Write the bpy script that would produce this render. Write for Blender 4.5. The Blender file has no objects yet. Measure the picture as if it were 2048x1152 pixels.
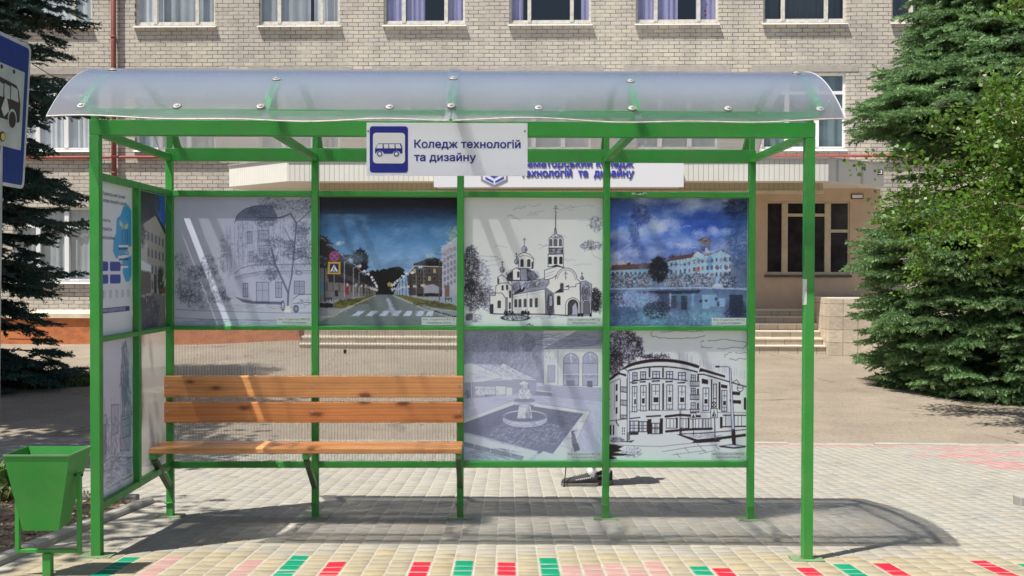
import bpy, bmesh, math, random
import numpy as np
from mathutils import Vector, Matrix, Euler

random.seed(7)
RNG = np.random.default_rng(11)
SC = bpy.context.scene
COL = SC.collection
PI = math.pi

# ------------------------------------------------------------------ camera
EYE = 1.528
FOC = 2100.0                                   # focal length in photo pixels (2048 wide)
cam_d = bpy.data.cameras.new('camera')
cam_d.sensor_width = 36.0
cam_d.lens = 36.0 * FOC / 2048.0
cam_d.clip_start = 0.05
cam_d.clip_end = 2000.0
cam = bpy.data.objects.new('camera', cam_d)
COL.objects.link(cam)
cam.location = (0, 0, EYE)
cam.rotation_euler = (Matrix.Rotation(math.radians(-0.90), 4, 'Z')
                      @ Matrix.Rotation(math.radians(90 - 0.845), 4, 'X')
                      @ Matrix.Rotation(math.radians(0.12), 4, 'Z')).to_euler()
SC.camera = cam

# ------------------------------------------------------------------ light
TO_SUN = Vector((-0.385, -0.285, 1.0)).normalized()
SUN_EL = math.asin(TO_SUN.z)
SUN_AZ = math.atan2(TO_SUN.x, TO_SUN.y)
wd = bpy.data.worlds.new("World")
SC.world = wd
wd.use_nodes = True
wn = wd.node_tree
sky = wn.nodes.new('ShaderNodeTexSky')
sky.sky_type = 'NISHITA'
sky.sun_disc = False
sky.sun_elevation = SUN_EL
sky.sun_rotation = SUN_AZ
sky.dust_density = 1.6
sky.air_density = 1.0
wn.links.new(sky.outputs[0], wn.nodes['Background'].inputs[0])
wn.nodes['Background'].inputs[1].default_value = 0.075
sun_d = bpy.data.lights.new('sun', 'SUN')
sun_d.energy = 5.0
sun_d.angle = math.radians(0.53)
sun_d.color = (1.0, 0.955, 0.88)
sun = bpy.data.objects.new('sun', sun_d)
COL.objects.link(sun)
sun.rotation_euler = TO_SUN.to_track_quat('Z', 'Y').to_euler()
SC.view_settings.view_transform = 'Standard'
SC.view_settings.look = 'None'
SC.view_settings.gamma = 1.0
SC.view_settings.exposure = 0.42
try:
    SC.cycles.max_bounces = 12
    SC.cycles.transparent_max_bounces = 24
    SC.cycles.use_adaptive_sampling = True
except Exception:
    pass

# ------------------------------------------------------------------ layout: a photo pixel to a point of the place
CR = cam.rotation_euler.to_matrix()


def ray(px, py):
    return CR @ Vector(((px - 1024.0) / FOC, -(py - 576.0) / FOC, -1.0))


def at(px, py, Y):
    """point of the vertical plane Y = const"""
    d = ray(px, py)
    k = Y / d.y
    return Vector((d.x * k, Y, EYE + d.z * k))


PAV_END = 12.1
Z_END = -0.066 * (PAV_END - 5.6)


def sstep(a, b, x):
    t = min(1.0, max(0.0, (x - a) / (b - a)))
    return t * t * (3 - 2 * t)


def gz(X, Y):
    """height of the ground"""
    if Y <= PAV_END:
        z = -0.066 * (Y - 5.6)
        if Y < 3.0:
            z = -0.066 * (3.0 - 5.6) - 0.02 * (3.0 - Y)
    else:
        t = min(1.0, (Y - PAV_END) / 12.0)
        z = Z_END + t * (0.07 + 0.15 * sstep(-8, -4.5, X))
    return z - 0.007 * (max(-8, min(8, X)) + 0.2)


def onground(px, py):
    d = ray(px, py)
    k = 4.0
    for _ in range(60):
        p = Vector((d.x * k, d.y * k, EYE + d.z * k))
        g = gz(p.x, p.y)
        k *= 1 + 0.5 * (EYE - g + d.z * k) / (EYE - g)
    return Vector((d.x * k, d.y * k, gz(d.x * k, d.y * k)))


# ------------------------------------------------------------------ materials
def new_mat(name):
    m = bpy.data.materials.new(name)
    m.use_nodes = True
    nt = m.node_tree
    b = nt.nodes['Principled BSDF']
    return m, nt, b


def N(nt, kind, **kw):
    n = nt.nodes.new(kind)
    for k, v in kw.items():
        setattr(n, k, v)
    return n


def L(nt, a, b):
    nt.links.new(a, b)


def mixc(nt, fac, a, b, mode='MIX'):
    n = N(nt, 'ShaderNodeMix', data_type='RGBA', blend_type=mode)
    for i, v in ((0, fac), (6, a), (7, b)):
        if hasattr(v, 'links'):
            L(nt, v, n.inputs[i])
        elif i == 0:
            n.inputs[0].default_value = v
        else:
            n.inputs[i].default_value = (*v[:3], 1)
    return n.outputs[2]


def ramp(nt, src, stops):
    r = N(nt, 'ShaderNodeValToRGB')
    els = r.color_ramp.elements
    while len(els) < len(stops):
        els.new(0.5)
    for e, (p, c) in zip(els, stops):
        e.position = p
        e.color = (*c, 1) if len(c) == 3 else c
    L(nt, src, r.inputs[0])
    return r.outputs[0]


def noise(nt, scale, detail=4, rough=0.55, vec=None, dist=0.0):
    n = N(nt, 'ShaderNodeTexNoise')
    n.inputs['Scale'].default_value = scale
    n.inputs['Detail'].default_value = detail
    n.inputs['Roughness'].default_value = rough
    n.inputs['Distortion'].default_value = dist
    if vec is not None:
        L(nt, vec, n.inputs['Vector'])
    return n.outputs['Fac']


def coords(nt, scale=(1, 1, 1), rot=(0, 0, 0), kind='Object', loc=(0, 0, 0)):
    t = N(nt, 'ShaderNodeTexCoord')
    m = N(nt, 'ShaderNodeMapping')
    m.inputs['Scale'].default_value = scale
    m.inputs['Rotation'].default_value = rot
    m.inputs['Location'].default_value = loc
    L(nt, t.outputs[kind], m.inputs['Vector'])
    return m.outputs[0]


def bump(nt, b, h, strength=0.3, dist=0.01):
    n = N(nt, 'ShaderNodeBump')
    n.inputs['Strength'].default_value = strength
    n.inputs['Distance'].default_value = dist
    L(nt, h, n.inputs['Height'])
    L(nt, n.outputs[0], b.inputs['Normal'])


def pbr(name, col, rough=0.6, var=0.12, scale=6.0, metal=0.0, bmp=0.0, bscale=40.0, spec=0.5, coat=0.0):
    m, nt, b = new_mat(name)
    v = coords(nt)
    f = noise(nt, scale, 5, 0.6, v)
    lo = tuple(c * (1 - var) for c in col)
    hi = tuple(min(1, c * (1 + var)) for c in col)
    L(nt, ramp(nt, f, [(0.3, lo), (0.7, hi)]), b.inputs['Base Color'])
    b.inputs['Roughness'].default_value = rough
    b.inputs['Metallic'].default_value = metal
    b.inputs['Specular IOR Level'].default_value = spec
    b.inputs['Coat Weight'].default_value = coat
    if bmp:
        bump(nt, b, noise(nt, bscale, 4, 0.6, v), bmp, 0.004)
    return m


def attr_mat(name, rough=0.5, spec=0.4, var=0.0, vscale=30.0, bmp=0.0, translucent=0.0, attr='col', coat=0.0, big=0.0):
    m, nt, b = new_mat(name)
    a = N(nt, 'ShaderNodeAttribute', attribute_name=attr)
    c = a.outputs['Color']
    if var:
        f = noise(nt, vscale, 6, 0.65, coords(nt))
        k = ramp(nt, f, [(0.25, (1 - var,) * 3), (0.75, (1 + var,) * 3)])
        c = mixc(nt, 1.0, c, k, 'MULTIPLY')
    if big:
        f = noise(nt, 0.8, 6, 0.62, coords(nt))
        c = mixc(nt, 1.0, c, ramp(nt, f, [(0.28, (1 - big, 1 - big, 1 - big * 0.9)), (0.5, (1, 1, 1)), (0.74, (1 + big * .6, 1 + big * .55, 1 + big * .45))]), 'MULTIPLY')
        st_ = ramp(nt, noise(nt, 3.1, 7, 0.75, coords(nt)), [(0.30, (0.72, 0.70, 0.68)), (0.42, (1, 1, 1))])
        c = mixc(nt, 1.0, c, st_, 'MULTIPLY')
    L(nt, c, b.inputs['Base Color'])
    b.inputs['Roughness'].default_value = rough
    b.inputs['Specular IOR Level'].default_value = spec
    b.inputs['Coat Weight'].default_value = coat
    if bmp:
        bump(nt, b, noise(nt, vscale * 2, 5, 0.7, coords(nt)), bmp, 0.004)
    if translucent:
        t = N(nt, 'ShaderNodeBsdfTranslucent')
        L(nt, c, t.inputs['Color'])
        ms = N(nt, 'ShaderNodeMixShader')
        ms.inputs[0].default_value = translucent
        L(nt, b.outputs[0], ms.inputs[1])
        L(nt, t.outputs[0], ms.inputs[2])
        L(nt, ms.outputs[0], nt.nodes['Material Output'].inputs[0])
    return m


# ------------------------------------------------------------------ mesh building
class MB:
    def __init__(self):
        self.v, self.f, self.mi = [], [], []
        self.cur = 0

    def add(self, vs, fs):
        o = len(self.v)
        self.v += [tuple(p) for p in vs]
        self.f += [tuple(i + o for i in f) for f in fs]
        self.mi += [self.cur] * len(fs)
        return self

    def box(self, x0, x1, y0, y1, z0, z1):
        if x0 > x1: x0, x1 = x1, x0
        if y0 > y1: y0, y1 = y1, y0
        if z0 > z1: z0, z1 = z1, z0
        vs = [(x0, y0, z0), (x1, y0, z0), (x1, y1, z0), (x0, y1, z0), (x0, y0, z1), (x1, y0, z1), (x1, y1, z1), (x0, y1, z1)]
        return self.add(vs, [(0, 3, 2, 1), (4, 5, 6, 7), (0, 1, 5, 4), (1, 2, 6, 5), (2, 3, 7, 6), (3, 0, 4, 7)])

    def bar(self, a, b, w, h, up=(0, 0, 1)):
        """square bar from a to b, w across, h along up"""
        a, b = Vector(a), Vector(b)
        d = (b - a).normalized()
        s = d.cross(Vector(up)).normalized() * (w / 2)
        u = s.cross(d).normalized() * (h / 2)
        vs = [a - s - u, a + s - u, a + s + u, a - s + u, b - s - u, b + s - u, b + s + u, b - s + u]
        return self.add(vs, [(0, 3, 2, 1), (4, 5, 6, 7), (0, 1, 5, 4), (1, 2, 6, 5), (2, 3, 7, 6), (3, 0, 4, 7)])

    def tube(self, pts, r, n=8, cap=True):
        pts = [Vector(p) for p in pts]
        rs = r if isinstance(r, (list, tuple)) else [r] * len(pts)
        vs, fs = [], []
        prev = None
        for i, p in enumerate(pts):
            d = (pts[min(i + 1, len(pts) - 1)] - pts[max(i - 1, 0)]).normalized()
            if prev is None:
                s = d.cross(Vector((0, 0, 1)) if abs(d.z) < 0.9 else Vector((1, 0, 0))).normalized()
            else:
                s = (prev - d * prev.dot(d)).normalized()
            prev = s
            u = d.cross(s)
            for k in range(n):
                a = 2 * PI * k / n
                vs.append(p + (s * math.cos(a) + u * math.sin(a)) * rs[i])
        for i in range(len(pts) - 1):
            for k in range(n):
                k2 = (k + 1) % n
                fs.append((i * n + k, i * n + k2, (i + 1) * n + k2, (i + 1) * n + k))
        if cap:
            fs.append(tuple(range(n - 1, -1, -1)))
            fs.append(tuple((len(pts) - 1) * n + k for k in range(n)))
        return self.add(vs, fs)

    def prism(self, poly, fn, d0, d1):
        """extrude polygon [(a,b)] by fn(a,b,depth)"""
        n = len(poly)
        vs = [fn(a, b, d0) for a, b in poly] + [fn(a, b, d1) for a, b in poly]
        fs = [tuple(range(n)), tuple(range(2 * n - 1, n - 1, -1))]
        for i in range(n):
            j = (i + 1) % n
            fs.append((i, i + n, j + n, j))
        return self.add(vs, fs)

    def lathe(self, prof, c=(0, 0, 0), n=16, axis='z'):
        vs, fs = [], []
        for r, z in prof:
            for k in range(n):
                a = 2 * PI * k / n
                p = (r * math.cos(a), r * math.sin(a), z)
                if axis == 'y':
                    p = (p[0], p[2], p[1])
                vs.append((p[0] + c[0], p[1] + c[1], p[2] + c[2]))
        m = len(prof)
        for i in range(m - 1):
            for k in range(n):
                k2 = (k + 1) % n
                fs.append((i * n + k, i * n + k2, (i + 1) * n + k2, (i + 1) * n + k))
        fs.append(tuple(range(n - 1, -1, -1)))
        fs.append(tuple((m - 1) * n + k for k in range(n)))
        return self.add(vs, fs)


ORIGIN = {}                                   # world location of each root


def root_of(o):
    while o.parent is not None:
        o = o.parent
    return o


def tag(o, label=None, cat=None, group=None, kind=None):
    if label: o['label'] = label
    if cat: o['category'] = cat
    if group: o['group'] = group
    if kind: o['kind'] = kind
    return o


def empty(name, loc, label, cat, group=None, rz=0.0):
    o = bpy.data.objects.new(name, None)
    o.empty_display_size = 0.2
    o.location = loc
    o.rotation_euler = (0, 0, rz)
    COL.objects.link(o)
    return tag(o, label, cat, group)


def build(name, mb, mats, parent=None, local=False, smooth=False, bev=0.0, recalc=True):
    me = bpy.data.meshes.new(name)
    off = Vector((0, 0, 0))
    if parent is not None and not local:
        off = Vector(root_of(parent).location)
    me.from_pydata([tuple(Vector(p) - off) for p in mb.v], [], mb.f)
    if not isinstance(mats, (list, tuple)):
        mats = [mats]
    for m in mats:
        me.materials.append(m)
    if len(mats) > 1:
        me.polygons.foreach_set('material_index', mb.mi)
    if recalc:
        bm = bmesh.new()
        bm.from_mesh(me)
        bmesh.ops.recalc_face_normals(bm, faces=bm.faces)
        bm.to_mesh(me)
        bm.free()
    if smooth:
        me.polygons.foreach_set('use_smooth', [True] * len(me.polygons))
    me.update()
    o = bpy.data.objects.new(name, me)
    COL.objects.link(o)
    if parent is not None:
        o.parent = parent
    if bev:
        b = o.modifiers.new('bevel', 'BEVEL')
        b.width = bev
        b.segments = 2
        b.limit_method = 'ANGLE'
    return o


def np_mesh(name, verts, faces, mats, parent=None, col=None, mi=None, smooth=False, local=False):
    """verts (n,3), faces (m,k) all of one size"""
    me = bpy.data.meshes.new(name)
    verts = np.asarray(verts, np.float32)
    if parent is not None and not local:
        verts = verts - np.array(root_of(parent).location, np.float32)
    faces = np.asarray(faces, np.int32)
    m, k = faces.shape
    me.vertices.add(len(verts))
    me.vertices.foreach_set('co', verts.ravel())
    me.loops.add(m * k)
    me.loops.foreach_set('vertex_index', faces.ravel())
    me.polygons.add(m)
    me.polygons.foreach_set('loop_start', np.arange(0, m * k, k, dtype=np.int32))
    for mt in (mats if isinstance(mats, (list, tuple)) else [mats]):
        me.materials.append(mt)
    if mi is not None:
        me.polygons.foreach_set('material_index', np.asarray(mi, np.int32))
    if smooth:
        me.polygons.foreach_set('use_smooth', np.ones(m, bool))
    if col is not None:
        a = me.attributes.new('col', 'FLOAT_COLOR', 'POINT')
        c4 = np.ones((len(verts), 4), np.float32)
        c4[:, :3] = col
        a.data.foreach_set('color', c4.ravel())
    me.update(calc_edges=True)
    me.validate()
    o = bpy.data.objects.new(name, me)
    COL.objects.link(o)
    if parent is not None:
        o.parent = parent
    return o


def srgb(r, g, b):
    return tuple(((c / 255) / 12.92 if c / 255 <= 0.04045 else ((c / 255 + 0.055) / 1.055) ** 2.4) for c in (r, g, b))


def text_mb(s, size, bold=0.0, depth=0.0012, width=None, spacing=1.0, align='LEFT', res=3):
    """flat lettering in the x-y plane, as vertices and faces"""
    c = bpy.data.curves.new('lettering', 'FONT')
    c.body = s
    c.size = size
    c.offset = 0.0
    c.extrude = depth
    c.resolution_u = res
    c.space_character = spacing
    c.align_x = align
    o = bpy.data.objects.new('lettering', c)
    COL.objects.link(o)
    dg = bpy.context.evaluated_depsgraph_get()
    dg.update()
    me = bpy.data.meshes.new_from_object(o.evaluated_get(dg))
    vs = [v.co.copy() for v in me.vertices]
    fs = [tuple(p.vertices) for p in me.polygons]
    bpy.data.meshes.remove(me)
    # letters drawn as overlapping bars come out wrongly filled: rebuild those from their outlines
    c.fill_mode = 'NONE'
    c.extrude = 0
    dg.update()
    me = bpy.data.meshes.new_from_object(o.evaluated_get(dg))
    nb = {}
    for e in me.edges:
        a, b = e.vertices
        nb.setdefault(a, []).append(b)
        nb.setdefault(b, []).append(a)
    seen, rects = set(), []
    for a in nb:
        if a in seen: continue
        comp, st = [], [a]
        while st:
            q = st.pop()
            if q in seen: continue
            seen.add(q)
            comp.append(q)
            st += nb[q]
        if len(comp) == 4:
            xs = [me.vertices[q].co.x for q in comp]
            ys = [me.vertices[q].co.y for q in comp]
            rects.append((min(xs), max(xs), min(ys), max(ys)))
    bpy.data.objects.remove(o)
    bpy.data.curves.remove(c)
    bpy.data.meshes.remove(me)
    e = size * 0.002
    for x0, x1, y0, y1 in rects:
        if x1 - x0 < y1 - y0: continue
        legs = [q for q in rects if q[3] - q[2] > q[1] - q[0] and q[2] < y0 - e and q[3] > y1 + e and q[0] < x1 + e and q[1] > x0 - e]
        if len(legs) != 2: continue
        legs.sort()
        bx0, bx1 = legs[0][0] - e, legs[1][1] + e
        by0, by1 = legs[0][2] - e, legs[0][3] + e
        fs = [f for f in fs if not all(bx0 <= vs[i].x <= bx1 and by0 <= vs[i].y <= by1 for i in f)]
        for q in legs + [(legs[0][1], legs[1][0], y0, y1)]:
            k0 = len(vs)
            for z in (-depth, depth):
                vs += [Vector((q[0], q[2], z)), Vector((q[1], q[2], z)), Vector((q[1], q[3], z)), Vector((q[0], q[3], z))]
            fs += [(k0, k0 + 3, k0 + 2, k0 + 1), (k0 + 4, k0 + 5, k0 + 6, k0 + 7), (k0, k0 + 1, k0 + 5, k0 + 4), (k0 + 1, k0 + 2, k0 + 6, k0 + 5), (k0 + 2, k0 + 3, k0 + 7, k0 + 6), (k0 + 3, k0, k0 + 4, k0 + 7)]
    if width and vs:
        x0 = min(v.x for v in vs)
        x1 = max(v.x for v in vs)
        k = width / max(1e-6, x1 - x0)
        for v in vs:
            v.x = (v.x - x0) * k
    if bold:                                             # heavier strokes: the same letters again, a hair aside and a hair deeper
        n0, f0 = list(vs), list(fs)
        for j, (dx, dy) in enumerate(((1, 0), (-1, 0), (0, 1), (0, -1), (.7, .7), (-.7, .7), (.7, -.7), (-.7, -.7))):
            o0 = len(vs)
            vs += [Vector((v.x + dx * bold, v.y + dy * bold, v.z - 0.00012 * (j + 1) * max(1.0, size * 4))) for v in n0]
            fs += [tuple(i + o0 for i in f) for f in f0]
    return vs, fs


def wall_cells(mb, us, zs, holes, y, depth, fn):
    """wall face on plane y with rectangular openings (u0,u1,z0,z1) and reveals going back by depth"""
    us = sorted(set(us + [h[0] for h in holes] + [h[1] for h in holes]))
    zs = sorted(set(zs + [h[2] for h in holes] + [h[3] for h in holes]))
    for i in range(len(us) - 1):
        for j in range(len(zs) - 1):
            uc, zc = (us[i] + us[i + 1]) / 2, (zs[j] + zs[j + 1]) / 2
            if any(h[0] < uc < h[1] and h[2] < zc < h[3] for h in holes):
                continue
            mb.add([fn(us[i], y, zs[j]), fn(us[i + 1], y, zs[j]), fn(us[i + 1], y, zs[j + 1]), fn(us[i], y, zs[j + 1])], [(0, 1, 2, 3)])
    for u0, u1, z0, z1 in holes:
        c = [(u0, z0), (u1, z0), (u1, z1), (u0, z1)]
        for k in range(4):
            a, b = c[k], c[(k + 1) % 4]
            mb.add([fn(a[0], y, a[1]), fn(a[0], y + depth, a[1]), fn(b[0], y + depth, b[1]), fn(b[0], y, b[1])], [(0, 1, 2, 3)])
# ------------------------------------------------------------------ shared materials
def green_paint(name, col):
    m, nt, b = new_mat(name)
    v = coords(nt)
    f = noise(nt, 3.0, 6, 0.6, v)
    c = ramp(nt, f, [(0.3, tuple(k * 0.85 for k in col)), (0.7, tuple(k * 1.12 for k in col))])
    chips = ramp(nt, noise(nt, 28, 6, 0.7, v), [(0.70, (0, 0, 0)), (0.74, (1, 1, 1))])
    c = mixc(nt, chips, c, (0.055, 0.12, 0.05))
    # rust and splashed dirt creeping up from the feet
    ge = N(nt, 'ShaderNodeNewGeometry')
    sx = N(nt, 'ShaderNodeSeparateXYZ')
    L(nt, ge.outputs['Position'], sx.inputs[0])
    low = N(nt, 'ShaderNodeMapRange')
    low.inputs['From Min'].default_value = 0.32
    low.inputs['From Max'].default_value = -0.10
    L(nt, sx.outputs[2], low.inputs[0])
    rn = N(nt, 'ShaderNodeMath', operation='MULTIPLY_ADD')
    L(nt, low.outputs[0], rn.inputs[0])
    rn.inputs[1].default_value = 0.20
    L(nt, noise(nt, 20, 7, 0.75, v), rn.inputs[2])
    c = mixc(nt, ramp(nt, rn.outputs[0], [(0.69, (0, 0, 0)), (0.76, (0.85, 0.85, 0.85))]), c, (0.16, 0.085, 0.04))
    dn = N(nt, 'ShaderNodeMath', operation='MULTIPLY')
    L(nt, ramp(nt, noise(nt, 5, 6, 0.7, v), [(0.35, (0, 0, 0)), (0.75, (1, 1, 1))]), dn.inputs[0])
    dn.inputs[1].default_value = 0.30
    c = mixc(nt, dn.outputs[0], c, (0.16, 0.24, 0.12))
    L(nt, c, b.inputs['Base Color'])
    L(nt, ramp(nt, noise(nt, 9, 5, 0.7, v), [(0.3, (0.36,) * 3), (0.7, (0.58,) * 3)]), b.inputs['Roughness'])
    bump(nt, b, noise(nt, 24, 5, 0.6, v), 0.16, 0.004)
    return m


M_GREEN = green_paint('green paint', (0.026, 0.29, 0.036))
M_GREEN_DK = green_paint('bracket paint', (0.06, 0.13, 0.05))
M_PLATEPAINT = green_paint('base plate paint', (0.17, 0.28, 0.15))
M_STEEL = pbr('zinc', (0.34, 0.335, 0.32), 0.6, 0.3, 60, metal=0.2)
M_WHITE = pbr('white enamel', (0.80, 0.80, 0.82), 0.4, 0.04, 3)
M_NAVY = pbr('navy print', (0.012, 0.018, 0.23), 0.4, 0.05, 5)
M_BLACK = pbr('black print', (0.02, 0.02, 0.022), 0.5, 0.1, 5)


def skin(nt):
    """mirror share of a thin sheet, the same from both sides"""
    lw = N(nt, 'ShaderNodeLayerWeight')
    lw.inputs['Blend'].default_value = 0.5
    p = N(nt, 'ShaderNodeMath', operation='POWER')
    L(nt, lw.outputs['Facing'], p.inputs[0])
    p.inputs[1].default_value = 5.0
    q = N(nt, 'ShaderNodeMath', operation='MULTIPLY_ADD', use_clamp=True)
    L(nt, p.outputs[0], q.inputs[0])
    q.inputs[1].default_value = 0.92
    q.inputs[2].default_value = 0.05
    return q.outputs[0]


def twin_wall(name, tr_face, tr_graze, white, stripe=0.016, tint=(0.80, 0.83, 0.90), gloss=0.25, contrast=0.5, axis=0, f0=0.1, f1=0.9, blur=0.0):
    """ribbed polycarbonate sheet: some light goes straight through, some is scattered, the skin mirrors the sky"""
    m, nt, b = new_mat(name)
    out = nt.nodes['Material Output']
    nt.nodes.remove(b)
    tc = N(nt, 'ShaderNodeTexCoord')
    sx = N(nt, 'ShaderNodeSeparateXYZ')
    L(nt, tc.outputs['Object'], sx.inputs[0])
    ml = N(nt, 'ShaderNodeMath', operation='MULTIPLY')
    L(nt, sx.outputs[axis], ml.inputs[0])
    ml.inputs[1].default_value = 2 * PI / stripe
    sn = N(nt, 'ShaderNodeMath', operation='SINE')
    L(nt, ml.outputs[0], sn.inputs[0])
    mp = N(nt, 'ShaderNodeMapRange')
    mp.inputs['From Min'].default_value = 0.1
    mp.inputs['From Max'].default_value = 0.95
    L(nt, sn.outputs[0], mp.inputs[0])
    rib = mp.outputs[0]
    lw = N(nt, 'ShaderNodeLayerWeight')
    lw.inputs['Blend'].default_value = 0.5
    mr = N(nt, 'ShaderNodeMapRange')
    mr.interpolation_type = 'SMOOTHSTEP'
    mr.inputs['From Min'].default_value = f0
    mr.inputs['From Max'].default_value = f1
    mr.inputs['To Min'].default_value = tr_face
    mr.inputs['To Max'].default_value = tr_graze
    L(nt, lw.outputs['Facing'], mr.inputs[0])
    k = N(nt, 'ShaderNodeMath', operation='MULTIPLY_ADD')
    L(nt, rib, k.inputs[0])
    k.inputs[1].default_value = -contrast
    k.inputs[2].default_value = 1.0
    fac = N(nt, 'ShaderNodeMath', operation='MULTIPLY')
    L(nt, mr.outputs[0], fac.inputs[0])
    L(nt, k.outputs[0], fac.inputs[1])
    dirt = noise(nt, 2.2, 7, 0.62, coords(nt))
    # dust, dried drops and scratches make the sheet cloudier in places
    spots = ramp(nt, noise(nt, 34, 4, 0.7, coords(nt, (1, 0.6, 1))), [(0.60, (1, 1, 1)), (0.72, (0.25, 0.25, 0.25))])
    film = ramp(nt, noise(nt, 1.4, 6, 0.7, coords(nt, (1.6, 0.5, 1))), [(0.35, (1, 1, 1)), (0.75, (0.86, 0.86, 0.86))])
    for w_ in (spots, film):
        f2 = N(nt, 'ShaderNodeMath', operation='MULTIPLY')
        L(nt, fac.outputs[0], f2.inputs[0])
        L(nt, w_, f2.inputs[1])
        fac = f2
    dc = ramp(nt, dirt, [(0.3, tuple(c * white * 0.9 for c in tint)), (0.75, tuple(c * white * 1.06 for c in tint))])
    tl = N(nt, 'ShaderNodeBsdfTranslucent')
    L(nt, dc, tl.inputs[0])
    df = N(nt, 'ShaderNodeBsdfDiffuse')
    L(nt, dc, df.inputs[0])
    m1 = N(nt, 'ShaderNodeMixShader')
    m1.inputs[0].default_value = 0.36
    L(nt, tl.outputs[0], m1.inputs[1])
    L(nt, df.outputs[0], m1.inputs[2])
    tp = N(nt, 'ShaderNodeBsdfTransparent')
    tp.inputs[0].default_value = (0.98, 0.985, 1.0, 1)
    through = tp.outputs[0]
    if blur:
        rf = N(nt, 'ShaderNodeBsdfRefraction')
        rf.inputs['IOR'].default_value = 1.2
        rf.inputs['Roughness'].default_value = 0.7
        rf.inputs['Color'].default_value = (0.99, 0.99, 1.0, 1)
        mb_ = N(nt, 'ShaderNodeMixShader')
        mb_.inputs[0].default_value = blur
        L(nt, tp.outputs[0], mb_.inputs[1])
        L(nt, rf.outputs[0], mb_.inputs[2])
        through = mb_.outputs[0]
    m2 = N(nt, 'ShaderNodeMixShader')
    L(nt, fac.outputs[0], m2.inputs[0])
    L(nt, m1.outputs[0], m2.inputs[1])
    L(nt, through, m2.inputs[2])
    gl = N(nt, 'ShaderNodeBsdfGlossy')
    gl.inputs['Roughness'].default_value = 0.22
    gl.inputs['Color'].default_value = (0.9, 0.92, 1.0, 1)
    g = N(nt, 'ShaderNodeMath', operation='MULTIPLY')
    L(nt, skin(nt), g.inputs[0])
    g.inputs[1].default_value = gloss * 4
    m3 = N(nt, 'ShaderNodeMixShader')
    L(nt, g.outputs[0], m3.inputs[0])
    L(nt, m2.outputs[0], m3.inputs[1])
    L(nt, gl.outputs[0], m3.inputs[2])
    L(nt, m3.outputs[0], out.inputs[0])
    return m


M_ROOF = twin_wall('roof polycarbonate', 1.0, 0.08, 0.72, 0.016, (0.68, 0.77, 0.99), 0.44, 0.22, f0=0.36, f1=0.76, blur=0.68)
M_CLEAR = twin_wall('clear polycarbonate', 0.80, 0.35, 0.70, 0.0195, (0.86, 0.84, 0.80), 0.10, 0.42)
M_CLEAR_SIDE = twin_wall('side polycarbonate', 0.42, 0.2, 0.6, 0.0195, (0.86, 0.83, 0.78), 0.18, 0.3, axis=1)


def glass_mat(name, tint=(0.9, 0.95, 1.0), refl=1.0):
    m, nt, b = new_mat(name)
    out = nt.nodes['Material Output']
    nt.nodes.remove(b)
    tp = N(nt, 'ShaderNodeBsdfTransparent')
    tp.inputs[0].default_value = (*tint, 1)
    gl = N(nt, 'ShaderNodeBsdfGlossy')
    gl.inputs['Roughness'].default_value = 0.03
    g = N(nt, 'ShaderNodeMath', operation='MULTIPLY')
    L(nt, skin(nt), g.inputs[0])
    g.inputs[1].default_value = refl
    nb = N(nt, 'ShaderNodeBump')
    nb.inputs['Strength'].default_value = 0.02
    L(nt, noise(nt, 1.5, 2, 0.5, coords(nt)), nb.inputs['Height'])
    L(nt, nb.outputs[0], gl.inputs['Normal'])
    mx = N(nt, 'ShaderNodeMixShader')
    L(nt, g.outputs[0], mx.inputs[0])
    L(nt, tp.outputs[0], mx.inputs[1])
    L(nt, gl.outputs[0], mx.inputs[2])
    L(nt, mx.outputs[0], out.inputs[0])
    return m


M_GLASS = glass_mat('window glass', (0.92, 0.95, 0.98), 2.0)


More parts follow.
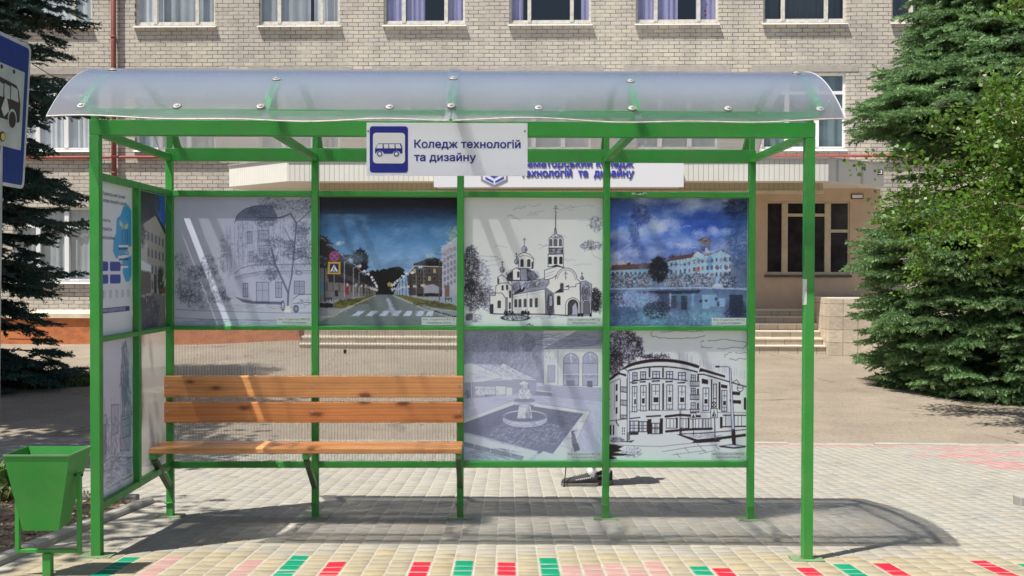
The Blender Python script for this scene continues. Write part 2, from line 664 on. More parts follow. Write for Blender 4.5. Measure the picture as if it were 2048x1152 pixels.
def brick_mat():
    m, nt, b = new_mat('silicate brick')
    tc = N(nt, 'ShaderNodeTexCoord')
    mp = N(nt, 'ShaderNodeMapping')
    mp.inputs['Rotation'].default_value = (math.radians(90), 0, 0)
    L(nt, tc.outputs['Object'], mp.inputs[0])
    # slight unevenness of the courses
    nz = N(nt, 'ShaderNodeTexNoise')
    nz.inputs['Scale'].default_value = 2.2
    nz.inputs['Detail'].default_value = 3
    L(nt, mp.outputs[0], nz.inputs['Vector'])
    va = N(nt, 'ShaderNodeVectorMath', operation='MULTIPLY_ADD')
    L(nt, nz.outputs['Color'], va.inputs[0])
    va.inputs[1].default_value = (0.075, 0.036, 0)
    L(nt, mp.outputs[0], va.inputs[2])
    br = N(nt, 'ShaderNodeTexBrick')
    br.offset = 0.5
    br.inputs['Scale'].default_value = 1.0
    br.inputs['Brick Width'].default_value = 0.262
    br.inputs['Row Height'].default_value = 0.098
    br.inputs['Mortar Size'].default_value = 0.0085
    br.inputs['Mortar Smooth'].default_value = 0.25
    br.inputs['Bias'].default_value = 0.0
    br.inputs['Color1'].default_value = (0, 0, 0, 1)
    br.inputs['Color2'].default_value = (1, 1, 1, 1)
    br.inputs['Mortar'].default_value = (0.5, 0.5, 0.5, 1)
    L(nt, va.outputs[0], br.inputs['Vector'])
    c = ramp(nt, br.outputs['Color'], [(0.0, (0.52, 0.475, 0.43)), (0.25, (0.60, 0.55, 0.50)), (0.5, (0.63, 0.585, 0.50)), (0.75, (0.575, 0.54, 0.51)), (1.0, (0.67, 0.62, 0.53))])
    big = noise(nt, 0.35, 4, 0.6, mp.outputs[0])
    c = mixc(nt, 1.0, c, ramp(nt, big, [(0.28, (0.80, 0.79, 0.79)), (0.5, (0.98, 0.97, 0.95)), (0.72, (1.07, 1.05, 0.99))]), 'MULTIPLY')
    fine = noise(nt, 30, 4, 0.7, mp.outputs[0])
    c = mixc(nt, 1.0, c, ramp(nt, fine, [(0.3, (0.88,) * 3), (0.7, (1.08,) * 3)]), 'MULTIPLY')
    jn = noise(nt, 5, 3, 0.6, mp.outputs[0])
    jc = ramp(nt, jn, [(0.35, (0.085, 0.076, 0.068)), (0.65, (0.24, 0.22, 0.19))])
    fd = N(nt, 'ShaderNodeMath', operation='MULTIPLY')
    L(nt, br.outputs['Fac'], fd.inputs[0])
    L(nt, ramp(nt, noise(nt, 2.6, 5, 0.7, mp.outputs[0]), [(0.33, (0.35,) * 3), (0.55, (1, 1, 1))]), fd.inputs[1])
    c = mixc(nt, fd.outputs[0], c, jc)
    streak = noise(nt, 1.0, 6, 0.65, coords(nt, (1.6, 1, 0.16)))
    c = mixc(nt, 1.0, c, ramp(nt, streak, [(0.30, (0.80, 0.80, 0.81)), (0.52, (1, 1, 1)), (0.75, (1.05, 1.04, 1.02))]), 'MULTIPLY')
    L(nt, c, b.inputs['Base Color'])
    b.inputs['Roughness'].default_value = 0.9
    b.inputs['Specular IOR Level'].default_value = 0.15
    inv = N(nt, 'ShaderNodeMath', operation='SUBTRACT')
    inv.inputs[0].default_value = 1.0
    L(nt, br.outputs['Fac'], inv.inputs[1])
    ad = N(nt, 'ShaderNodeMath', operation='MULTIPLY_ADD')
    L(nt, fine, ad.inputs[0])
    ad.inputs[1].default_value = 0.35
    L(nt, inv.outputs[0], ad.inputs[2])
    bump(nt, b, ad.outputs[0], 0.6, 0.012)
    return m


M_BRICK = brick_mat()


def asphalt_mat():
    m, nt, b = new_mat('worn asphalt')
    v = coords(nt)
    big = noise(nt, 0.28, 6, 0.62, v)
    mid = noise(nt, 1.7, 6, 0.65, v)
    fine = noise(nt, 26, 4, 0.75, v)
    c = ramp(nt, big, [(0.3, (0.245, 0.205, 0.16)), (0.55, (0.29, 0.247, 0.195)), (0.75, (0.33, 0.285, 0.233))])
    c = mixc(nt, 1.0, c, ramp(nt, mid, [(0.3, (0.84, 0.84, 0.85)), (0.7, (1.1, 1.09, 1.07))]), 'MULTIPLY')
    c = mixc(nt, 1.0, c, ramp(nt, fine, [(0.34, (0.62, 0.61, 0.6)), (0.46, (1, 1, 1)), (0.7, (1.12, 1.12, 1.1))]), 'MULTIPLY')
    vs = coords(nt, (0.5, 2.2, 1))
    st = noise(nt, 1.2, 8, 0.75, vs)
    c = mixc(nt, ramp(nt, st, [(0.62, (0, 0, 0)), (0.70, (0.55, 0.55, 0.55))]), c, (0.40, 0.355, 0.30))
    wv = N(nt, 'ShaderNodeVectorMath', operation='MULTIPLY_ADD')
    wn_ = N(nt, 'ShaderNodeTexNoise')
    wn_.inputs['Scale'].default_value = 1.6
    wn_.inputs['Detail'].default_value = 6
    L(nt, v, wn_.inputs['Vector'])
    L(nt, wn_.outputs['Color'], wv.inputs[0])
    wv.inputs[1].default_value = (0.9, 0.9, 0)
    L(nt, v, wv.inputs[2])
    ck = N(nt, 'ShaderNodeTexVoronoi', feature='DISTANCE_TO_EDGE')
    ck.inputs['Scale'].default_value = 0.30
    L(nt, wv.outputs[0], ck.inputs['Vector'])
    ckm = N(nt, 'ShaderNodeMath', operation='MULTIPLY')
    L(nt, ramp(nt, ck.outputs['Distance'], [(0.0, (1, 1, 1)), (0.006, (0.6,) * 3), (0.014, (0, 0, 0))]), ckm.inputs[0])
    L(nt, ramp(nt, noise(nt, 0.5, 3, 0.6, v), [(0.45, (0, 0, 0)), (0.6, (0.8,) * 3)]), ckm.inputs[1])
    c = mixc(nt, ckm.outputs[0], c, (0.09, 0.075, 0.06))
    spk = ramp(nt, noise(nt, 11, 6, 0.8, coords(nt, (0.7, 1.6, 1))), [(0.29, (0.9,) * 3), (0.36, (0, 0, 0))])
    c = mixc(nt, spk, c, (0.12, 0.10, 0.08))
    L(nt, c, b.inputs['Base Color'])
    b.inputs['Roughness'].default_value = 0.95
    b.inputs['Specular IOR Level'].default_value = 0.15
    bump(nt, b, fine, 0.55, 0.012)
    return m


M_ASPHALT = asphalt_mat()
M_SAND = pbr('joint sand', (0.41, 0.38, 0.32), 0.95, 0.15, 12, spec=0.1)
M_TILE = attr_mat('paving tile', 0.85, 0.2, 0.12, 14.0, 0.25, big=0.10)
M_KERB = pbr('kerb concrete', (0.36, 0.345, 0.31), 0.9, 0.18, 5, bmp=0.4, spec=0.15)


def soil_mat():
    m, nt, b = new_mat('dry soil')
    v = coords(nt)
    c = ramp(nt, noise(nt, 9, 8, 0.7, v), [(0.3, (0.13, 0.095, 0.065)), (0.5, (0.25, 0.19, 0.13)), (0.7, (0.38, 0.31, 0.22))])
    L(nt, c, b.inputs['Base Color'])
    b.inputs['Roughness'].default_value = 1.0
    b.inputs['Specular IOR Level'].default_value = 0.1
    bump(nt, b, noise(nt, 22, 6, 0.75, v), 0.9, 0.03)
    return m


M_SOIL = soil_mat()


def wood_mat(name, seed):
    m, nt, b = new_mat(name)
    v = coords(nt, (0.55, 5.0, 7.0), loc=(seed * 3.7, seed * 1.3, seed * 2.1))
    w = N(nt, 'ShaderNodeTexWave', wave_type='BANDS', bands_direction='Z')
    w.inputs['Scale'].default_value = 1.1
    w.inputs['Distortion'].default_value = 5.0
    w.inputs['Detail'].default_value = 4
    w.inputs['Detail Scale'].default_value = 1.2
    L(nt, v, w.inputs['Vector'])
    c = ramp(nt, w.outputs['Fac'], [(0.0, (0.62, 0.30, 0.11)), (0.35, (0.70, 0.36, 0.145)), (0.75, (0.76, 0.43, 0.19)), (1.0, (0.66, 0.325, 0.12))])
    big = noise(nt, 2.0, 4, 0.6, coords(nt, (0.8, 3, 3)))
    c = mixc(nt, 1.0, c, ramp(nt, big, [(0.3, (0.74, 0.66, 0.58)), (0.65, (1.08, 1.05, 1.02))]), 'MULTIPLY')
    # knots
    vo = N(nt, 'ShaderNodeTexVoronoi', feature='F1')
    vo.voronoi_dimensions = '2D'
    vo.inputs['Scale'].default_value = 1.0
    vo.inputs['Randomness'].default_value = 1.0
    L(nt, coords(nt, (2.1, 4.6, 5.0), rot=(math.radians(90), 0, 0), loc=(seed * 1.93 + 0.4, seed * 0.37, seed * 0.71)), vo.inputs['Vector'])
    dn = N(nt, 'ShaderNodeMath', operation='MULTIPLY_ADD')
    L(nt, noise(nt, 9, 4, 0.7, coords(nt)), dn.inputs[0])
    dn.inputs[1].default_value = 0.17
    L(nt, vo.outputs['Distance'], dn.inputs[2])
    kn = ramp(nt, dn.outputs[0], [(0.125, (0.95, 0.95, 0.95)), (0.150, (0.55, 0.55, 0.55)), (0.20, (0.12,) * 3), (0.30, (0, 0, 0))])
    tone = (1.0, 0.94, 0.90) if seed % 2 else (0.90, 0.74, 0.62)
    c = mixc(nt, 1.0, c, tone, 'MULTIPLY')
    c = mixc(nt, kn, c, (0.19, 0.042, 0.010))
    L(nt, c, b.inputs['Base Color'])
    b.inputs['Roughness'].default_value = 0.38
    b.inputs['Coat Weight'].default_value = 0.25
    b.inputs['Coat Roughness'].default_value = 0.25
    bump(nt, b, w.outputs['Fac'], 0.08, 0.003)
    return m


def stucco_mat():
    m, nt, b = new_mat('beige stucco')
    v = coords(nt)
    c = ramp(nt, noise(nt, 1.2, 6, 0.65, v), [(0.3, (0.56, 0.415, 0.31)), (0.7, (0.72, 0.545, 0.41))])
    L(nt, c, b.inputs['Base Color'])
    b.inputs['Roughness'].default_value = 0.95
    b.inputs['Specular IOR Level'].default_value = 0.1
    bump(nt, b, noise(nt, 50, 5, 0.7, v), 0.6, 0.01)
    return m


M_STUCCO = stucco_mat()


def siding_mat(name, c0, pitch=0.11):
    m, nt, b = new_mat(name)
    tc = N(nt, 'ShaderNodeTexCoord')
    sx = N(nt, 'ShaderNodeSeparateXYZ')
    L(nt, tc.outputs['Object'], sx.inputs[0])
    ad = N(nt, 'ShaderNodeMath', operation='SUBTRACT')
    L(nt, sx.outputs[0], ad.inputs[0])
    L(nt, sx.outputs[1], ad.inputs[1])
    dv = N(nt, 'ShaderNodeMath', operation='DIVIDE')
    L(nt, ad.outputs[0], dv.inputs[0])
    dv.inputs[1].default_value = pitch
    fr = N(nt, 'ShaderNodeMath', operation='FRACT')
    L(nt, dv.outputs[0], fr.inputs[0])
    g = ramp(nt, fr.outputs[0], [(0.0, (0, 0, 0)), (0.08, (1, 1, 1)), (0.92, (1, 1, 1)), (1.0, (0, 0, 0))])
    c = mixc(nt, g, tuple(k * 0.55 for k in c0), c0)
    c = mixc(nt, 1.0, c, ramp(nt, noise(nt, 0.9, 5, 0.6, coords(nt)), [(0.3, (0.9, 0.9, 0.89)), (0.7, (1.05, 1.05, 1.04))]), 'MULTIPLY')
    L(nt, c, b.inputs['Base Color'])
    b.inputs['Roughness'].default_value = 0.45
    bump(nt, b, g, 0.6, 0.01)
    return m


M_SIDING = siding_mat('white siding', (0.80, 0.79, 0.74))
M_SIDING_TAN = siding_mat('tan siding', (0.55, 0.47, 0.33))


def block_mat(name, c0, w, h, joint=(0.22, 0.19, 0.16), offset=0.0, ms=0.006):
    m, nt, b = new_mat(name)
    tc = N(nt, 'ShaderNodeTexCoord')
    sx = N(nt, 'ShaderNodeSeparateXYZ')
    L(nt, tc.outputs['Object'], sx.inputs[0])
    ad = N(nt, 'ShaderNodeMath', operation='ADD')
    L(nt, sx.outputs[0], ad.inputs[0])
    L(nt, sx.outputs[1], ad.inputs[1])
    cb = N(nt, 'ShaderNodeCombineXYZ')
    L(nt, ad.outputs[0], cb.inputs[0])
    L(nt, sx.outputs[2], cb.inputs[1])
    br = N(nt, 'ShaderNodeTexBrick')
    br.offset = offset
    br.inputs['Scale'].default_value = 1
    br.inputs['Brick Width'].default_value = w
    br.inputs['Row Height'].default_value = h
    br.inputs['Mortar Size'].default_value = ms
    br.inputs['Color1'].default_value = (*[k * 0.88 for k in c0], 1)
    br.inputs['Color2'].default_value = (*[k * 1.1 for k in c0], 1)
    br.inputs['Mortar'].default_value = (*joint, 1)
    L(nt, cb.outputs[0], br.inputs['Vector'])
    c = mixc(nt, 1.0, br.outputs['Color'], ramp(nt, noise(nt, 7, 6, 0.7, coords(nt)), [(0.3, (0.84,) * 3), (0.7, (1.08,) * 3)]), 'MULTIPLY')
    L(nt, c, b.inputs['Base Color'])
    b.inputs['Roughness'].default_value = 0.8
    b.inputs['Specular IOR Level'].default_value = 0.2
    bump(nt, b, noise(nt, 14, 4, 0.6, coords(nt)), 0.5, 0.02)
    return m


M_STONE = block_mat('split stone tile', (0.56, 0.48, 0.38), 0.285, 0.285)
M_STEP = block_mat('step tile', (0.58, 0.50, 0.40), 0.42, 5.0)
M_TREAD = pbr('step tread', (0.66, 0.60, 0.50), 0.8, 0.1, 4, spec=0.2)


def plinth_mat():
    m, nt, b = new_mat('rusty plinth paint')
    v = coords(nt, (1, 1, 2.2))
    c = ramp(nt, noise(nt, 3.2, 8, 0.72, v), [(0.25, (0.27, 0.10, 0.05)), (0.5, (0.52, 0.17, 0.06)), (0.72, (0.64, 0.25, 0.09))])
    c = mixc(nt, ramp(nt, noise(nt, 1.3, 6, 0.7, coords(nt)), [(0.55, (0, 0, 0)), (0.72, (0.6, 0.6, 0.6))]), c, (0.28, 0.22, 0.16))
    L(nt, c, b.inputs['Base Color'])
    b.inputs['Roughness'].default_value = 0.85
    bump(nt, b, noise(nt, 18, 5, 0.7, coords(nt)), 0.4, 0.01)
    return m


M_PLINTH = plinth_mat()
M_LEDGE = pbr('ledge plaster', (0.66, 0.58, 0.44), 0.9, 0.15, 3, bmp=0.3, spec=0.1)
M_PVC = pbr('white window frame', (0.82, 0.83, 0.84), 0.35, 0.03, 3)


def oldframe():
    m, nt, b = new_mat('old painted frame')
    v = coords(nt)
    c = ramp(nt, noise(nt, 9, 6, 0.7, v), [(0.3, (0.50, 0.46, 0.38)), (0.6, (0.74, 0.73, 0.68))])
    L(nt, c, b.inputs['Base Color'])
    b.inputs['Roughness'].default_value = 0.7
    return m


M_OLDFRAME = oldframe()
M_SILL = pbr('sill tin', (0.78, 0.76, 0.74), 0.45, 0.08, 4)
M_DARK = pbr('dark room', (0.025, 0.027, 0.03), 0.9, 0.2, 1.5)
M_REDPIPE = pbr('rust red pipe', (0.20, 0.055, 0.04), 0.6, 0.25, 8)
M_CONC = pbr('lintel concrete', (0.42, 0.39, 0.35), 0.9, 0.15, 5, spec=0.1)
M_BARK = pbr('bark', (0.10, 0.075, 0.055), 0.95, 0.35, 14, bmp=0.8, bscale=30, spec=0.1)
M_BIRCH = pbr('birch bark', (0.62, 0.58, 0.52), 0.8, 0.3, 9, bmp=0.3)
M_SPRUCE = attr_mat('spruce needles', 0.5, 0.35, 0.0, translucent=0.40)
M_LEAF = attr_mat('leaf', 0.42, 0.45, 0.0, translucent=0.38)
# ------------------------------------------------------------------ ground
def sheet(name, xs, ys, fz, m):
    X, Y = np.meshgrid(xs, ys)
    Z = np.array([[fz(x, y) for x in xs] for y in ys])
    v = np.stack([X, Y, Z], -1).reshape(-1, 3)
    nx = len(xs)
    i = (np.arange(len(ys) - 1)[:, None] * nx + np.arange(nx - 1)[None, :]).ravel()
    o = np_mesh(name, v, np.stack([i, i + 1, i + nx + 1, i + nx], 1), m, smooth=True)
    o['kind'] = 'structure'
    return o


far_x = [-300, -120, -60, -30, -20, -14, -10, -8, -6, -4, -2, 0, 2, 4, 6, 8, 10, 14, 20, 30, 60, 120, 300]
sheet('ground', far_x, [-300, -100, -40, -15, -6, -2, 0, 2, 3, 5, 7, 9, 11, 12.1, 14, 16, 18, 20, 22, 24, 26, 30, 60, 120, 300],
      lambda x, y: gz(x, y) - 0.09, M_SOIL)
sheet('asphalt_yard', list(np.linspace(-26, 28, 82)), list(np.linspace(PAV_END, 29, 46)),
      lambda x, y: gz(x, y) + (0.006 * math.sin(x * 1.9 + y) * math.sin(y * 1.3 - x * 0.4) if y > PAV_END + 0.2 else 0), M_ASPHALT)
sheet('road', [-60, -20, -8, 0, 8, 20, 60], [-14, -6, -2, 0, 1.2, 2.4], lambda x, y: gz(x, y) - 0.06, pbr('road asphalt', (0.07, 0.07, 0.072), 0.9, 0.2, 8, bmp=0.5))

# planting bed outline: its kerb runs away from the camera, then turns left
K0, K1 = Vector((-2.62, 4.0, 0)), Vector((-2.455, 7.46, 0))
BED_Y1 = 7.50


def kerb_x(y):
    return K0.x + (K1.x - K0.x) * (y - K0.y) / (K1.y - K0.y)


PITCH, SK = 0.1105, 0.0124
p0 = onground(1075, 1115)
C0 = p0.x - SK * p0.y
i_lo, i_hi = int((-8.6 - C0) / PITCH), int((9.4 - C0) / PITCH)

painted = {}


def paint(px, py, colr, n):
    p = onground(px, py)
    i = int(round((p.x - SK * p.y - C0) / PITCH))
    painted[i] = (colr, p.y)


RED, GRN, PNK = (0.52, 0.018, 0.042), (0.0, 0.25, 0.13), (0.42, 0.245, 0.22)
for px, py, c in [(238, 1114, GRN), (324, 1112, PNK), (481, 1118, PNK), (580, 1110, GRN), (657, 1116, RED), (822, 1116, RED),
                  (907, 1114, GRN), (993, 1117, RED), (1075, 1115, GRN), (1118, 1121, PNK), (1160, 1122, PNK), (1203, 1118, PNK), (1245, 1122, PNK),
                  (1288, 1122, PNK), (1374, 1122, GRN), (1422, 1128, RED), (1603, 1134, RED), (1669, 1120, GRN), (1762, 1126, RED),
                  (1924, 1120, RED), (2009, 1119, GRN), (2090, 1122, RED), (2130, 1122, GRN)]:
    paint(px, py, c, 4)
pk = [onground(px, py) for px, py in [(1915, 900), (2048, 906), (1990, 925), (1940, 912), (2048, 935)]]

tv, tf, tc = [], [], []
cand = [0.07, 0.105, 0.105, 0.14]
for i in range(i_lo, i_hi):
    rr = random.Random(i * 77 + 5)
    y = 2.5 + rr.uniform(0, 0.1)
    if i in painted:                                   # the painted stack starts on a joint
        y = painted[i][1] - 3.1
        k = 0
    while y < PAV_END - 0.13:
        ln = rr.choice(cand)
        if i in painted:
            rem = painted[i][1] - y
            if 0.0 < rem - ln < 0.06:
                ln = rem
            elif 0.06 <= rem - ln < 0.07:
                ln = rem - 0.07
        y1 = y + ln
        yc = (y + y1) / 2
        x0 = C0 + i * PITCH + SK * yc
        x1 = x0 + PITCH
        if x0 < kerb_x(yc) + 0.085 and yc < BED_Y1 + 0.06:
            y = y1
            continue
        base = np.array((0.335, 0.318, 0.275))
        if yc < 5.72 + 0.05 * math.sin(i * 0.7):
            base = np.array((0.35, 0.303, 0.21))
        elif yc < 6.3:
            base = np.array((0.335, 0.31, 0.255))
        t = rr.random()
        if t < 0.12: base = base * (0.92, 0.94, 0.98)
        elif t < 0.22: base = base * (1.05, 1.0, 0.92)
        base = base * rr.uniform(0.95, 1.05)
        if yc > PAV_END - 0.30:
            base = np.array((0.40, 0.255, 0.23)) * rr.uniform(0.92, 1.08)
        xm = (x0 + x1) / 2
        for q, p in enumerate(pk):
            if abs(yc - p.y) + 0.45 * abs(xm - p.x) < 0.22 + 0.06 * (q % 2) and rr.random() < 0.9:
                base = np.array((0.42, 0.245, 0.225)) * rr.uniform(0.92, 1.06)
        if i in painted and y1 <= painted[i][1] + 0.005 and yc > 4.6:
            base = np.array(painted[i][0]) * rr.uniform(0.93, 1.05)
        pnt = i in painted and y1 <= painted[i][1] + 0.005 and yc > 4.6
        g, e = (0.004, 0.010) if pnt else (0.0030, 0.0045)
        h = rr.uniform(-0.0015, 0.0015)
        tl = rr.uniform(-0.0012, 0.0012)
        h2 = 0.006 if pnt else 0.0012
        a = [(x0 + g, y + h2), (x1 - g, y + h2), (x1 - g, y1 - h2), (x0 + g, y1 - h2)]
        b = [(x0 + g + e, y + h2 + e * .6), (x1 - g - e, y + h2 + e * .6), (x1 - g - e, y1 - h2 - e * .6), (x0 + g + e, y1 - h2 - e * .6)]
        o = len(tv)
        for q, (X, Y) in enumerate(a): tv.append((X, Y, gz(X, Y) - 0.0042))
        for q, (X, Y) in enumerate(b): tv.append((X, Y, gz(X, Y) + h + (tl if q in (1, 2) else -tl)))
        tf += [(o + 4, o + 5, o + 6, o + 7), (o, o + 1, o + 5, o + 4), (o + 1, o + 2, o + 6, o + 5), (o + 2, o + 3, o + 7, o + 6), (o + 3, o, o + 4, o + 7)]
        tc += [np.array((0.36, 0.32, 0.24)) if pnt else base] * 4 + [base] * 4
        y = y1
pav = np_mesh('pavement', tv, tf, M_TILE, col=np.array(tc))
pav['kind'] = 'structure'
sheet('pavement_base', list(np.linspace(-8.8, 9.6, 60)), list(np.linspace(2.4, PAV_END - 0.02, 34)), lambda x, y: gz(x, y) - 0.0032, M_SAND)

# kerbs
mb = MB()


def kerb_run(mb, a, b, w, h, n, gap=0.006):
    a, b = Vector(a), Vector(b)
    for k in range(n):
        p, q = a.lerp(b, k / n), a.lerp(b, (k + 1) / n)
        d = (q - p).normalized()
        s = Vector((-d.y, d.x, 0)) * (w / 2)
        p, q = p + d * gap / 2, q - d * gap / 2
        hh = h + random.uniform(-0.006, 0.006)
        vs = []
        for z0, k2 in ((-0.1, 1.0), (hh - 0.012, 1.0), (hh, 0.72)):
            for r in (p - s * k2, q - s * k2, q + s * k2, p + s * k2):
                vs.append((r.x, r.y, gz(r.x, r.y) + z0))
        mb.add(vs, [(0, 1, 5, 4), (1, 2, 6, 5), (2, 3, 7, 6), (3, 0, 4, 7), (4, 5, 9, 8), (5, 6, 10, 9), (6, 7, 11, 10), (7, 4, 8, 11), (8, 9, 10, 11)])


kerb_run(mb, K0, K1, 0.075, 0.042, 4)
kerb_run(mb, (K1.x - 0.09, BED_Y1 - 0.0, 0), (-7.4, BED_Y1 + 0.1, 0), 0.085, 0.05, 5)
o = build('kerb', mb, M_KERB)
o['kind'] = 'structure'
mb = MB()
kerb_run(mb, (-8.6, PAV_END + 0.02, 0), (9.4, PAV_END + 0.02, 0), 0.07, 0.012, 18)
o = build('path_edging', mb, M_KERB)
o['kind'] = 'structure'


# soil of the bed
def soil_z(x, y):
    return gz(x, y) + 0.018 + 0.018 * math.sin(x * 7 + y * 3) * math.sin(y * 9 - x * 2) + 0.03 * min(1, max(0, (kerb_x(y) - x) / 1.0))


xs = np.linspace(-7.6, -0.045, 70)
ys = np.linspace(3.0, BED_Y1 - 0.05, 60)
v = np.array([[(kerb_x(y) + x * 0.66, y, soil_z(kerb_x(y) + x * 0.66, y) + RNG.normal(0, 0.006)) for x in xs] for y in ys]).reshape(-1, 3)
i = (np.arange(59)[:, None] * 70 + np.arange(69)[None, :]).ravel()
o = np_mesh('soil_bed', v, np.stack([i, i + 1, i + 71, i + 70], 1), M_SOIL, smooth=True)
o['kind'] = 'structure'

# crumbs of soil and dry leaves on the bed
cv, cf, cc = [], [], []
for k in range(1500):
    y = random.uniform(4.8, BED_Y1 - 0.1)
    x = kerb_x(y) - 0.06 - abs(random.gauss(0, 0.55))
    z = soil_z(x, y) + 0.006
    s = random.uniform(0.006, 0.02)
    o0 = len(cv)
    a = random.uniform(0, 6.28)
    for q in range(3):
        cv.append((x + s * math.cos(a + q * 2.1), y + s * math.sin(a + q * 2.1), z + random.uniform(-0.004, 0.008)))
    cv.append((x, y, z + s * 0.6))
    cf += [(o0, o0 + 1, o0 + 3), (o0 + 1, o0 + 2, o0 + 3), (o0 + 2, o0, o0 + 3)]
    c = random.choice([(0.30, 0.22, 0.14), (0.18, 0.13, 0.09), (0.42, 0.35, 0.25), (0.24, 0.2, 0.12)])
    cc += [c] * 4
o = np_mesh('soil_crumbs', cv, cf, attr_mat('crumb', 0.95, 0.1), col=np.array(cc))
tag(o, 'dry crumbs of soil and dead leaves in the planting bed', 'soil litter', kind='stuff')

# a loose kerb stone at the right edge
p = onground(2060, 1010)
mb = MB()
mb.box(p.x - 0.10, p.x + 0.35, p.y - 0.06, p.y + 0.06, p.z - 0.02, p.z + 0.07)
o = build('kerb_stone', mb, M_KERB, bev=0.008)
tag(o, 'loose pale concrete kerb stone lying on the paving at the right edge', 'kerb stone')
# ------------------------------------------------------------------ the bus shelter
YF, YB = 5.60, 6.87
XL, XR = -2.12, 1.68
XS = [XL, -1.176, -0.229, 0.7255, XR]
RC, RZ, RR = 6.235, 1.478, 1.224           # roof arc: centre y, centre z, radius
EAVE0, EAVE1 = 5.33, 7.14
ROOF_X0, ROOF_X1 = -2.26, 1.78
PW = 0.044                                 # tube width
Z_BT, Z_BB = 2.329, 2.248                  # main beams
Z_T1, Z_T0 = 2.057, 2.020                  # top rail
Z_M1, Z_M0 = 1.176, 1.150                  # middle rail
Z_L1, Z_L0 = 0.290, 0.250                  # low rail


def roof_z(y):
    return RZ + math.sqrt(max(0, RR * RR - (y - RC) ** 2))


shelter = empty('bus_shelter', (-0.22, 6.235, gz(-0.22, 6.235)), 'green steel bus shelter with curved clear polycarbonate roof and poster bays', 'bus shelter')


def post(x, y, z1, w=PW, d=PW):
    g = gz(x, y)
    mb = MB()
    mb.box(x - w / 2, x + w / 2, y - d / 2, y + d / 2, g + 0.006, z1)
    o = build('post', mb, M_GREEN, shelter, bev=0.003)
    mb = MB()
    mb.box(x - 0.085, x + 0.085, y - 0.055, y + 0.055, g + 0.001, g + 0.009)
    build('base_plate', mb, M_PLATEPAINT, o, bev=0.002)
    return o


for x in (XL + 0.004, XR - 0.004):
    post(x, YF, Z_BB - 0.001, 0.052, 0.052)
for k, x in enumerate(XS):
    o = post(x, YB, Z_BB - 0.001)
    mb = MB()
    zc = gz(x, YB) + 0.095
    mb.box(x - 0.024, x + 0.024, YB - 0.024, YB + 0.024, zc - 0.004, zc + 0.004)
    mb.tube([(x - 0.03, YB - 0.028, zc), (x + 0.012, YB - 0.028, zc)], 0.005, 8)
    build('clamp_bolt', mb, M_GREEN, o)

# main beams front and back
for y, x0, x1, bw in ((YF, XL - 0.022, XR + 0.022, 0.052), (YB, XL - 0.021, XR + 0.021, PW)):
    mb = MB()
    mb.box(x0, x1, y - bw / 2, y + bw / 2, Z_BB, Z_BT)
    build('main_beam', mb, M_GREEN, shelter, bev=0.003)
# cross beams and arched ribs
for x in XS:
    mb = MB()
    mb.box(x - 0.02, x + 0.02, YF + 0.0265, YB - 0.022, Z_BB + 0.002, Z_BB + 0.042)
    build('cross_beam', mb, M_GREEN, shelter, bev=0.003)
    mb = MB()
    n = 18
    ya, yb = 5.395, 7.075
    vs = []
    a0 = math.asin((ya - RC) / RR)
    a1 = math.asin((yb - RC) / RR)
    for k in range(n + 1):
        a = a0 + (a1 - a0) * k / n
        for r in (RR - 0.010, RR - 0.040):
            for s in (-0.02, 0.02):
                vs.append((x + s, RC + r * math.sin(a), RZ + r * math.cos(a)))
    fs = []
    for k in range(n):
        b = k * 4
        fs += [(b, b + 1, b + 5, b + 4), (b + 2, b + 6, b + 7, b + 3), (b, b + 4, b + 6, b + 2), (b + 1, b + 3, b + 7, b + 5)]
    fs += [(0, 2, 3, 1), (n * 4, n * 4 + 1, n * 4 + 3, n * 4 + 2)]
    mb.add(vs, fs)
    build('arched_rib', mb, M_GREEN, shelter)
    for y in (YF, YB):                                 # short struts carrying the rib over the beams
        mb = MB()
        zt = RZ + math.sqrt((RR - 0.04) ** 2 - (y - RC) ** 2) + 0.004
        mb.box(x - 0.0155, x + 0.0155, y - 0.0155, y + 0.0155, Z_BT + 0.0005, zt)
        build('strut', mb, M_GREEN, shelter)
for y in (5.40, 7.07):
    mb = MB()
    zc = roof_z(y) - 0.032
    for k in range(4):
        mb.bar((XS[k] + 0.0205, y, zc), (XS[k + 1] - 0.0205, y, zc), 0.032, 0.032)
    build('purlin', mb, M_GREEN, shelter)

# roof sheets
xs_all = np.linspace(ROOF_X0, ROOF_X1, 113)


def roof_pt(x, t):
    y = EAVE0 + (EAVE1 - EAVE0) * t
    a = math.asin((EAVE0 - RC) / RR) * (1 - t) + math.asin((EAVE1 - RC) / RR) * t
    y, z = RC + RR * math.sin(a), RZ + RR * math.cos(a)
    e = max(0.0, 1 - t / 0.14) if t < 0.5 else max(0.0, 1 - (1 - t) / 0.14)
    ph = (x - ROOF_X0) / (ROOF_X1 - ROOF_X0)
    wv = 0.009 * math.sin(ph * 2 * PI * 2.0 + 1.1) + 0.005 * math.sin(ph * 2 * PI * 5.3) - 0.010 * math.exp(-((x + 0.3) / 0.22) ** 2)
    return (x, y, z + wv * e * e)


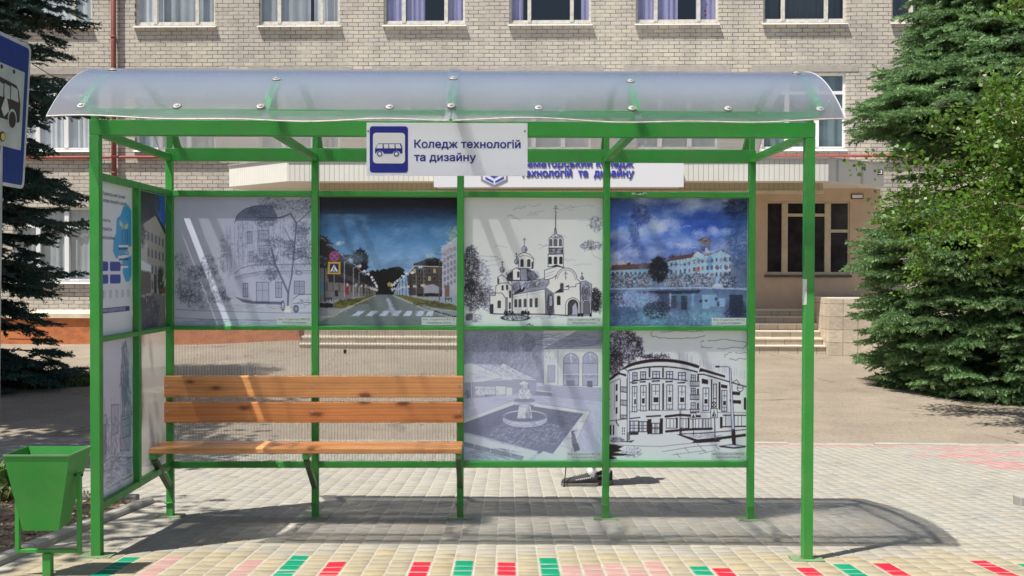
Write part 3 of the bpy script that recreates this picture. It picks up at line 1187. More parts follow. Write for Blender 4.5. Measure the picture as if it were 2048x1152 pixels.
seam = XS[2]
for xa, xb in ((ROOF_X0, seam - 0.006), (seam + 0.006, ROOF_X1)):
    xs = np.linspace(xa, xb, 60)
    nt_ = 29
    v = [roof_pt(x, t) for t in np.linspace(0, 1, nt_) for x in xs]
    i = (np.arange(nt_ - 1)[:, None] * 60 + np.arange(59)[None, :]).ravel()
    sh = np_mesh('roof_panel', v, np.stack([i, i + 1, i + 61, i + 60], 1), M_ROOF, shelter, smooth=True)
    for t0 in (0.0, 1.0):
        mb = MB()
        pts = [Vector(roof_pt(x, t0)) for x in xs]
        mb.tube([p + Vector((0, -0.002 if t0 == 0 else 0.002, -0.001)) for p in pts], 0.0040, 6)
        build('edge_tape', mb, pbr('edge tape', (0.55, 0.50, 0.44), 0.5, 0.25, 30) if 'edge tape' not in bpy.data.materials else bpy.data.materials['edge tape'], sh)
    xe = xa if xa == ROOF_X0 else xb
    mb = MB()
    mb.tube([roof_pt(xe, t) for t in np.linspace(0, 1, 29)], 0.0030, 6)
    M_EDGE = bpy.data.materials.get('sheet edge') or pbr('sheet edge', (0.48, 0.50, 0.53), 0.3, 0.05, 5)
    build('side_edge', mb, M_EDGE, sh)
# joint strip over the seam
mb = MB()
vs, fs = [], []
for k, t in enumerate(np.linspace(0, 1, 29)):
    for s, dz in ((-0.030, 0.006), (-0.012, 0.010), (0.012, 0.010), (0.030, 0.006)):
        p = roof_pt(seam, t)
        a = math.asin(max(-1, min(1, (p[1] - RC) / RR)))
        vs.append((seam + s, p[1] + dz * math.sin(a), p[2] + dz * math.cos(a)))
    if k:
        b = (k - 1) * 4
        for j in range(3):
            fs.append((b + j, b + j + 1, b + j + 5, b + j + 4))
mb.add(vs, fs)
build('joint_strip', mb, M_ROOF, shelter, smooth=True, recalc=False)

# fixing caps
for px, Y in [(162, 5.4), (354, 5.4), (521, 5.4), (779, 5.4), (893, 5.4), (1077, 5.4), (1264, 5.4), (1456, 5.4), (1640, 5.4),
              (546, 5.66), (897, 5.66), (1253, 5.66), (1597, 5.86), (237, 5.86)]:
    x = at(px, 200, Y).x
    if Y > 5.5:
        x = min(XS, key=lambda q: abs(q - x))
    a = math.asin((Y - RC) / RR)
    nrm = Vector((0, math.sin(a), math.cos(a)))
    c = Vector((x, RC + RR * math.sin(a), RZ + RR * math.cos(a)))
    if abs(x - seam) < 0.04:
        x = c.x = seam
        c += nrm * 0.010
    mb = MB()
    mb.lathe([(0.018, 0.001), (0.0205, 0.003), (0.019, 0.005), (0.011, 0.007), (0.010, 0.0105), (0.007, 0.012)], n=16)
    q = nrm.to_track_quat('Z', 'Y')
    mb.v = [tuple(c + q @ Vector(p)) for p in mb.v]
    build('fixing_cap', mb, M_STEEL, shelter, smooth=False)
    mb = MB()
    mb.lathe([(0.024, 0.0004), (0.024, 0.0012)], n=16)
    mb.v = [tuple(c + q @ Vector(p)) for p in mb.v]
    build('rubber_washer', mb, bpy.data.materials.get('rubber') or pbr('rubber', (0.10, 0.07, 0.06), 0.7), shelter)

# rails of the back wall
RAILS = [(Z_T0, Z_T1), (Z_M0, Z_M1), (Z_L0, Z_L1)]
for z0, z1 in RAILS:
    for k in range(4):
        mb = MB()
        mb.box(XS[k] + PW / 2 + 0.0005, XS[k + 1] - PW / 2 - 0.0005, YB - 0.019, YB + 0.019, z0, z1)
        build('rail', mb, M_GREEN, shelter, bev=0.0025)
# left side wall: rails and a middle upright
XSIDE = XL - 0.002
YM = 6.245
for z0, z1 in RAILS:
    for ya, yb in ((YF + 0.0265, YM - 0.0205), (YM + 0.0205, YB - 0.0215)):
        mb = MB()
        mb.box(XSIDE - 0.018, XSIDE + 0.018, ya, yb, z0, z1)
        build('rail', mb, M_GREEN, shelter, bev=0.0025)
mb = MB()
mb.box(XSIDE - 0.02, XSIDE + 0.02, YM - 0.02, YM + 0.02, Z_L0, Z_T1)
build('side_upright', mb, M_GREEN, shelter, bev=0.0025)
# chipped white paint on the top rail of the last bay
mb = MB()
for k in range(9):
    px = 1262 + k * 3.4 + random.uniform(-2, 2)
    p = at(px, 388 + random.uniform(-3, 3), YB - 0.0195)
    q = at(px + random.uniform(2, 5), 388 + random.uniform(-3, 3), YB - 0.0195)
    mb.bar((p.x, YB - 0.0198, p.z), (q.x + 0.003, YB - 0.0198, q.z + 0.001), 0.0006, 0.004)
build('paint_smear', mb, M_WHITE, shelter)

YP = YB + 0.0225                                       # the posters sit behind the posts
# clear panels
for k in (0, 1):
    v = [(XS[k] + 0.012, YP, Z_L0 + 0.012), (XS[k + 1] - 0.012, YP, Z_L0 + 0.012), (XS[k + 1] - 0.012, YP, Z_M1 - 0.012), (XS[k] + 0.012, YP, Z_M1 - 0.012)]
    np_mesh('clear_panel', v, [(0, 1, 2, 3)], M_CLEAR, shelter)
xq = XSIDE - 0.0195
v = [(xq, YM - 0.01, Z_L0 + 0.012), (xq, YB - 0.01, Z_L0 + 0.012), (xq, YB - 0.01, Z_M1 - 0.012), (xq, YM - 0.01, Z_M1 - 0.012)]
np_mesh('clear_panel', v, [(0, 1, 2, 3)], M_CLEAR_SIDE, shelter)
mb = MB()                                              # small hole burnt in the clear sheet
p = at(690, 703, YP - 0.001)
mb.lathe([(0.004, 0), (0.011, 0.0005), (0.009, 0.001)], (0, 0, 0), 9, axis='y')
mb.v = [(p.x + a, YP - 0.003 + b, p.z + c * 1.4) for a, b, c in mb.v]
build('burn_mark', mb, M_BLACK, shelter)

# sticker on the right front post
xp = XR - 0.004 - 0.026
mb = MB()
z1, z0 = at(1610, 558, YF).z, at(1610, 610, YF).z
mb.box(xp - 0.0012, xp - 0.0004, YF - 0.0255, YF + 0.012, z0, z1)
mb.box(xp - 0.0012, xp + 0.010, YF - 0.0272, YF - 0.0264, z0 + 0.002, z1 - 0.001)
o = build('paper_sticker', mb, pbr('sticker paper', (0.62, 0.63, 0.62), 0.7, 0.2, 120))
tag(o, 'narrow white paper sticker stuck on the right front post', 'sticker')

# ------------------------------------------------------------------ the name sign
p0, p1 = at(733, 245, 5.565), at(1055, 352, 5.565)
sign = empty('stop_name_sign', ((p0.x + p1.x) / 2, 5.565, p1.z), 'white stop name sign with blue bus symbol screwed to the front beam', 'sign')
YS = 5.567
mb = MB()
mb.box(p0.x, p1.x, YS, YS + 0.006, p1.z, p0.z)
build('sign_plate', mb, pbr('sign plate', (0.86, 0.88, 0.95), 0.38, 0.03, 3), sign, bev=0.001)


def rrect(x0, x1, z0, z1, r, n=6):
    pts = []
    for cx, cz, a0 in ((x1 - r, z1 - r, 0), (x0 + r, z1 - r, 90), (x0 + r, z0 + r, 180), (x1 - r, z0 + r, 270)):
        for k in range(n + 1):
            a = math.radians(a0 + 90 * k / n)
            pts.append((cx + r * math.cos(a), cz + r * math.sin(a)))
    return pts


def flat(mb, poly, y, th=0.0008):
    return mb.prism(poly, lambda a, b, d: (a, y - d, b), 0, th)


def spx(px, py):
    q = at(px, py, YS)
    return (q.x, q.z)


a, b = spx(739.5, 252.5), spx(816, 345.5)
mb = MB()
flat(mb, rrect(a[0], b[0], b[1], a[1], 0.016), YS - 0.0006)
blue = build('blue_square', mb, M_NAVY, sign)
a, b = spx(746, 265.5), spx(810, 327)
mb = MB()
flat(mb, rrect(a[0], b[0], b[1], a[1], 0.018), YS - 0.0018)
build('white_square', mb, M_WHITE, blue)
mb = MB()
yb_ = YS - 0.0028
k_ = 2.881


def cpx(cx, cy):                                         # detail measured in an enlarged crop of the sign
    return spx(512 + cx / k_, cy / k_)


flat(mb, [cpx(*p) for p in [(686, 858), (704, 827), (836, 827), (844, 852), (844, 884), (832, 886), (826, 874), (810, 868), (794, 874), (786, 886), (738, 886), (730, 874), (713, 868), (697, 874), (690, 886), (686, 882)]], yb_)
for cx in (713, 809):
    c = cpx(cx, 887)
    mb.lathe([(0.0145, 0), (0.0145, 0.0009)], (c[0], yb_ - 0.0012, c[1]), 24, 'y')
pict = build('bus_symbol', mb, M_NAVY, blue)
for x0, x1, sl in ((700, 730, 10), (736, 763, 0), (767, 799, 0), (804, 829, 0)):
    pts = [(x0 - sl + 2, 855), (x0 + 4 if sl else x0, 831), (x1, 831), (x1 + (9 if x0 == 804 else 0), 855)]
    mb = MB()
    flat(mb, [cpx(*p) for p in pts], yb_ - 0.0012)
    build('bus_window', mb, M_WHITE, blue)
for cx in (713, 809):
    c = cpx(cx, 887)
    mb = MB()
    mb.lathe([(0.009, 0), (0.009, 0.0006)], (c[0], yb_ - 0.0022, c[1]), 20, 'y')
    build('wheel_hub', mb, M_WHITE, blue)


def lettering(name, s, x0, zbase, xw, size, y, m, parent, bold=0.0, th=0.0006, face='front'):
    vs, fs = text_mb(s, size, bold, th / 2, width=xw)
    mb = MB()
    if face == 'front':
        mb.add([(x0 + v.x, y - v.z, zbase + v.y) for v in vs], fs)
    elif face == 'side':                                  # on a wall facing +x, reading towards +y
        mb.add([(y + v.z, x0 + v.x, zbase + v.y) for v in vs], fs)
    return build(name, mb, m, parent, recalc=False)


for s, cx0, cx1, cyb, capt in (('Коледж технологій', 913, 1523, 851, 806), ('та дизайну', 912, 1266, 927, 888)):
    q0, q1 = cpx(cx0, cyb), cpx(cx1, cyb)
    h = cpx(0, 806)[1] - cpx(0, 851)[1]
    lettering('lettering', s, q0[0], q0[1], q1[0] - q0[0], h / 0.727, YS - 0.0015, M_NAVY, sign, bold=0.0012)
for cx in (647, 1549):
    c = cpx(cx, 755)
    mb = MB()
    mb.lathe([(0.006, 0), (0.005, 0.002), (0.002, 0.003)], (0, 0, 0), 10, 'y')
    mb.v = [(c[0] + a, YS - 0.0005 - b, c[1] + d) for a, b, d in mb.v]
    build('screw', mb, M_STEEL, sign)

# ------------------------------------------------------------------ the bench
bx0, bx1 = XS[0] - 0.02, XS[2] + 0.022
bench = empty('bench', ((bx0 + bx1) / 2, 6.65, gz(-1.1, 6.65)), 'long varnished pine bench fixed to the shelter posts under the left bays', 'bench')


def plank(name, x0, x1, y0, y1, z0, z1, seed):
    mb = MB()
    mb.box(x0, x1, y0, y1, z0, z1)
    return build(name, mb, wood_mat('pine %d' % seed, seed), bench, bev=0.007)


pl = [plank('back_plank', bx0, bx1, 6.800, 6.843, 0.716, 0.856, 1), plank('back_plank', bx0, bx1, 6.800, 6.843, 0.553, 0.687, 2)]
for k, (a, b) in enumerate(((6.50, 6.588), (6.596, 6.684), (6.692, 6.778))):
    plank('seat_plank', bx0 - 0.0, bx1, a, b, 0.403, 0.438, 3 + k)
for o, zc in zip(pl, (0.79, 0.625)):
    for x in (bx0 + 0.02, XS[1] - 0.01, bx1 - 0.025):
        t = MB()
        t.lathe([(0.008, 0), (0.007, 0.003), (0.003, 0.004)], (x, 0, 0), 10, 'y')
        t.v = [(a, 6.7999 - b, zc + c) for a, b, c in t.v]
        build('screw', t, M_STEEL, o)
for x in XS[:3]:
    mb = MB()
    xx = x - 0.0
    mb.bar((xx, 6.505, 0.384), (xx, 6.846, 0.384), 0.036, 0.036)
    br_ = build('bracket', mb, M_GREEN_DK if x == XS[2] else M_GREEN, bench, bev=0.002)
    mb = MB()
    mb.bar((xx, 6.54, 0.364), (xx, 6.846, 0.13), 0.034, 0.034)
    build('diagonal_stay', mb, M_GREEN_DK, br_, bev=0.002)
    mb = MB()
    mb.box(xx - 0.02, xx + 0.02, 6.8435, 6.848, 0.5, 0.86)
    build('back_plate', mb, M_GREEN, bench)
# ------------------------------------------------------------------ printed drawings: drawn with code, one colour per point of a fine sheet
class Art:
    def __init__(self, x0, x1, y0, y1, W=300, H=286, bg=(235, 236, 240), seed=1):
        self.x0, self.y0 = x0, y0
        self.kx, self.ky = (W - 1) / (x1 - x0), (H - 1) / (y1 - y0)
        self.W, self.H = W, H
        self.a = np.zeros((H, W, 3), np.float32)
        self.a[:] = bg
        self.r = np.random.default_rng(seed)
        self.yy, self.xx = np.mgrid[0:H, 0:W].astype(np.float32)

    def p(self, q):
        return ((q[0] - self.x0) * self.kx, (q[1] - self.y0) * self.ky)

    def _blend(self, sl, m, col):
        m = m[..., None]
        self.a[sl] = self.a[sl] * (1 - m) + np.asarray(col, np.float32) * m

    def poly(self, pts, col, al=1.0):
        P = [self.p(q) for q in pts]
        xs, ys = [q[0] for q in P], [q[1] for q in P]
        ax, bx = int(max(0, min(xs))), int(min(self.W, max(xs) + 2))
        ay, by = int(max(0, min(ys))), int(min(self.H, max(ys) + 2))
        if bx <= ax or by <= ay: return
        sl = (slice(ay, by), slice(ax, bx))
        m = np.zeros((by - ay, bx - ax), np.float32)
        for oy in (-0.25, 0.25):
            X, Y = self.xx[sl], self.yy[sl] + oy
            ins = np.zeros(m.shape, bool)
            n = len(P)
            for i in range(n):
                xa, ya = P[i]
                xb, yb = P[(i + 1) % n]
                if ya == yb: continue
                c = (ya > Y) != (yb > Y)
                ins ^= c & (X < (xb - xa) * (Y - ya) / (yb - ya) + xa)
            m += ins * 0.5
        self._blend(sl, m * al, col)

    def line(self, pts, w, col, al=1.0):
        w = w * self.kx
        for q0, q1 in zip(pts[:-1], pts[1:]):
            (xa, ya), (xb, yb) = self.p(q0), self.p(q1)
            pad = w / 2 + 1.2
            ax, bx = int(max(0, min(xa, xb) - pad)), int(min(self.W, max(xa, xb) + pad + 1))
            ay, by = int(max(0, min(ya, yb) - pad)), int(min(self.H, max(ya, yb) + pad + 1))
            if bx <= ax or by <= ay: continue
            sl = (slice(ay, by), slice(ax, bx))
            X, Y = self.xx[sl] - xa, self.yy[sl] - ya
            dx, dy = xb - xa, yb - ya
            t = np.clip((X * dx + Y * dy) / (dx * dx + dy * dy + 1e-6), 0, 1)
            d = np.hypot(X - t * dx, Y - t * dy)
            m = np.clip(w / 2 + 0.5 - d, 0, 1) * min(1.0, max(w, 0.35))
            self._blend(sl, m * al, col)

    def ell(self, cx, cy, rx, ry, col, al=1.0, ring=0.0):
        (cx, cy), rx, ry = self.p((cx, cy)), rx * self.kx, ry * self.ky
        d = np.sqrt(((self.xx - cx) / rx) ** 2 + ((self.yy - cy) / ry) ** 2)
        m = np.clip((1 - d) * min(rx, ry) + 0.5, 0, 1)
        if ring:
            rr = ring * self.kx
            m = m * np.clip(1 - ((1 - d) * min(rx, ry) - rr + 0.5), 0, 1)
        self.a[:] = self.a * (1 - m[..., None] * al) + np.asarray(col, np.float32) * m[..., None] * al

    def fbm(self, sx, sy, oct=4, seed=0):
        r = np.random.default_rng(seed + 900)
        out = np.zeros((self.H, self.W), np.float32)
        amp, tot = 1.0, 0
        for o in range(oct):
            gx, gy = int(sx * 2 ** o) + 2, int(sy * 2 ** o) + 2
            g = r.random((gy + 1, gx + 1)).astype(np.float32)
            fx, fy = self.xx / self.W * (gx - 1), self.yy / self.H * (gy - 1)
            ix, iy = fx.astype(int), fy.astype(int)
            tx, ty = fx - ix, fy - iy
            tx, ty = tx * tx * (3 - 2 * tx), ty * ty * (3 - 2 * ty)
            out += amp * ((g[iy, ix] * (1 - tx) + g[iy, ix + 1] * tx) * (1 - ty) + (g[iy + 1, ix] * (1 - tx) + g[iy + 1, ix + 1] * tx) * ty)
            tot += amp
            amp *= 0.55
        return out / tot

    def wash(self, stops, x=None):
        """vertical run of colours [(crop y, colour)]"""
        ys = [(q[0] - self.y0) * self.ky for q in stops]
        for c in range(3):
            self.a[..., c] = np.interp(self.yy[:, 0], ys, [q[1][c] for q in stops])[:, None]

    def tint(self, m, col):
        self._blend((slice(None), slice(None)), np.clip(m, 0, 1).astype(np.float32), col)

    def hatch(self, cx, cy, rx, ry, n, ln, ang, col, al=0.5, w=2.0, spread=0.4, curl=False):
        for _ in range(n):
            t, q = self.r.uniform(0, 6.283), math.sqrt(self.r.random())
            x, y = cx + rx * q * math.cos(t), cy + ry * q * math.sin(t)
            a = ang + self.r.normal(0, spread)
            l = ln * self.r.uniform(0.4, 1.2)
            if curl:
                b = a + self.r.uniform(-1.6, 1.6)
                self.line([(x, y), (x + l * math.cos(a), y + l * math.sin(a)), (x + l * (math.cos(a) + math.cos(b)), y + l * (math.sin(a) + math.sin(b)))], w, col, al)
            else:
                self.line([(x, y), (x + l * math.cos(a), y + l * math.sin(a))], w, col, al)

    def blobs(self, cx, cy, rx, ry, n, s, col, al=0.8):
        for _ in range(n):
            t, q = self.r.uniform(0, 6.283), math.sqrt(self.r.random())
            x, y = cx + rx * q * math.cos(t), cy + ry * q * math.sin(t)
            k = s * self.r.uniform(0.5, 1.3)
            m = 5
            a0 = self.r.uniform(0, 6)
            self.poly([(x + k * self.r.uniform(0.5, 1) * math.cos(a0 + 6.283 * j / m), y + k * self.r.uniform(0.5, 1) * math.sin(a0 + 6.283 * j / m)) for j in range(m)], col, al)

    def grade(self, sat, con, mid, gain=1.0):
        l = self.a.mean(2, keepdims=True)
        self.a[:] = np.clip((l + (self.a - l) * sat - mid) * con + mid, 0, 255) * gain

    def brush(self, n, ln, w, y0=0.0, y1=1.0, ang=0.2, spread=0.6, jit=10, al=0.55):
        """dab the picture over with short strokes of its own colours"""
        src = self.a.copy()
        for _ in range(n):
            u, v = self.r.random(), self.r.uniform(y0, y1)
            ix, iy = int(u * (self.W - 1)), int(v * (self.H - 1))
            c = src[iy, ix] + self.r.normal(0, jit, 1)
            x, y = self.x0 + ix / self.kx, self.y0 + iy / self.ky
            a = ang + self.r.normal(0, spread)
            l = ln * self.r.uniform(0.5, 1.3)
            self.line([(x - l * math.cos(a) / 2, y - l * math.sin(a) / 2), (x + l * math.cos(a) / 2, y + l * math.sin(a) / 2)], w * self.r.uniform(.6, 1.3), np.clip(c, 0, 255), al)

    def win(self, x0, x1, y0, y1, col, w=3, arch=False, fill=None, al=1.0, bars=True, slope=0.0):
        s = slope * (x1 - x0)
        if arch:
            r = (x1 - x0) / 2
            pts = [(x0, y1)] + [((x0 + x1) / 2 - r * math.cos(t), y0 + r - r * math.sin(t)) for t in np.linspace(0, PI, 9)] + [(x1, y1 + s), (x0, y1)]
        else:
            pts = [(x0, y0), (x1, y0 + s), (x1, y1 + s), (x0, y1), (x0, y0)]
        if fill is not None: self.poly(pts, fill, al)
        self.line(pts, w, col, al)
        if bars:
            self.line([((x0 + x1) / 2, y0 + s / 2), ((x0 + x1) / 2, y1 + s / 2)], w * 0.7, col, al)
            self.line([(x0, y0 * .6 + y1 * .4), (x1, y0 * .6 + y1 * .4 + s)], w * 0.7, col, al)


def art_corner_house():
    A = Art(47, 1190, 38, 1128, bg=(196, 198, 212), seed=3)
    ink, mid, lt = (48, 66, 118), (100, 120, 168), (150, 166, 202)
    A.tint((A.fbm(3, 3, 4, 2) - 0.3) * 0.8, (168, 172, 194))
    # sky to the left is left bare; far trees
    for cx, cy, rx, ry, n in ((90, 590, 60, 80, 110), (215, 680, 75, 60, 190), (120, 830, 90, 90, 260), (330, 640, 70, 120, 220), (450, 520, 30, 160, 160), (420, 880, 80, 60, 160), (480, 860, 60, 60, 130), (210, 900, 70, 50, 100)):
        A.hatch(cx, cy, rx, ry, n, 16, 0.6, ink, 0.42, 2.6, 1.4, True)
    for x in (90, 215, 330): A.line([(x, 640), (x + 4, 940)], 5, ink, 0.4)
    # house: dome corner, wings
    A.poly([(545, 250), (560, 200), (610, 150), (700, 115), (860, 110), (900, 200), (900, 240)], mid, 0.8)
    A.poly([(475, 290), (545, 262), (560, 240), (1190, 240), (1190, 940), (560, 910), (475, 880)], (182, 192, 218), 0.85)
    A.line([(545, 262), (575, 185), (640, 135), (740, 112), (860, 112)], 5, ink, 0.7)
    for x in (480, 510, 545, 575, 610, 650, 695, 735, 830, 865, 925, 950):
        A.line([(x, 285 - (x > 560) * 60), (x + 4, 640)], 3.5, mid, 0.55)
    A.hatch(600, 420, 40, 200, 170, 34, 1.57, mid, 0.4, 2.5, 0.1)
    A.hatch(780, 380, 60, 160, 170, 26, 1.57, mid, 0.35, 2.5, 0.1)
    A.hatch(500, 500, 28, 220, 170, 34, 1.57, ink, 0.3, 2.5, 0.12)
    A.hatch(820, 170, 200, 50, 160, 26, 0.2, ink, 0.3, 2.5, 0.3)
    for x0, x1, y0, y1 in ((655, 690, 330, 430), (665, 700, 500, 590), (745, 830, 320, 400), (750, 835, 470, 520), (960, 1030, 410, 470), (1070, 1140, 300, 380), (1070, 1140, 470, 540)):
        A.win(x0, x1, y0, y1, ink, 3.5, fill=lt, al=0.75)
    A.line([(735, 412), (850, 408)], 5, ink, 0.7); A.line([(735, 455), (850, 452)], 4, ink, 0.7)
    for x in range(740, 850, 14): A.line([(x, 412), (x, 455)], 3, ink, 0.6)
    for x in range(940, 1180, 15): A.line([(x, 600), (x, 650)], 3, ink, 0.5)
    # cornice band and shop floor
    A.line([(545, 690), (600, 640), (700, 615), (1190, 605)], 4, ink, 0.75)
    A.line([(545, 720), (620, 695), (760, 670), (1190, 660)], 4, ink, 0.75)
    A.poly([(545, 720), (620, 695), (760, 670), (1190, 660), (1190, 690), (760, 700), (550, 745)], lt, 0.6)
    A.win(615, 655, 770, 885, ink, 4, fill=(150, 164, 204), al=0.8)
    A.win(725, 830, 760, 935, ink, 4, fill=(160, 174, 210), al=0.8)
    A.win(885, 935, 760, 890, ink, 4, fill=lt, al=0.8)
    A.win(1040, 1125, 750, 860, ink, 4, fill=(140, 156, 198), al=0.8)
    A.ell(1078, 682, 26, 18, ink, 0.7, ring=5)
    A.poly([(540, 880), (610, 930), (700, 945), (940, 950), (940, 925), (700, 920), (600, 900)], ink, 0.6)
    # foreground tree
    for pts, w in (([(985, 1000), (990, 850), (950, 760), (880, 600), (850, 470)], 17), ([(990, 850), (1020, 700), (1040, 480), (1060, 260), (1010, 180), (920, 215), (800, 215)], 13),
                   ([(1040, 480), (960, 300)], 6), ([(1035, 570), (1120, 540), (1185, 555)], 9), ([(905, 650), (800, 570), (710, 590)], 6), ([(1060, 260), (1180, 150)], 7), ([(880, 600), (910, 500)], 6)):
        A.line(pts, w, (92, 108, 150), 0.85)
    for cx, cy, rx, ry, n in ((870, 90, 130, 50, 210), (1100, 110, 110, 60, 200), (800, 250, 90, 45, 170), (800, 560, 100, 60, 230), (1080, 450, 110, 60, 230), (1100, 300, 90, 60, 170), (850, 690, 60, 50, 160), (1020, 520, 90, 40, 150), (880, 420, 80, 50, 130), (1150, 560, 60, 60, 120), (720, 150, 60, 40, 80)):
        A.hatch(cx, cy, rx, ry, n, 15, 0.3, (66, 90, 136), 0.5, 3, 1.5, True)
    A.poly([(968, 960), (1005, 960), (1015, 1020), (955, 1020)], (236, 238, 244), 0.9)
    # car
    A.poly([(1030, 905), (1080, 865), (1190, 862), (1190, 1005), (1040, 1010)], (196, 204, 224), 0.9)
    A.line([(1030, 905), (1080, 865), (1190, 862)], 5, ink, 0.8); A.line([(1030, 940), (1190, 930)], 4, ink, 0.7)
    A.ell(1055, 985, 24, 34, ink, 0.7); A.ell(1055, 985, 12, 18, lt, 0.9); A.ell(945, 960, 16, 45, ink, 0.7, ring=6)
    A.hatch(1120, 930, 60, 30, 40, 20, 0.1, ink, 0.5, 3, 0.4)
    # kerb lines and road
    A.line([(50, 990), (250, 1003), (480, 1008), (900, 1020), (1190, 1020)], 4, ink, 0.6)
    A.line([(50, 1062), (300, 1075), (800, 1085), (1190, 1075)], 5, mid, 0.7)
    A.hatch(600, 1095, 560, 25, 190, 60, 0.02, mid, 0.4, 3, 0.06)
    A.hatch(620, 975, 500, 25, 120, 50, 0.05, mid, 0.35, 3, 0.06)
    A.poly([(160, 760), (300, 770), (250, 800), (150, 800)], mid, 0.3)
    A.hatch(170, 880, 100, 60, 120, 26, -0.3, ink, 0.35, 2.6, 0.5)
    A.hatch(850, 420, 320, 330, 900, 20, 1.4, (70, 84, 124), .34, 3.4, .5)
    A.hatch(250, 800, 190, 190, 420, 18, .7, (76, 84, 112), .36, 3.4, 1.2, True)
    A.grade(0.30, 1.22, 190, 1.05)
    return A


def art_street():
    A = Art(32, 1182, 38, 1130, seed=5)
    A.wash([(38, (20, 20, 28)), (120, (28, 32, 42)), (190, (50, 82, 110)), (300, (70, 118, 156)), (400, (84, 136, 176)), (540, (112, 160, 194)), (640, (140, 178, 204)), (860, (150, 180, 200)), (1130, (140, 160, 165))])
    n = A.fbm(2, 9, 5, 7)
    A.tint((n - 0.48) * 2.4 * (A.yy < A.H * 0.55), (36, 62, 92))
    A.tint((A.fbm(3, 6, 4, 8) - 0.52) * 2.2 * (A.yy < A.H * 0.55) * (A.yy > A.H * 0.13), (128, 170, 204))
    blk, road = (22, 20, 22), (118, 128, 122)
    # pavements and road
    A.poly([(32, 900), (500, 860), (700, 860), (1182, 900), (1182, 1130), (32, 1130)], (160, 166, 168))
    A.poly([(505, 868), (640, 868), (1182, 1070), (1182, 1130), (32, 1130), (60, 1080), (230, 1010)], road)
    A.tint((A.fbm(4, 5, 5, 9) - 0.45) * 1.5 * (A.yy > A.H * 0.76), (148, 160, 152))
    A.tint((A.fbm(3, 4, 5, 19) - 0.5) * 2 * (A.yy > A.H * 0.88), (92, 112, 108))
    A.poly([(590, 895), (612, 895), (690, 1045), (640, 1045)], (196, 204, 214), 0.85)
    for x in (300, 415, 525, 630, 730, 835, 920):
        A.poly([(x + 40 - (x - 630) * 0.06, 1002), (x + 92 - (x - 630) * 0.08, 1002), (x + 58, 1048), (x - 2, 1048)], (214, 220, 232), 0.92)
    # verges
    A.poly([(150, 930), (480, 868), (500, 872), (230, 985), (150, 985)], (108, 110, 50))
    A.poly([(650, 868), (720, 868), (1182, 960), (1182, 1000), (1040, 985), (800, 925)], (104, 104, 56))
    A.hatch(300, 930, 130, 30, 110, 20, -0.3, (62, 60, 30), 0.6, 6, 0.5)
    A.hatch(960, 945, 180, 28, 110, 20, 0.2, (60, 54, 30), 0.6, 6, 0.5)
    A.line([(500, 872), (230, 995), (150, 1052), (40, 1056)], 9, (196, 182, 140), 0.9)
    A.line([(650, 872), (900, 985), (1100, 1050), (1182, 1055)], 8, (196, 190, 160), 0.9)
    A.poly([(34, 935), (150, 940), (160, 975), (34, 980)], (44, 40, 38))
    A.hatch(95, 955, 60, 20, 60, 12, 0.5, (20, 18, 18), 0.7, 6, 1)
    A.poly([(34, 985), (230, 985), (150, 1045), (34, 1045)], (150, 150, 150))
    # trees
    A.poly([(400, 865), (420, 690), (470, 670), (560, 665), (610, 640), (690, 625), (740, 690), (690, 760), (650, 865)], blk)
    A.blobs(560, 720, 150, 60, 140, 22, blk, 0.9)
    A.blobs(680, 680, 60, 50, 90, 18, blk, 0.9)
    A.poly([(320, 700), (310, 520), (370, 470), (420, 520), (435, 620), (400, 720)], blk)
    A.blobs(375, 580, 62, 105, 150, 17, blk, 0.9)
    A.blobs(260, 560, 60, 25, 60, 14, blk, 0.9)
    A.blobs(375, 560, 55, 90, 40, 6, (120, 150, 170), 0.6)
    # left row of houses
    A.poly([(34, 355), (90, 380), (130, 440), (205, 525), (230, 560), (320, 610), (380, 660), (420, 720), (500, 800), (510, 868), (300, 890), (34, 925)], (46, 42, 42))
    A.poly([(34, 640), (90, 640), (110, 760), (240, 770), (360, 800), (500, 840), (505, 866), (300, 892), (34, 930)], (140, 138, 134), 0.8)
    A.line([(34, 372), (110, 430), (205, 520), (330, 615), (400, 690)], 6, (205, 205, 200), 0.8)
    for k in range(26):
        x = 40 + k * 17
        A.win(x, x + 8, 600 + k * 8 - (k < 8) * 60, 640 + k * 7 - (k < 8) * 40, (190, 190, 184), 2.5, fill=(24, 22, 22), al=0.85, bars=False)
        A.win(x, x + 8, 760 + k * 2, 830 + k, (40, 38, 38), 3, fill=(170, 165, 140) if k % 3 else (90, 86, 80), al=0.8, bars=False)
    A.poly([(36, 720), (66, 735), (66, 860), (36, 870)], (96, 140, 160), 0.9)
    A.poly([(248, 770), (275, 775), (275, 865), (248, 868)], (150, 40, 50), 0.9)
    A.poly([(160, 830), (186, 830), (186, 880), (160, 882)], (30, 26, 26), 0.9)
    # right houses
    A.poly([(1055, 470), (1150, 390), (1182, 380), (1182, 870), (1055, 880)], (188, 186, 192))
    A.tint((A.fbm(8, 8, 4, 12) - 0.45) * 1.4 * (A.xx > A.W * 0.9) * (A.yy > A.H * 0.42) * (A.yy < A.H * 0.78), (150, 140, 150))
    A.line([(1050, 475), (1182, 375)], 7, (222, 218, 205), 0.9)
    for j in range(6):
        for i in range(4):
            A.win(1072 + i * 28, 1086 + i * 28, 500 + j * 55 - i * 14, 530 + j * 55 - i * 14, (96, 92, 100), 2.5, fill=(120, 116, 126), al=0.8, bars=False)
    A.poly([(1080, 790), (1118, 780), (1118, 880), (1080, 885)], (116, 84, 66), 0.9)
    A.poly([(820, 600), (880, 580), (950, 550), (1010, 550), (1055, 590), (1058, 640), (820, 640)], blk)
    A.poly([(760, 690), (820, 635), (1058, 635), (1058, 880), (780, 870)], (66, 60, 58))
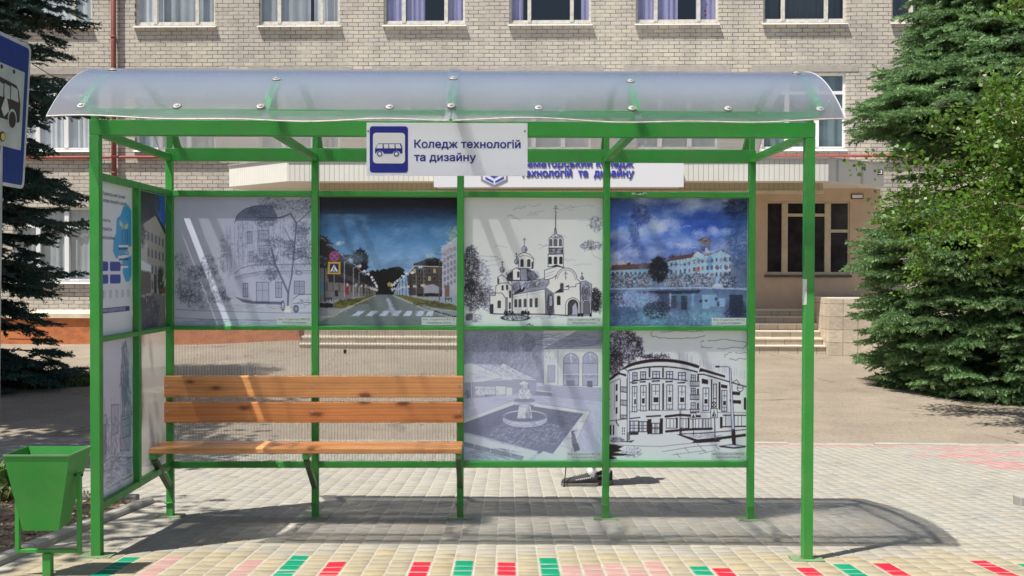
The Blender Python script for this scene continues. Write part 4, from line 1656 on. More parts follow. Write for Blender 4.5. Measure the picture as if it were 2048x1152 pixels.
    A.line([(770, 690), (825, 622), (1060, 628)], 9, (222, 214, 190), 0.9)
    for i in range(6):
        for j in range(3):
            A.win(815 + i * 42, 836 + i * 42, 645 + j * 65, 680 + j * 65, (216, 208, 170), 2.5, fill=(206, 190, 130) if (i + j) % 4 == 0 else (30, 26, 26), al=0.85, bars=False)
    A.poly([(905, 790), (980, 775), (1030, 800), (1030, 860), (905, 860)], (176, 176, 178), 0.9)
    A.poly([(850, 858), (960, 850), (1058, 858), (1058, 880), (850, 880)], (26, 22, 24), 0.9)
    A.blobs(620, 780, 18, 18, 18, 10, (206, 186, 90), 0.9)
    # lamps in two rows
    for k, (x, t) in enumerate(((240, 590), (315, 640), (362, 680), (400, 705), (430, 730), (452, 750), (470, 770), (485, 788), (496, 800))):
        A.line([(x, 885 - k * 3), (x, t), (x + 40 - k * 4, t - 20 + k * 2)], 6 - k * 0.5, (196, 196, 196) if k < 3 else blk, 0.9)
        A.blobs(x + 55 - k * 5, t - 18 + k * 2, 14 - k, 9, 12, 11 - k * 0.6, (232, 232, 226), 0.95)
        A.blobs(x + 25 - k * 2, 780 + k * 6, 12, 12, 10, 9, (210, 206, 186), 0.8)
    for k, (x, t) in enumerate(((905, 640), (840, 690), (790, 700), (755, 720), (725, 740), (700, 760), (682, 775), (668, 790), (655, 800))):
        A.line([(x, 885 - k * 3), (x, t)], 6 - k * 0.4, (150, 142, 128) if k < 2 else blk, 0.9)
        A.blobs(x - 30 + k * 2, t - 10, 14 - k, 9, 12, 10 - k * 0.5, (232, 230, 220), 0.95)
        A.blobs(x - 12, 790 + k * 4, 12, 10, 10, 9, (212, 208, 190), 0.8)
    A.line([(1035, 560), (1035, 915)], 9, (96, 84, 76), 0.95)
    for x in (85, 1085):
        A.line([(x, 925), (x, 895), (x + 50, 893), (x + 50, 925)], 5, blk); A.line([(x, 905), (x + 50, 903)], 5, blk)
        A.line([(x + 25, 895), (x + 25, 920)], 4, blk)
    for k in range(16): A.blobs(990 + k * 13, 1006 + k * 3.4, 6, 5, 3, 7, blk, 0.9)
    A.blobs(1140, 340, 45, 50, 30, 15, (196, 196, 150), 0.45)
    A.blobs(960, 530, 45, 20, 22, 14, (176, 200, 190), 0.5)
    A.blobs(195, 430, 30, 16, 18, 13, (206, 212, 212), 0.8)
    A.blobs(620, 560, 420, 60, 46, 70, (172, 202, 222), .10)
    A.blobs(400, 420, 260, 50, 30, 60, (150, 188, 214), .10)
    A.blobs(850, 330, 260, 40, 26, 60, (140, 180, 208), .10)
    A.blobs(300, 300, 160, 50, 20, 50, (130, 172, 204), .12)
    A.brush(1500, 46, 12, 0.0, 0.5, -.05, .35, 6, .45)
    A.brush(1200, 20, 6, 0.5, 0.8, 1.0, .9, 10, .4)
    A.brush(700, 40, 9, 0.8, 1.0, .1, .4, 7, .4)
    # signs on their pole
    A.line([(155, 690), (152, 990)], 9, (120, 118, 118), 1)
    A.line([(75, 640), (75, 925)], 8, (40, 36, 36), 1)
    A.ell(157, 540, 44, 44, (196, 72, 84)); A.ell(157, 540, 33, 33, (70, 84, 150))
    A.line([(133, 516), (181, 564)], 9, (205, 90, 100)); A.line([(181, 516), (133, 564)], 9, (205, 90, 100))
    A.poly([(102, 588), (205, 588), (208, 692), (100, 692)], (206, 168, 66))
    A.poly([(118, 604), (190, 604), (192, 678), (117, 678)], (38, 44, 84))
    A.poly([(154, 610), (188, 670), (120, 670)], (236, 236, 236))
    A.line([(156, 628), (150, 648), (140, 668)], 6, blk); A.line([(150, 646), (166, 668)], 6, blk)
    return A


def art_church():
    A = Art(22, 1190, 38, 1130, bg=(240, 241, 245), seed=9)
    k, g = (26, 24, 26), (120, 120, 124)
    def cloud(pts): A.line(pts, 2.6, (70, 70, 76), 0.6)
    for _ in range(26):
        x, y = A.r.uniform(60, 1120), A.r.uniform(60, 640)
        pts = [(x, y)]
        for j in range(6):
            pts.append((pts[-1][0] + A.r.uniform(6, 34), pts[-1][1] + A.r.normal(0, 9)))
        cloud(pts)
    # trees
    A.hatch(75, 640, 70, 200, 900, 17, 1.1, k, 0.6, 3, 0.9, True)
    A.hatch(150, 760, 90, 210, 560, 16, 1.0, k, 0.5, 2.6, 0.9, True)
    A.hatch(90, 870, 90, 130, 620, 16, 1.0, k, 0.6, 3, 0.9, True)
    A.hatch(220, 900, 70, 100, 340, 14, 1.0, k, 0.5, 2.6, 1.0, True)
    A.hatch(1130, 260, 60, 60, 150, 13, 0.3, k, 0.5, 2.6, 1.0, True)
    A.hatch(1090, 445, 95, 40, 190, 13, 0.3, k, 0.55, 2.6, 0.9, True)
    A.hatch(1130, 900, 40, 100, 420, 15, 1.3, k, 0.7, 3.4, 0.8, True)
    A.hatch(1165, 920, 30, 100, 140, 15, 1.3, k, 0.5, 3, 0.8, True)
    w = (246, 247, 250)
    def shape(pts, fill=w, lw=4.5): A.poly(pts, fill); A.line(list(pts) + [pts[0]], lw, k, 0.9)
    def cross(x, y, h):
        A.line([(x, y), (x, y - h)], 4, k, .9); A.line([(x - h * .25, y - h * .7), (x + h * .25, y - h * .7)], 3.5, k, .9); A.line([(x - h * .14, y - h * .86), (x + h * .14, y - h * .86)], 3, k, .9); A.line([(x - h * .15, y - h * .36), (x + h * .15, y - h * .26)], 3, k, .9)
    def onion(x, y, r):
        shape([(x - r * .5, y + r * 1.1), (x - r, y + r * .2), (x - r * .8, y - r * .5), (x - r * .2, y - r), (x, y - r * 1.5), (x + r * .2, y - r), (x + r * .8, y - r * .5), (x + r, y + r * .2), (x + r * .5, y + r * 1.1)], (190, 192, 200), 4)
        A.hatch(x + r * .4, y, r * .4, r * .7, 16, r * .8, 1.5, k, 0.6, 2.6, 0.2)
    # big dome drum and dome
    A.poly([(375, 745), (385, 700), (430, 655), (500, 635), (560, 640), (620, 670), (655, 715), (600, 750), (480, 760)], (84, 84, 90))
    A.hatch(420, 700, 50, 40, 120, 24, -0.9, k, 0.6, 3, 0.2)
    A.hatch(600, 690, 50, 40, 120, 24, 0.9, (160, 162, 170), 0.6, 3, 0.3)
    A.poly([(490, 650), (545, 640), (555, 740), (505, 750)], (190, 192, 198), 0.8)
    shape([(480, 640), (480, 560), (462, 545), (500, 512), (530, 505), (575, 520), (608, 555), (604, 640)])
    A.line([(465, 550), (520, 530), (560, 535), (606, 560)], 3.5, k, .8)
    for x in (510, 567): A.win(x - 12, x + 12, 562, 625, k, 3.5, True, (64, 64, 68))
    A.win(592, 603, 585, 635, k, 3, True, (60, 60, 64), bars=False)
    onion(530, 475, 24); cross(530, 435, 55)
    onion(463, 582, 18); cross(463, 552, 45)
    shape([(432, 740), (432, 650), (462, 635), (495, 655), (495, 740)]); A.win(470, 488, 668, 715, k, 3, True, (60, 60, 64))
    onion(343, 650, 20); cross(343, 622, 45)
    shape([(305, 770), (305, 715), (340, 695), (375, 720), (395, 760), (395, 790)]); A.win(306, 316, 725, 765, k, 3, True, (60, 60, 64), bars=False)
    # west parts
    shape([(425, 860), (425, 745), (560, 745), (700, 725), (700, 830), (430, 880)], (206, 208, 214))
    A.hatch(470, 795, 40, 55, 210, 22, 1.5, k, 0.45, 2.6, 0.1)
    shape([(240, 1025), (240, 875), (285, 870), (290, 790), (330, 765), (395, 765), (425, 790), (425, 1030)])
    A.poly([(368, 890), (390, 890), (390, 1025), (365, 1025)], (120, 120, 124), .8)
    A.line([(285, 850), (340, 850), (370, 890), (388, 890)], 5, k, .9)
    A.win(306, 330, 915, 975, k, 4, True, (90, 90, 94)); A.win(245, 267, 945, 1024, k, 4, True, (50, 48, 50), bars=False)
    for x, y0, y1 in ((347, 785, 825), (384, 780, 822), (410, 830, 890), (408, 930, 985)): A.win(x - 7, x + 7, y0, y1, k, 3, True, (60, 60, 64), bars=False)
    # nave roof and wall
    A.poly([(435, 862), (520, 790), (700, 715), (760, 720), (705, 815)], (170, 172, 180))
    A.poly([(435, 862), (500, 805), (545, 800), (520, 838)], (40, 38, 40))
    A.hatch(620, 780, 90, 30, 120, 26, -0.5, (90, 90, 96), 0.6, 3, 0.2)
    for x in (510, 560, 635): shape([(x - 8, 825 - (x - 510) * .2), (x - 8, 790 - (x - 510) * .25), (x + 30, 760 - (x - 510) * .2), (x + 6, 818 - (x - 510) * .25)], (200, 202, 208), 3.5)
    shape([(430, 865), (705, 815), (712, 1030), (430, 1025)])
    A.line([(430, 885), (705, 838)], 2.5, k, .5); A.line([(553, 845), (555, 1028)], 3, k, .7)
    for x in (458, 494, 537, 586, 632): A.win(x - 10, x + 10, 905 - (x - 458) * .07, 968, k, 3.5, True, (96, 96, 100))
    # bell tower
    shape([(730, 625), (730, 520), (860, 515), (862, 625)])
    for x in (748, 793, 839): A.win(x - 12, x + 12, 540, 600, k, 4, True, (40, 38, 40), bars=False)
    shape([(738, 515), (740, 465), (855, 462), (858, 515)], (170, 172, 178))
    for x in (752, 795, 840): A.hatch(x, 488, 16, 16, 26, 14, 0.8, k, 0.7, 3, 1)
    shape([(738, 465), (738, 385), (770, 355), (800, 345), (830, 358), (858, 390), (856, 465)])
    A.line([(735, 470), (860, 466)], 5, k); A.line([(732, 520), (864, 516)], 5, k)
    for x, q in ((755, 9), (792, 14), (834, 11)): A.win(x - q, x + q, 390, 448, k, 3.5, True, (120, 120, 126))
    A.hatch(800, 370, 50, 16, 60, 16, 0.9, k, 0.5, 3, 0.6)
    A.poly([(780, 345), (783, 300), (792, 285), (800, 300), (806, 345)], (150, 152, 158)); A.line([(783, 340), (792, 285), (804, 340)], 4, k)
    A.line([(793, 290), (794, 180)], 7, k); cross(795, 185, 85)
    # west front with stepped gable
    shape([(700, 735), (700, 655), (810, 622), (890, 640), (890, 720)])
    A.poly([(730, 632), (800, 605), (870, 632), (800, 622)], (40, 38, 40))
    A.line([(702, 690), (790, 660)], 3, k, .6); A.line([(702, 715), (770, 690)], 3, k, .6)
    arc = [(885 - 90 * math.cos(t), 730 - 95 * math.sin(t)) for t in np.linspace(0, PI, 14)]
    shape([(712, 1035), (712, 800), (738, 770), (740, 730), (770, 720), (795, 700)] + arc + [(1000, 750), (1005, 1045), (900, 1045), (780, 1035)])
    A.line([(870 - 78 * math.cos(t), 735 - 88 * math.sin(t)) if False else (885 - 76 * math.cos(t), 735 - 84 * math.sin(t)) for t in np.linspace(0.1, PI, 14)], 3.5, k, .8)
    A.poly([(712, 800), (780, 850), (785, 1035), (712, 1035)], (120, 120, 124), .85)
    A.hatch(748, 940, 32, 95, 300, 24, 1.5, k, 0.5, 2.8, 0.1)
    A.win(742, 766, 870, 960, k, 3, True, (190, 190, 196))
    A.poly([(785, 845), (850, 800), (858, 840)], (40, 38, 40))
    A.line([(782, 850), (860, 840), (862, 822), (905, 818), (907, 798), (965, 794), (967, 772), (1000, 765)], 4.5, k, .9)
    A.poly([(870, 798), (905, 780), (905, 798)], (50, 48, 50))
    A.win(834, 860, 765, 820, k, 4, True, (90, 90, 94)); A.win(808, 834, 875, 950, k, 4, True, (50, 48, 50))
    cross(880, 735, 70)
    def arch(x0, x1, y0, y1, lw, fill):
        r = (x1 - x0) / 2
        pts = [(x0, y1)] + [((x0 + x1) / 2 - r * math.cos(t), y0 + r - r * math.sin(t)) for t in np.linspace(0, PI, 12)] + [(x1, y1)]
        A.poly(pts, fill); A.line(pts, lw, k, .95)
    arch(880, 1000, 890, 1040, 4, w); arch(900, 985, 905, 1040, 5, (70, 68, 70)); A.poly([(935, 1035), (940, 960), (965, 930), (982, 1000), (982, 1035)], (200, 202, 208), .9)
    shape([(1005, 1045), (1005, 755), (1050, 745), (1100, 775), (1100, 1040)], (176, 177, 182))
    A.hatch(1050, 840, 40, 85, 300, 22, 1.5, k, 0.4, 2.8, 0.1); A.ell(1053, 840, 18, 20, k, .9, ring=5)
    arch(1020, 1095, 905, 1035, 4, w); arch(1030, 1085, 915, 1035, 5, (110, 108, 112))
    onion(1018, 720, 14); cross(1018, 702, 30)
    for x0, x1 in ((980, 1002), (1010, 1028), (1082, 1104)): A.poly([(x0, 1020), (x1, 1020), (x1, 1052), (x0, 1052)], k)
    A.line([(268, 1028), (420, 1030), (700, 1030), (900, 1040)], 9, k, .75)
    # flower bed
    A.blobs(400, 1020, 45, 28, 60, 9, k, .8); A.blobs(540, 1020, 38, 26, 60, 9, k, .8)
    A.ell(455, 1062, 125, 26, w); A.ell(455, 1062, 125, 26, k, .9, ring=5)
    A.hatch(455, 1062, 118, 22, 240, 10, 1.0, k, .6, 3, 1.2)
    A.poly([(35, 1030), (95, 1020), (95, 1080), (35, 1085)], k, .5)
    A.hatch(90, 1060, 70, 40, 110, 24, 0, k, .4, 3, 0.5)
    A.hatch(600, 1055, 300, 12, 60, 40, 0, g, .4, 2.6, .05)
    A.line([(555, 1125), (575, 1108), (580, 1122), (605, 1125)], 6, k, .8)
    A.line([(24, 1105), (180, 1095)], 3, g, .6)
    return A


def art_lake():
    A = Art(35, 1197, 35, 1130, seed=13)
    A.wash([(35, (54, 74, 120)), (160, (74, 112, 186)), (330, (92, 144, 222)), (460, (118, 160, 218)), (590, (190, 196, 200)), (700, (150, 160, 170)), (820, (110, 130, 160)), (1130, (72, 116, 138))])
    up = (A.yy < A.H * 0.52)
    n = A.fbm(3, 5, 5, 3)
    A.tint((n - 0.46) * 3.6 * up, (214, 222, 236))
    A.tint((A.fbm(2, 4, 5, 31) - 0.52) * 3.0 * up, (40, 70, 160))
    A.tint((0.5 - A.xx / A.W * 2.2) * 1.0 * up * A.fbm(5, 5, 4, 4), (40, 52, 92))
    A.tint((A.xx / A.W * 3 - 2.1) * 1.2 * (A.yy < A.H * 0.75) * A.fbm(6, 6, 4, 44), (34, 56, 98))
    A.hatch(1090, 110, 100, 70, 380, 18, 0.4, (22, 28, 54), 0.4, 4, 1.5, True)
    A.hatch(1110, 380, 90, 260, 620, 20, 1.2, (30, 56, 100), 0.35, 4, 1.0, True)
    A.hatch(300, 170, 80, 90, 300, 18, 2.2, (40, 50, 104), 0.35, 4, 0.8, True)
    A.hatch(245, 300, 40, 180, 220, 30, 1.6, (44, 70, 150), 0.35, 4, 0.3)
    for pts in (([(600, 425), (690, 455), (760, 458)]), ([(620, 290), (700, 270)]), ([(130, 480), (220, 425)])): A.line(pts, 7, (226, 228, 236), .7)
    roof, wall = (98, 72, 66), (150, 186, 200)
    # left house, right house
    A.poly([(35, 655), (60, 608), (190, 600), (400, 592), (400, 640)], roof); A.poly([(35, 655), (400, 638), (400, 780), (35, 790)], wall)
    A.poly([(182, 590), (212, 586), (212, 612), (182, 612)], (70, 54, 54))
    A.poly([(490, 580), (600, 528), (720, 512), (780, 475), (840, 520), (990, 474), (1060, 520), (1060, 540), (490, 590)], roof)
    A.poly([(500, 582), (720, 545), (780, 490), (840, 525), (870, 525), (980, 482), (1060, 525), (1060, 790), (500, 790)], (166, 202, 214))
    A.poly([(715, 548), (780, 488), (842, 530)], (196, 212, 220)); A.line([(715, 548), (780, 480), (842, 525)], 6, (120, 90, 80))
    A.line([(870, 525), (980, 478), (1060, 522)], 6, (120, 90, 80))
    A.poly([(865, 530), (900, 525), (900, 650), (865, 655)], (96, 150, 196), .7)
    A.tint((A.fbm(12, 12, 3, 6) - .5) * 1.5 * ((A.yy > A.H * .48) & (A.yy < A.H * .68)), (120, 150, 180))
    for j in range(3):
        for i in range(15):
            x, y = 512 + i * 38, 592 + j * 62 - i * 3.2 - (i > 5) * 10
            A.poly([(x, y), (x + 15, y - 1), (x + 15, y + 32), (x, y + 33)], (66, 56, 66) if (i + j) % 3 else (150, 92, 80), .85)
    for i in range(9):
        for j in range(2): A.poly([(55 + i * 38, 668 + j * 45), (72 + i * 38, 667 + j * 45), (72 + i * 38, 692 + j * 45), (55 + i * 38, 693 + j * 45)], (70, 66, 78), .8)
    A.poly([(755, 630), (800, 625), (800, 665), (755, 665)], (176, 110, 92), .8)
    for x, y in ((945, 610), (1020, 608)): A.poly([(x - 25, y), (x + 25, y - 6), (x + 25, y + 45), (x - 25, y + 48)], (220, 226, 230), .6); A.ell(x, y + 18, 18, 22, (70, 66, 76), .7)
    # turret
    A.poly([(800, 440), (795, 395), (838, 363), (890, 392), (885, 440)], (150, 128, 112)); A.line([(795, 398), (838, 365), (890, 395)], 7, (70, 52, 48))
    A.hatch(842, 415, 38, 24, 50, 20, 0.1, (60, 46, 44), .7, 4, .3); A.poly([(800, 442), (890, 440), (880, 480), (820, 490)], (70, 100, 150)); A.poly([(840, 460), (868, 455), (870, 505), (840, 510)], (222, 214, 204))
    A.blobs(563, 535, 20, 22, 20, 9, (60, 50, 50)); A.line([(635, 522), (635, 492)], 5, (60, 46, 46))
    # trees on the bank
    A.hatch(450, 640, 75, 110, 800, 16, 1.3, (24, 26, 34), .6, 4, .8, True)
    A.blobs(450, 620, 60, 80, 60, 14, (26, 28, 36), .6)
    for cx, rx, c in ((90, 55, (44, 40, 48)), (200, 40, (30, 30, 38)), (320, 60, (60, 64, 76)), (560, 60, (80, 84, 96)), (660, 55, (62, 66, 80)), (770, 60, (58, 60, 74)), (870, 50, (70, 74, 90)), (1030, 70, (30, 34, 52))):
        A.hatch(cx, 735, rx, 62, 230, 13, 1.2, c, .6, 4, 1.0, True)
        A.hatch(cx, 735, rx, 55, 90, 10, 1.0, (212, 218, 226), .6, 3.4, 1.0, True)
    for x in (160, 210, 430, 600, 720, 790): A.line([(x, 720), (x, 795)], 6, (170, 178, 190), .7)
    A.poly([(925, 770), (985, 765), (1000, 800), (900, 800)], (212, 216, 216), .8)
    # water
    wt = A.yy > A.H * 0.70
    A.poly([(35, 815), (1197, 800), (1197, 1130), (35, 1130)], (98, 122, 152))
    A.tint((A.fbm(5, 4, 5, 15) - .45) * 2.4 * wt, (44, 56, 76))
    A.tint((A.fbm(7, 7, 5, 25) - .5) * 2.6 * wt, (116, 170, 180))
    A.line([(35, 812), (400, 808), (800, 800), (1197, 812)], 14, (196, 206, 222), .8)
    A.poly([(270, 832), (500, 826), (810, 820), (790, 850), (420, 856), (290, 850)], (46, 44, 64), .9)
    A.poly([(40, 850), (150, 850), (150, 935), (40, 930)], (40, 40, 50), .6)
    for x, y, w_, h, c in ((540, 870, 60, 110, (60, 66, 80)), (640, 870, 50, 120, (52, 56, 70)), (820, 860, 60, 120, (150, 190, 206)), (880, 860, 60, 100, (140, 180, 200)), (960, 890, 50, 70, (150, 190, 206)), (1050, 860, 110, 200, (36, 46, 66)), (735, 850, 12, 110, (150, 190, 216)), (545, 850, 10, 110, (186, 196, 210))):
        for _ in range(5): A.poly([(x + A.r.uniform(-8, 8), y), (x + w_ + A.r.uniform(-8, 8), y), (x + w_, y + h), (x, y + h)], c, .3)
    for x, y in ((940, 895), (960, 940), (805, 915), (855, 915)): A.blobs(x, y, 12, 14, 10, 9, (40, 42, 54), .8)
    A.hatch(250, 900, 210, 75, 500, 13, .4, (180, 190, 224), .5, 4, 1.2, True)
    A.hatch(430, 990, 110, 75, 420, 13, .8, (36, 38, 54), .55, 4, 1.2, True)
    A.hatch(600, 1070, 560, 65, 640, 10, .2, (152, 200, 208), .45, 4, 1.0, True)
    A.hatch(150, 1040, 120, 80, 250, 16, .2, (60, 90, 130), .5, 5, .4)
    A.hatch(1100, 1000, 90, 110, 320, 14, .8, (32, 40, 60), .5, 4, 1, True)
    A.blobs(520, 260, 170, 70, 40, 60, (214, 222, 238), .16)
    A.blobs(900, 330, 170, 40, 30, 50, (200, 214, 240), .16)
    A.blobs(180, 500, 120, 50, 26, 46, (206, 214, 232), .18)
    A.blobs(640, 420, 300, 30, 30, 40, (190, 208, 238), .14)
    A.brush(2600, 34, 9, 0.0, 0.52, -.35, .6, 9, .5)
    A.brush(1500, 16, 6, 0.5, 0.72, 1.2, .8, 12, .45)
    A.brush(2200, 22, 6, 0.70, 1.0, .15, .6, 12, .5)
    return A


def art_fountain():
    A = Art(35, 1190, 25, 1118, bg=(196, 203, 224), seed=17)
    ink, mid, lt, wh = (92, 106, 150), (132, 146, 186), (170, 182, 212), (220, 225, 238)
    A.tint((A.fbm(5, 5, 5, 1) - .4) * .9, (176, 186, 214))
    # trees
    A.poly([(35, 25), (700, 25), (690, 200), (700, 470), (440, 440), (340, 310), (35, 310)], (140, 152, 188), .75)
    A.hatch(350, 170, 340, 150, 1500, 34, 2.2, ink, .28, 3, .7)
    A.hatch(560, 300, 160, 140, 800, 30, 2.0, wh, .25, 3, .7)
    A.hatch(130, 120, 120, 110, 500, 26, 2.2, ink, .3, 3, .5)
    A.hatch(570, 120, 60, 80, 260, 34, 1.3, ink, .4, 3, .35)
    A.hatch(390, 110, 80, 90, 260, 34, 1.3, ink, .35, 3, .5)
    A.line([(395, 240), (398, 150), (430, 90)], 6, ink, .4)
    # house
    A.poly([(690, 180), (960, 30), (1190, 25), (1190, 160)], (150, 158, 186))
    A.hatch(1000, 110, 190, 60, 300, 60, -.1, mid, .4, 3, .1)
    A.line([(690, 178), (965, 30)], 12, wh, .7); A.line([(690, 180), (1190, 172)], 7, ink, .6)
    A.poly([(698, 186), (1190, 178), (1190, 500), (700, 480)], (212, 218, 234))
    A.hatch(900, 300, 190, 120, 180, 40, 1.57, lt, .5, 3, .05)
    A.poly([(735, 320), (795, 320), (795, 460), (735, 460)], lt); A.line([(735, 320), (795, 320), (795, 460), (735, 460), (735, 320)], 4, ink, .6)
    for x in (700, 820): A.line([(x, 186), (x, 480)], 5, ink, .5)
    for x0, x1 in ((866, 994), (1028, 1154)):
        A.win(x0, x1, 218 - (x0 > 1000) * 10, 488, ink, 5, True, (166, 178, 208), .9, False)
        A.line([((x0 + x1) / 2, 225), ((x0 + x1) / 2, 300)], 9, wh); A.line([(x0, 302), (x1, 300)], 6, ink, .7); A.line([(x0, 395), (x1, 393)], 5, wh)
        A.hatch((x0 + x1) / 2, 270, 50, 40, 60, 20, 1.5, ink, .35, 3, .2)
        A.hatch((x0 + x1) / 2, 410, 55, 14, 40, 20, .1, ink, .35, 3, .2)
    A.poly([(1065, 448), (1112, 448), (1112, 505), (1065, 500)], ink, .8)
    A.poly([(890, 445), (960, 445), (960, 488), (890, 486)], mid, .9)
    # steps
    A.poly([(820, 490), (1190, 510), (1190, 620), (770, 590), (640, 500), (720, 480)], (176, 187, 214))
    for j in range(9): A.line([(790 - j * 3, 500 + j * 11), (1190, 512 + j * 13)], 3.4, ink, .45)
    A.poly([(600, 530), (770, 545), (770, 580), (600, 570)], mid); A.line([(600, 528), (775, 545)], 7, wh)
    for j in range(4): A.line([(640, 500 + j * 9), (760, 505 + j * 10)], 3.4, ink, .45)
    # parasols
    A.poly([(35, 315), (80, 300), (160, 320), (345, 405), (345, 425), (200, 455), (35, 465)], (206, 212, 230))
    A.poly([(300, 360), (365, 300), (450, 350), (630, 430), (345, 425)], (206, 212, 230))
    A.line([(160, 320), (345, 405), (345, 430), (200, 458), (35, 468)], 4, ink, .5); A.line([(345, 425), (635, 440)], 7, wh, .9); A.line([(365, 300), (640, 438)], 4, ink, .5)
    A.hatch(450, 390, 100, 30, 80, 30, .5, mid, .4, 3, .1); A.hatch(150, 400, 110, 40, 70, 40, .1, mid, .3, 3, .1)
    A.poly([(35, 468), (340, 445), (640, 445), (640, 560), (35, 600)], (150, 162, 196), .8)
    for x0, x1, y0, y1 in ((130, 290, 490, 560), (300, 380, 490, 560), (390, 440, 500, 570)): A.poly([(x0, y0), (x1, y0 + 5), (x1, y1), (x0, y1 + 15)], wh, .8); A.line([(x0, y0), (x1, y0 + 5)], 4, ink, .5)
    for j in range(3): A.line([(135, 492 + j * 14), (290, 500 + j * 12)], 3.4, ink, .5)
    A.hatch(180, 545, 150, 45, 150, 24, 1.4, ink, .4, 3, .5)
    A.line([(98, 460), (98, 670)], 11, (196, 204, 222)); A.line([(104, 460), (104, 670)], 4, ink, .5); A.poly([(45, 680), (110, 655), (170, 668), (90, 695)], wh, .8)
    A.hatch(60, 600, 30, 90, 110, 30, 1.5, ink, .5, 3, .2)
    # plaza
    A.poly([(35, 600), (480, 560), (1190, 620), (1190, 1118), (35, 1118)], (182, 192, 218), .7)
    A.hatch(700, 620, 480, 50, 200, 60, .1, mid, .3, 3, .1)
    A.hatch(1080, 850, 110, 200, 260, 50, 1.2, mid, .3, 3, .2)
    # basin
    A.poly([(35, 800), (460, 650), (620, 655), (1040, 720), (840, 1060), (660, 1060), (35, 880)], (120, 134, 176))
    A.hatch(500, 860, 420, 150, 1000, 30, -.35, ink, .35, 3, .4)
    A.hatch(560, 900, 330, 110, 520, 26, -.4, wh, .3, 4, .4)
    A.hatch(860, 760, 150, 60, 260, 26, .3, (80, 94, 140), .4, 3, .3)
    A.line([(35, 790), (450, 635)], 26, (206, 213, 231)); A.line([(40, 808), (460, 652)], 4, ink, .6)
    A.poly([(610, 640), (660, 640), (1095, 705), (960, 1000), (905, 1100), (860, 1090), (780, 1060), (1030, 725), (620, 665)], (206, 213, 231))
    A.line([(620, 668), (1030, 727), (780, 1058)], 5, ink, .6); A.line([(660, 640), (1095, 705), (905, 1100)], 4, ink, .6)
    for t in (0.2, .4, .6, .8): A.line([(1040 - 250 * t, 725 + 330 * t), (1095 - 190 * t, 712 + 390 * t)], 3.4, ink, .5)
    A.poly([(35, 895), (60, 885), (660, 1040), (560, 1118), (35, 1000)], (204, 211, 230)); A.poly([(35, 960), (540, 1085), (520, 1118), (35, 1000)], (126, 136, 172), .8)
    for x0, y0, x1, y1, x2, y2 in ((150, 915, 120, 950, 122, 1005), (285, 950, 255, 985, 258, 1045), (460, 1000, 425, 1030, 428, 1085)): A.line([(x0, y0), (x1, y1), (x2, y2)], 6, wh)
    A.line([(40, 890), (655, 1042)], 4, ink, .6)
    A.hatch(250, 1060, 220, 50, 160, 60, .25, ink, .35, 4, .1)
    A.poly([(640, 1090), (700, 1040), (900, 1100), (890, 1118), (620, 1118)], (204, 211, 230))
    # fountain
    A.ell(545, 775, 188, 66, (196, 205, 226)); A.ell(545, 745, 188, 52, wh); A.ell(545, 748, 172, 44, (118, 132, 174))
    A.ell(545, 745, 188, 52, ink, .7, ring=4); A.line([(357, 750), (360, 790), (430, 835), (545, 842), (660, 835), (730, 790), (733, 750)], 4, ink, .6)
    A.line([(362, 775), (440, 818), (545, 826), (655, 815), (728, 775)], 3.4, ink, .5)
    A.poly([(495, 660), (592, 660), (605, 765), (480, 765)], (206, 213, 231)); A.hatch(570, 715, 25, 50, 90, 24, 1.5, ink, .4, 3, .1)
    A.ell(540, 630, 92, 32, (190, 200, 224)); A.ell(540, 610, 92, 24, wh); A.ell(540, 612, 80, 18, mid); A.ell(540, 612, 92, 24, ink, .6, ring=4); A.ell(540, 655, 60, 16, ink, .5, ring=4)
    A.poly([(500, 600), (490, 530), (520, 510), (500, 470), (535, 450), (570, 470), (560, 510), (590, 530), (580, 600)], (220, 225, 238))
    A.hatch(540, 530, 50, 70, 150, 20, 1.3, ink, .4, 3, .5)
    for s in (-1, 1):
        for q in (30, 60, 90): A.line([(540 + s * q * .3, 560), (540 + s * q * .8, 550), (540 + s * q, 600)], 3, wh, .7)
    # sitting figure
    A.blobs(950, 885, 15, 18, 24, 9, (116, 112, 138), .8); A.poly([(935, 905), (965, 900), (985, 975), (940, 990)], (122, 116, 142), .9); A.poly([(940, 985), (990, 970), (1010, 1030), (960, 1048), (950, 1010)], (108, 100, 128), .9)
    A.hatch(400, 200, 360, 170, 600, 26, 2.1, (96, 104, 134), .28, 3.6, .6)
    A.hatch(860, 110, 320, 60, 260, 60, -.1, (110, 116, 140), .4, 4, .1)
    A.hatch(560, 860, 420, 150, 480, 28, -.4, (104, 114, 148), .28, 4, .5)
    A.grade(0.28, 1.15, 178, 1.06)
    return A


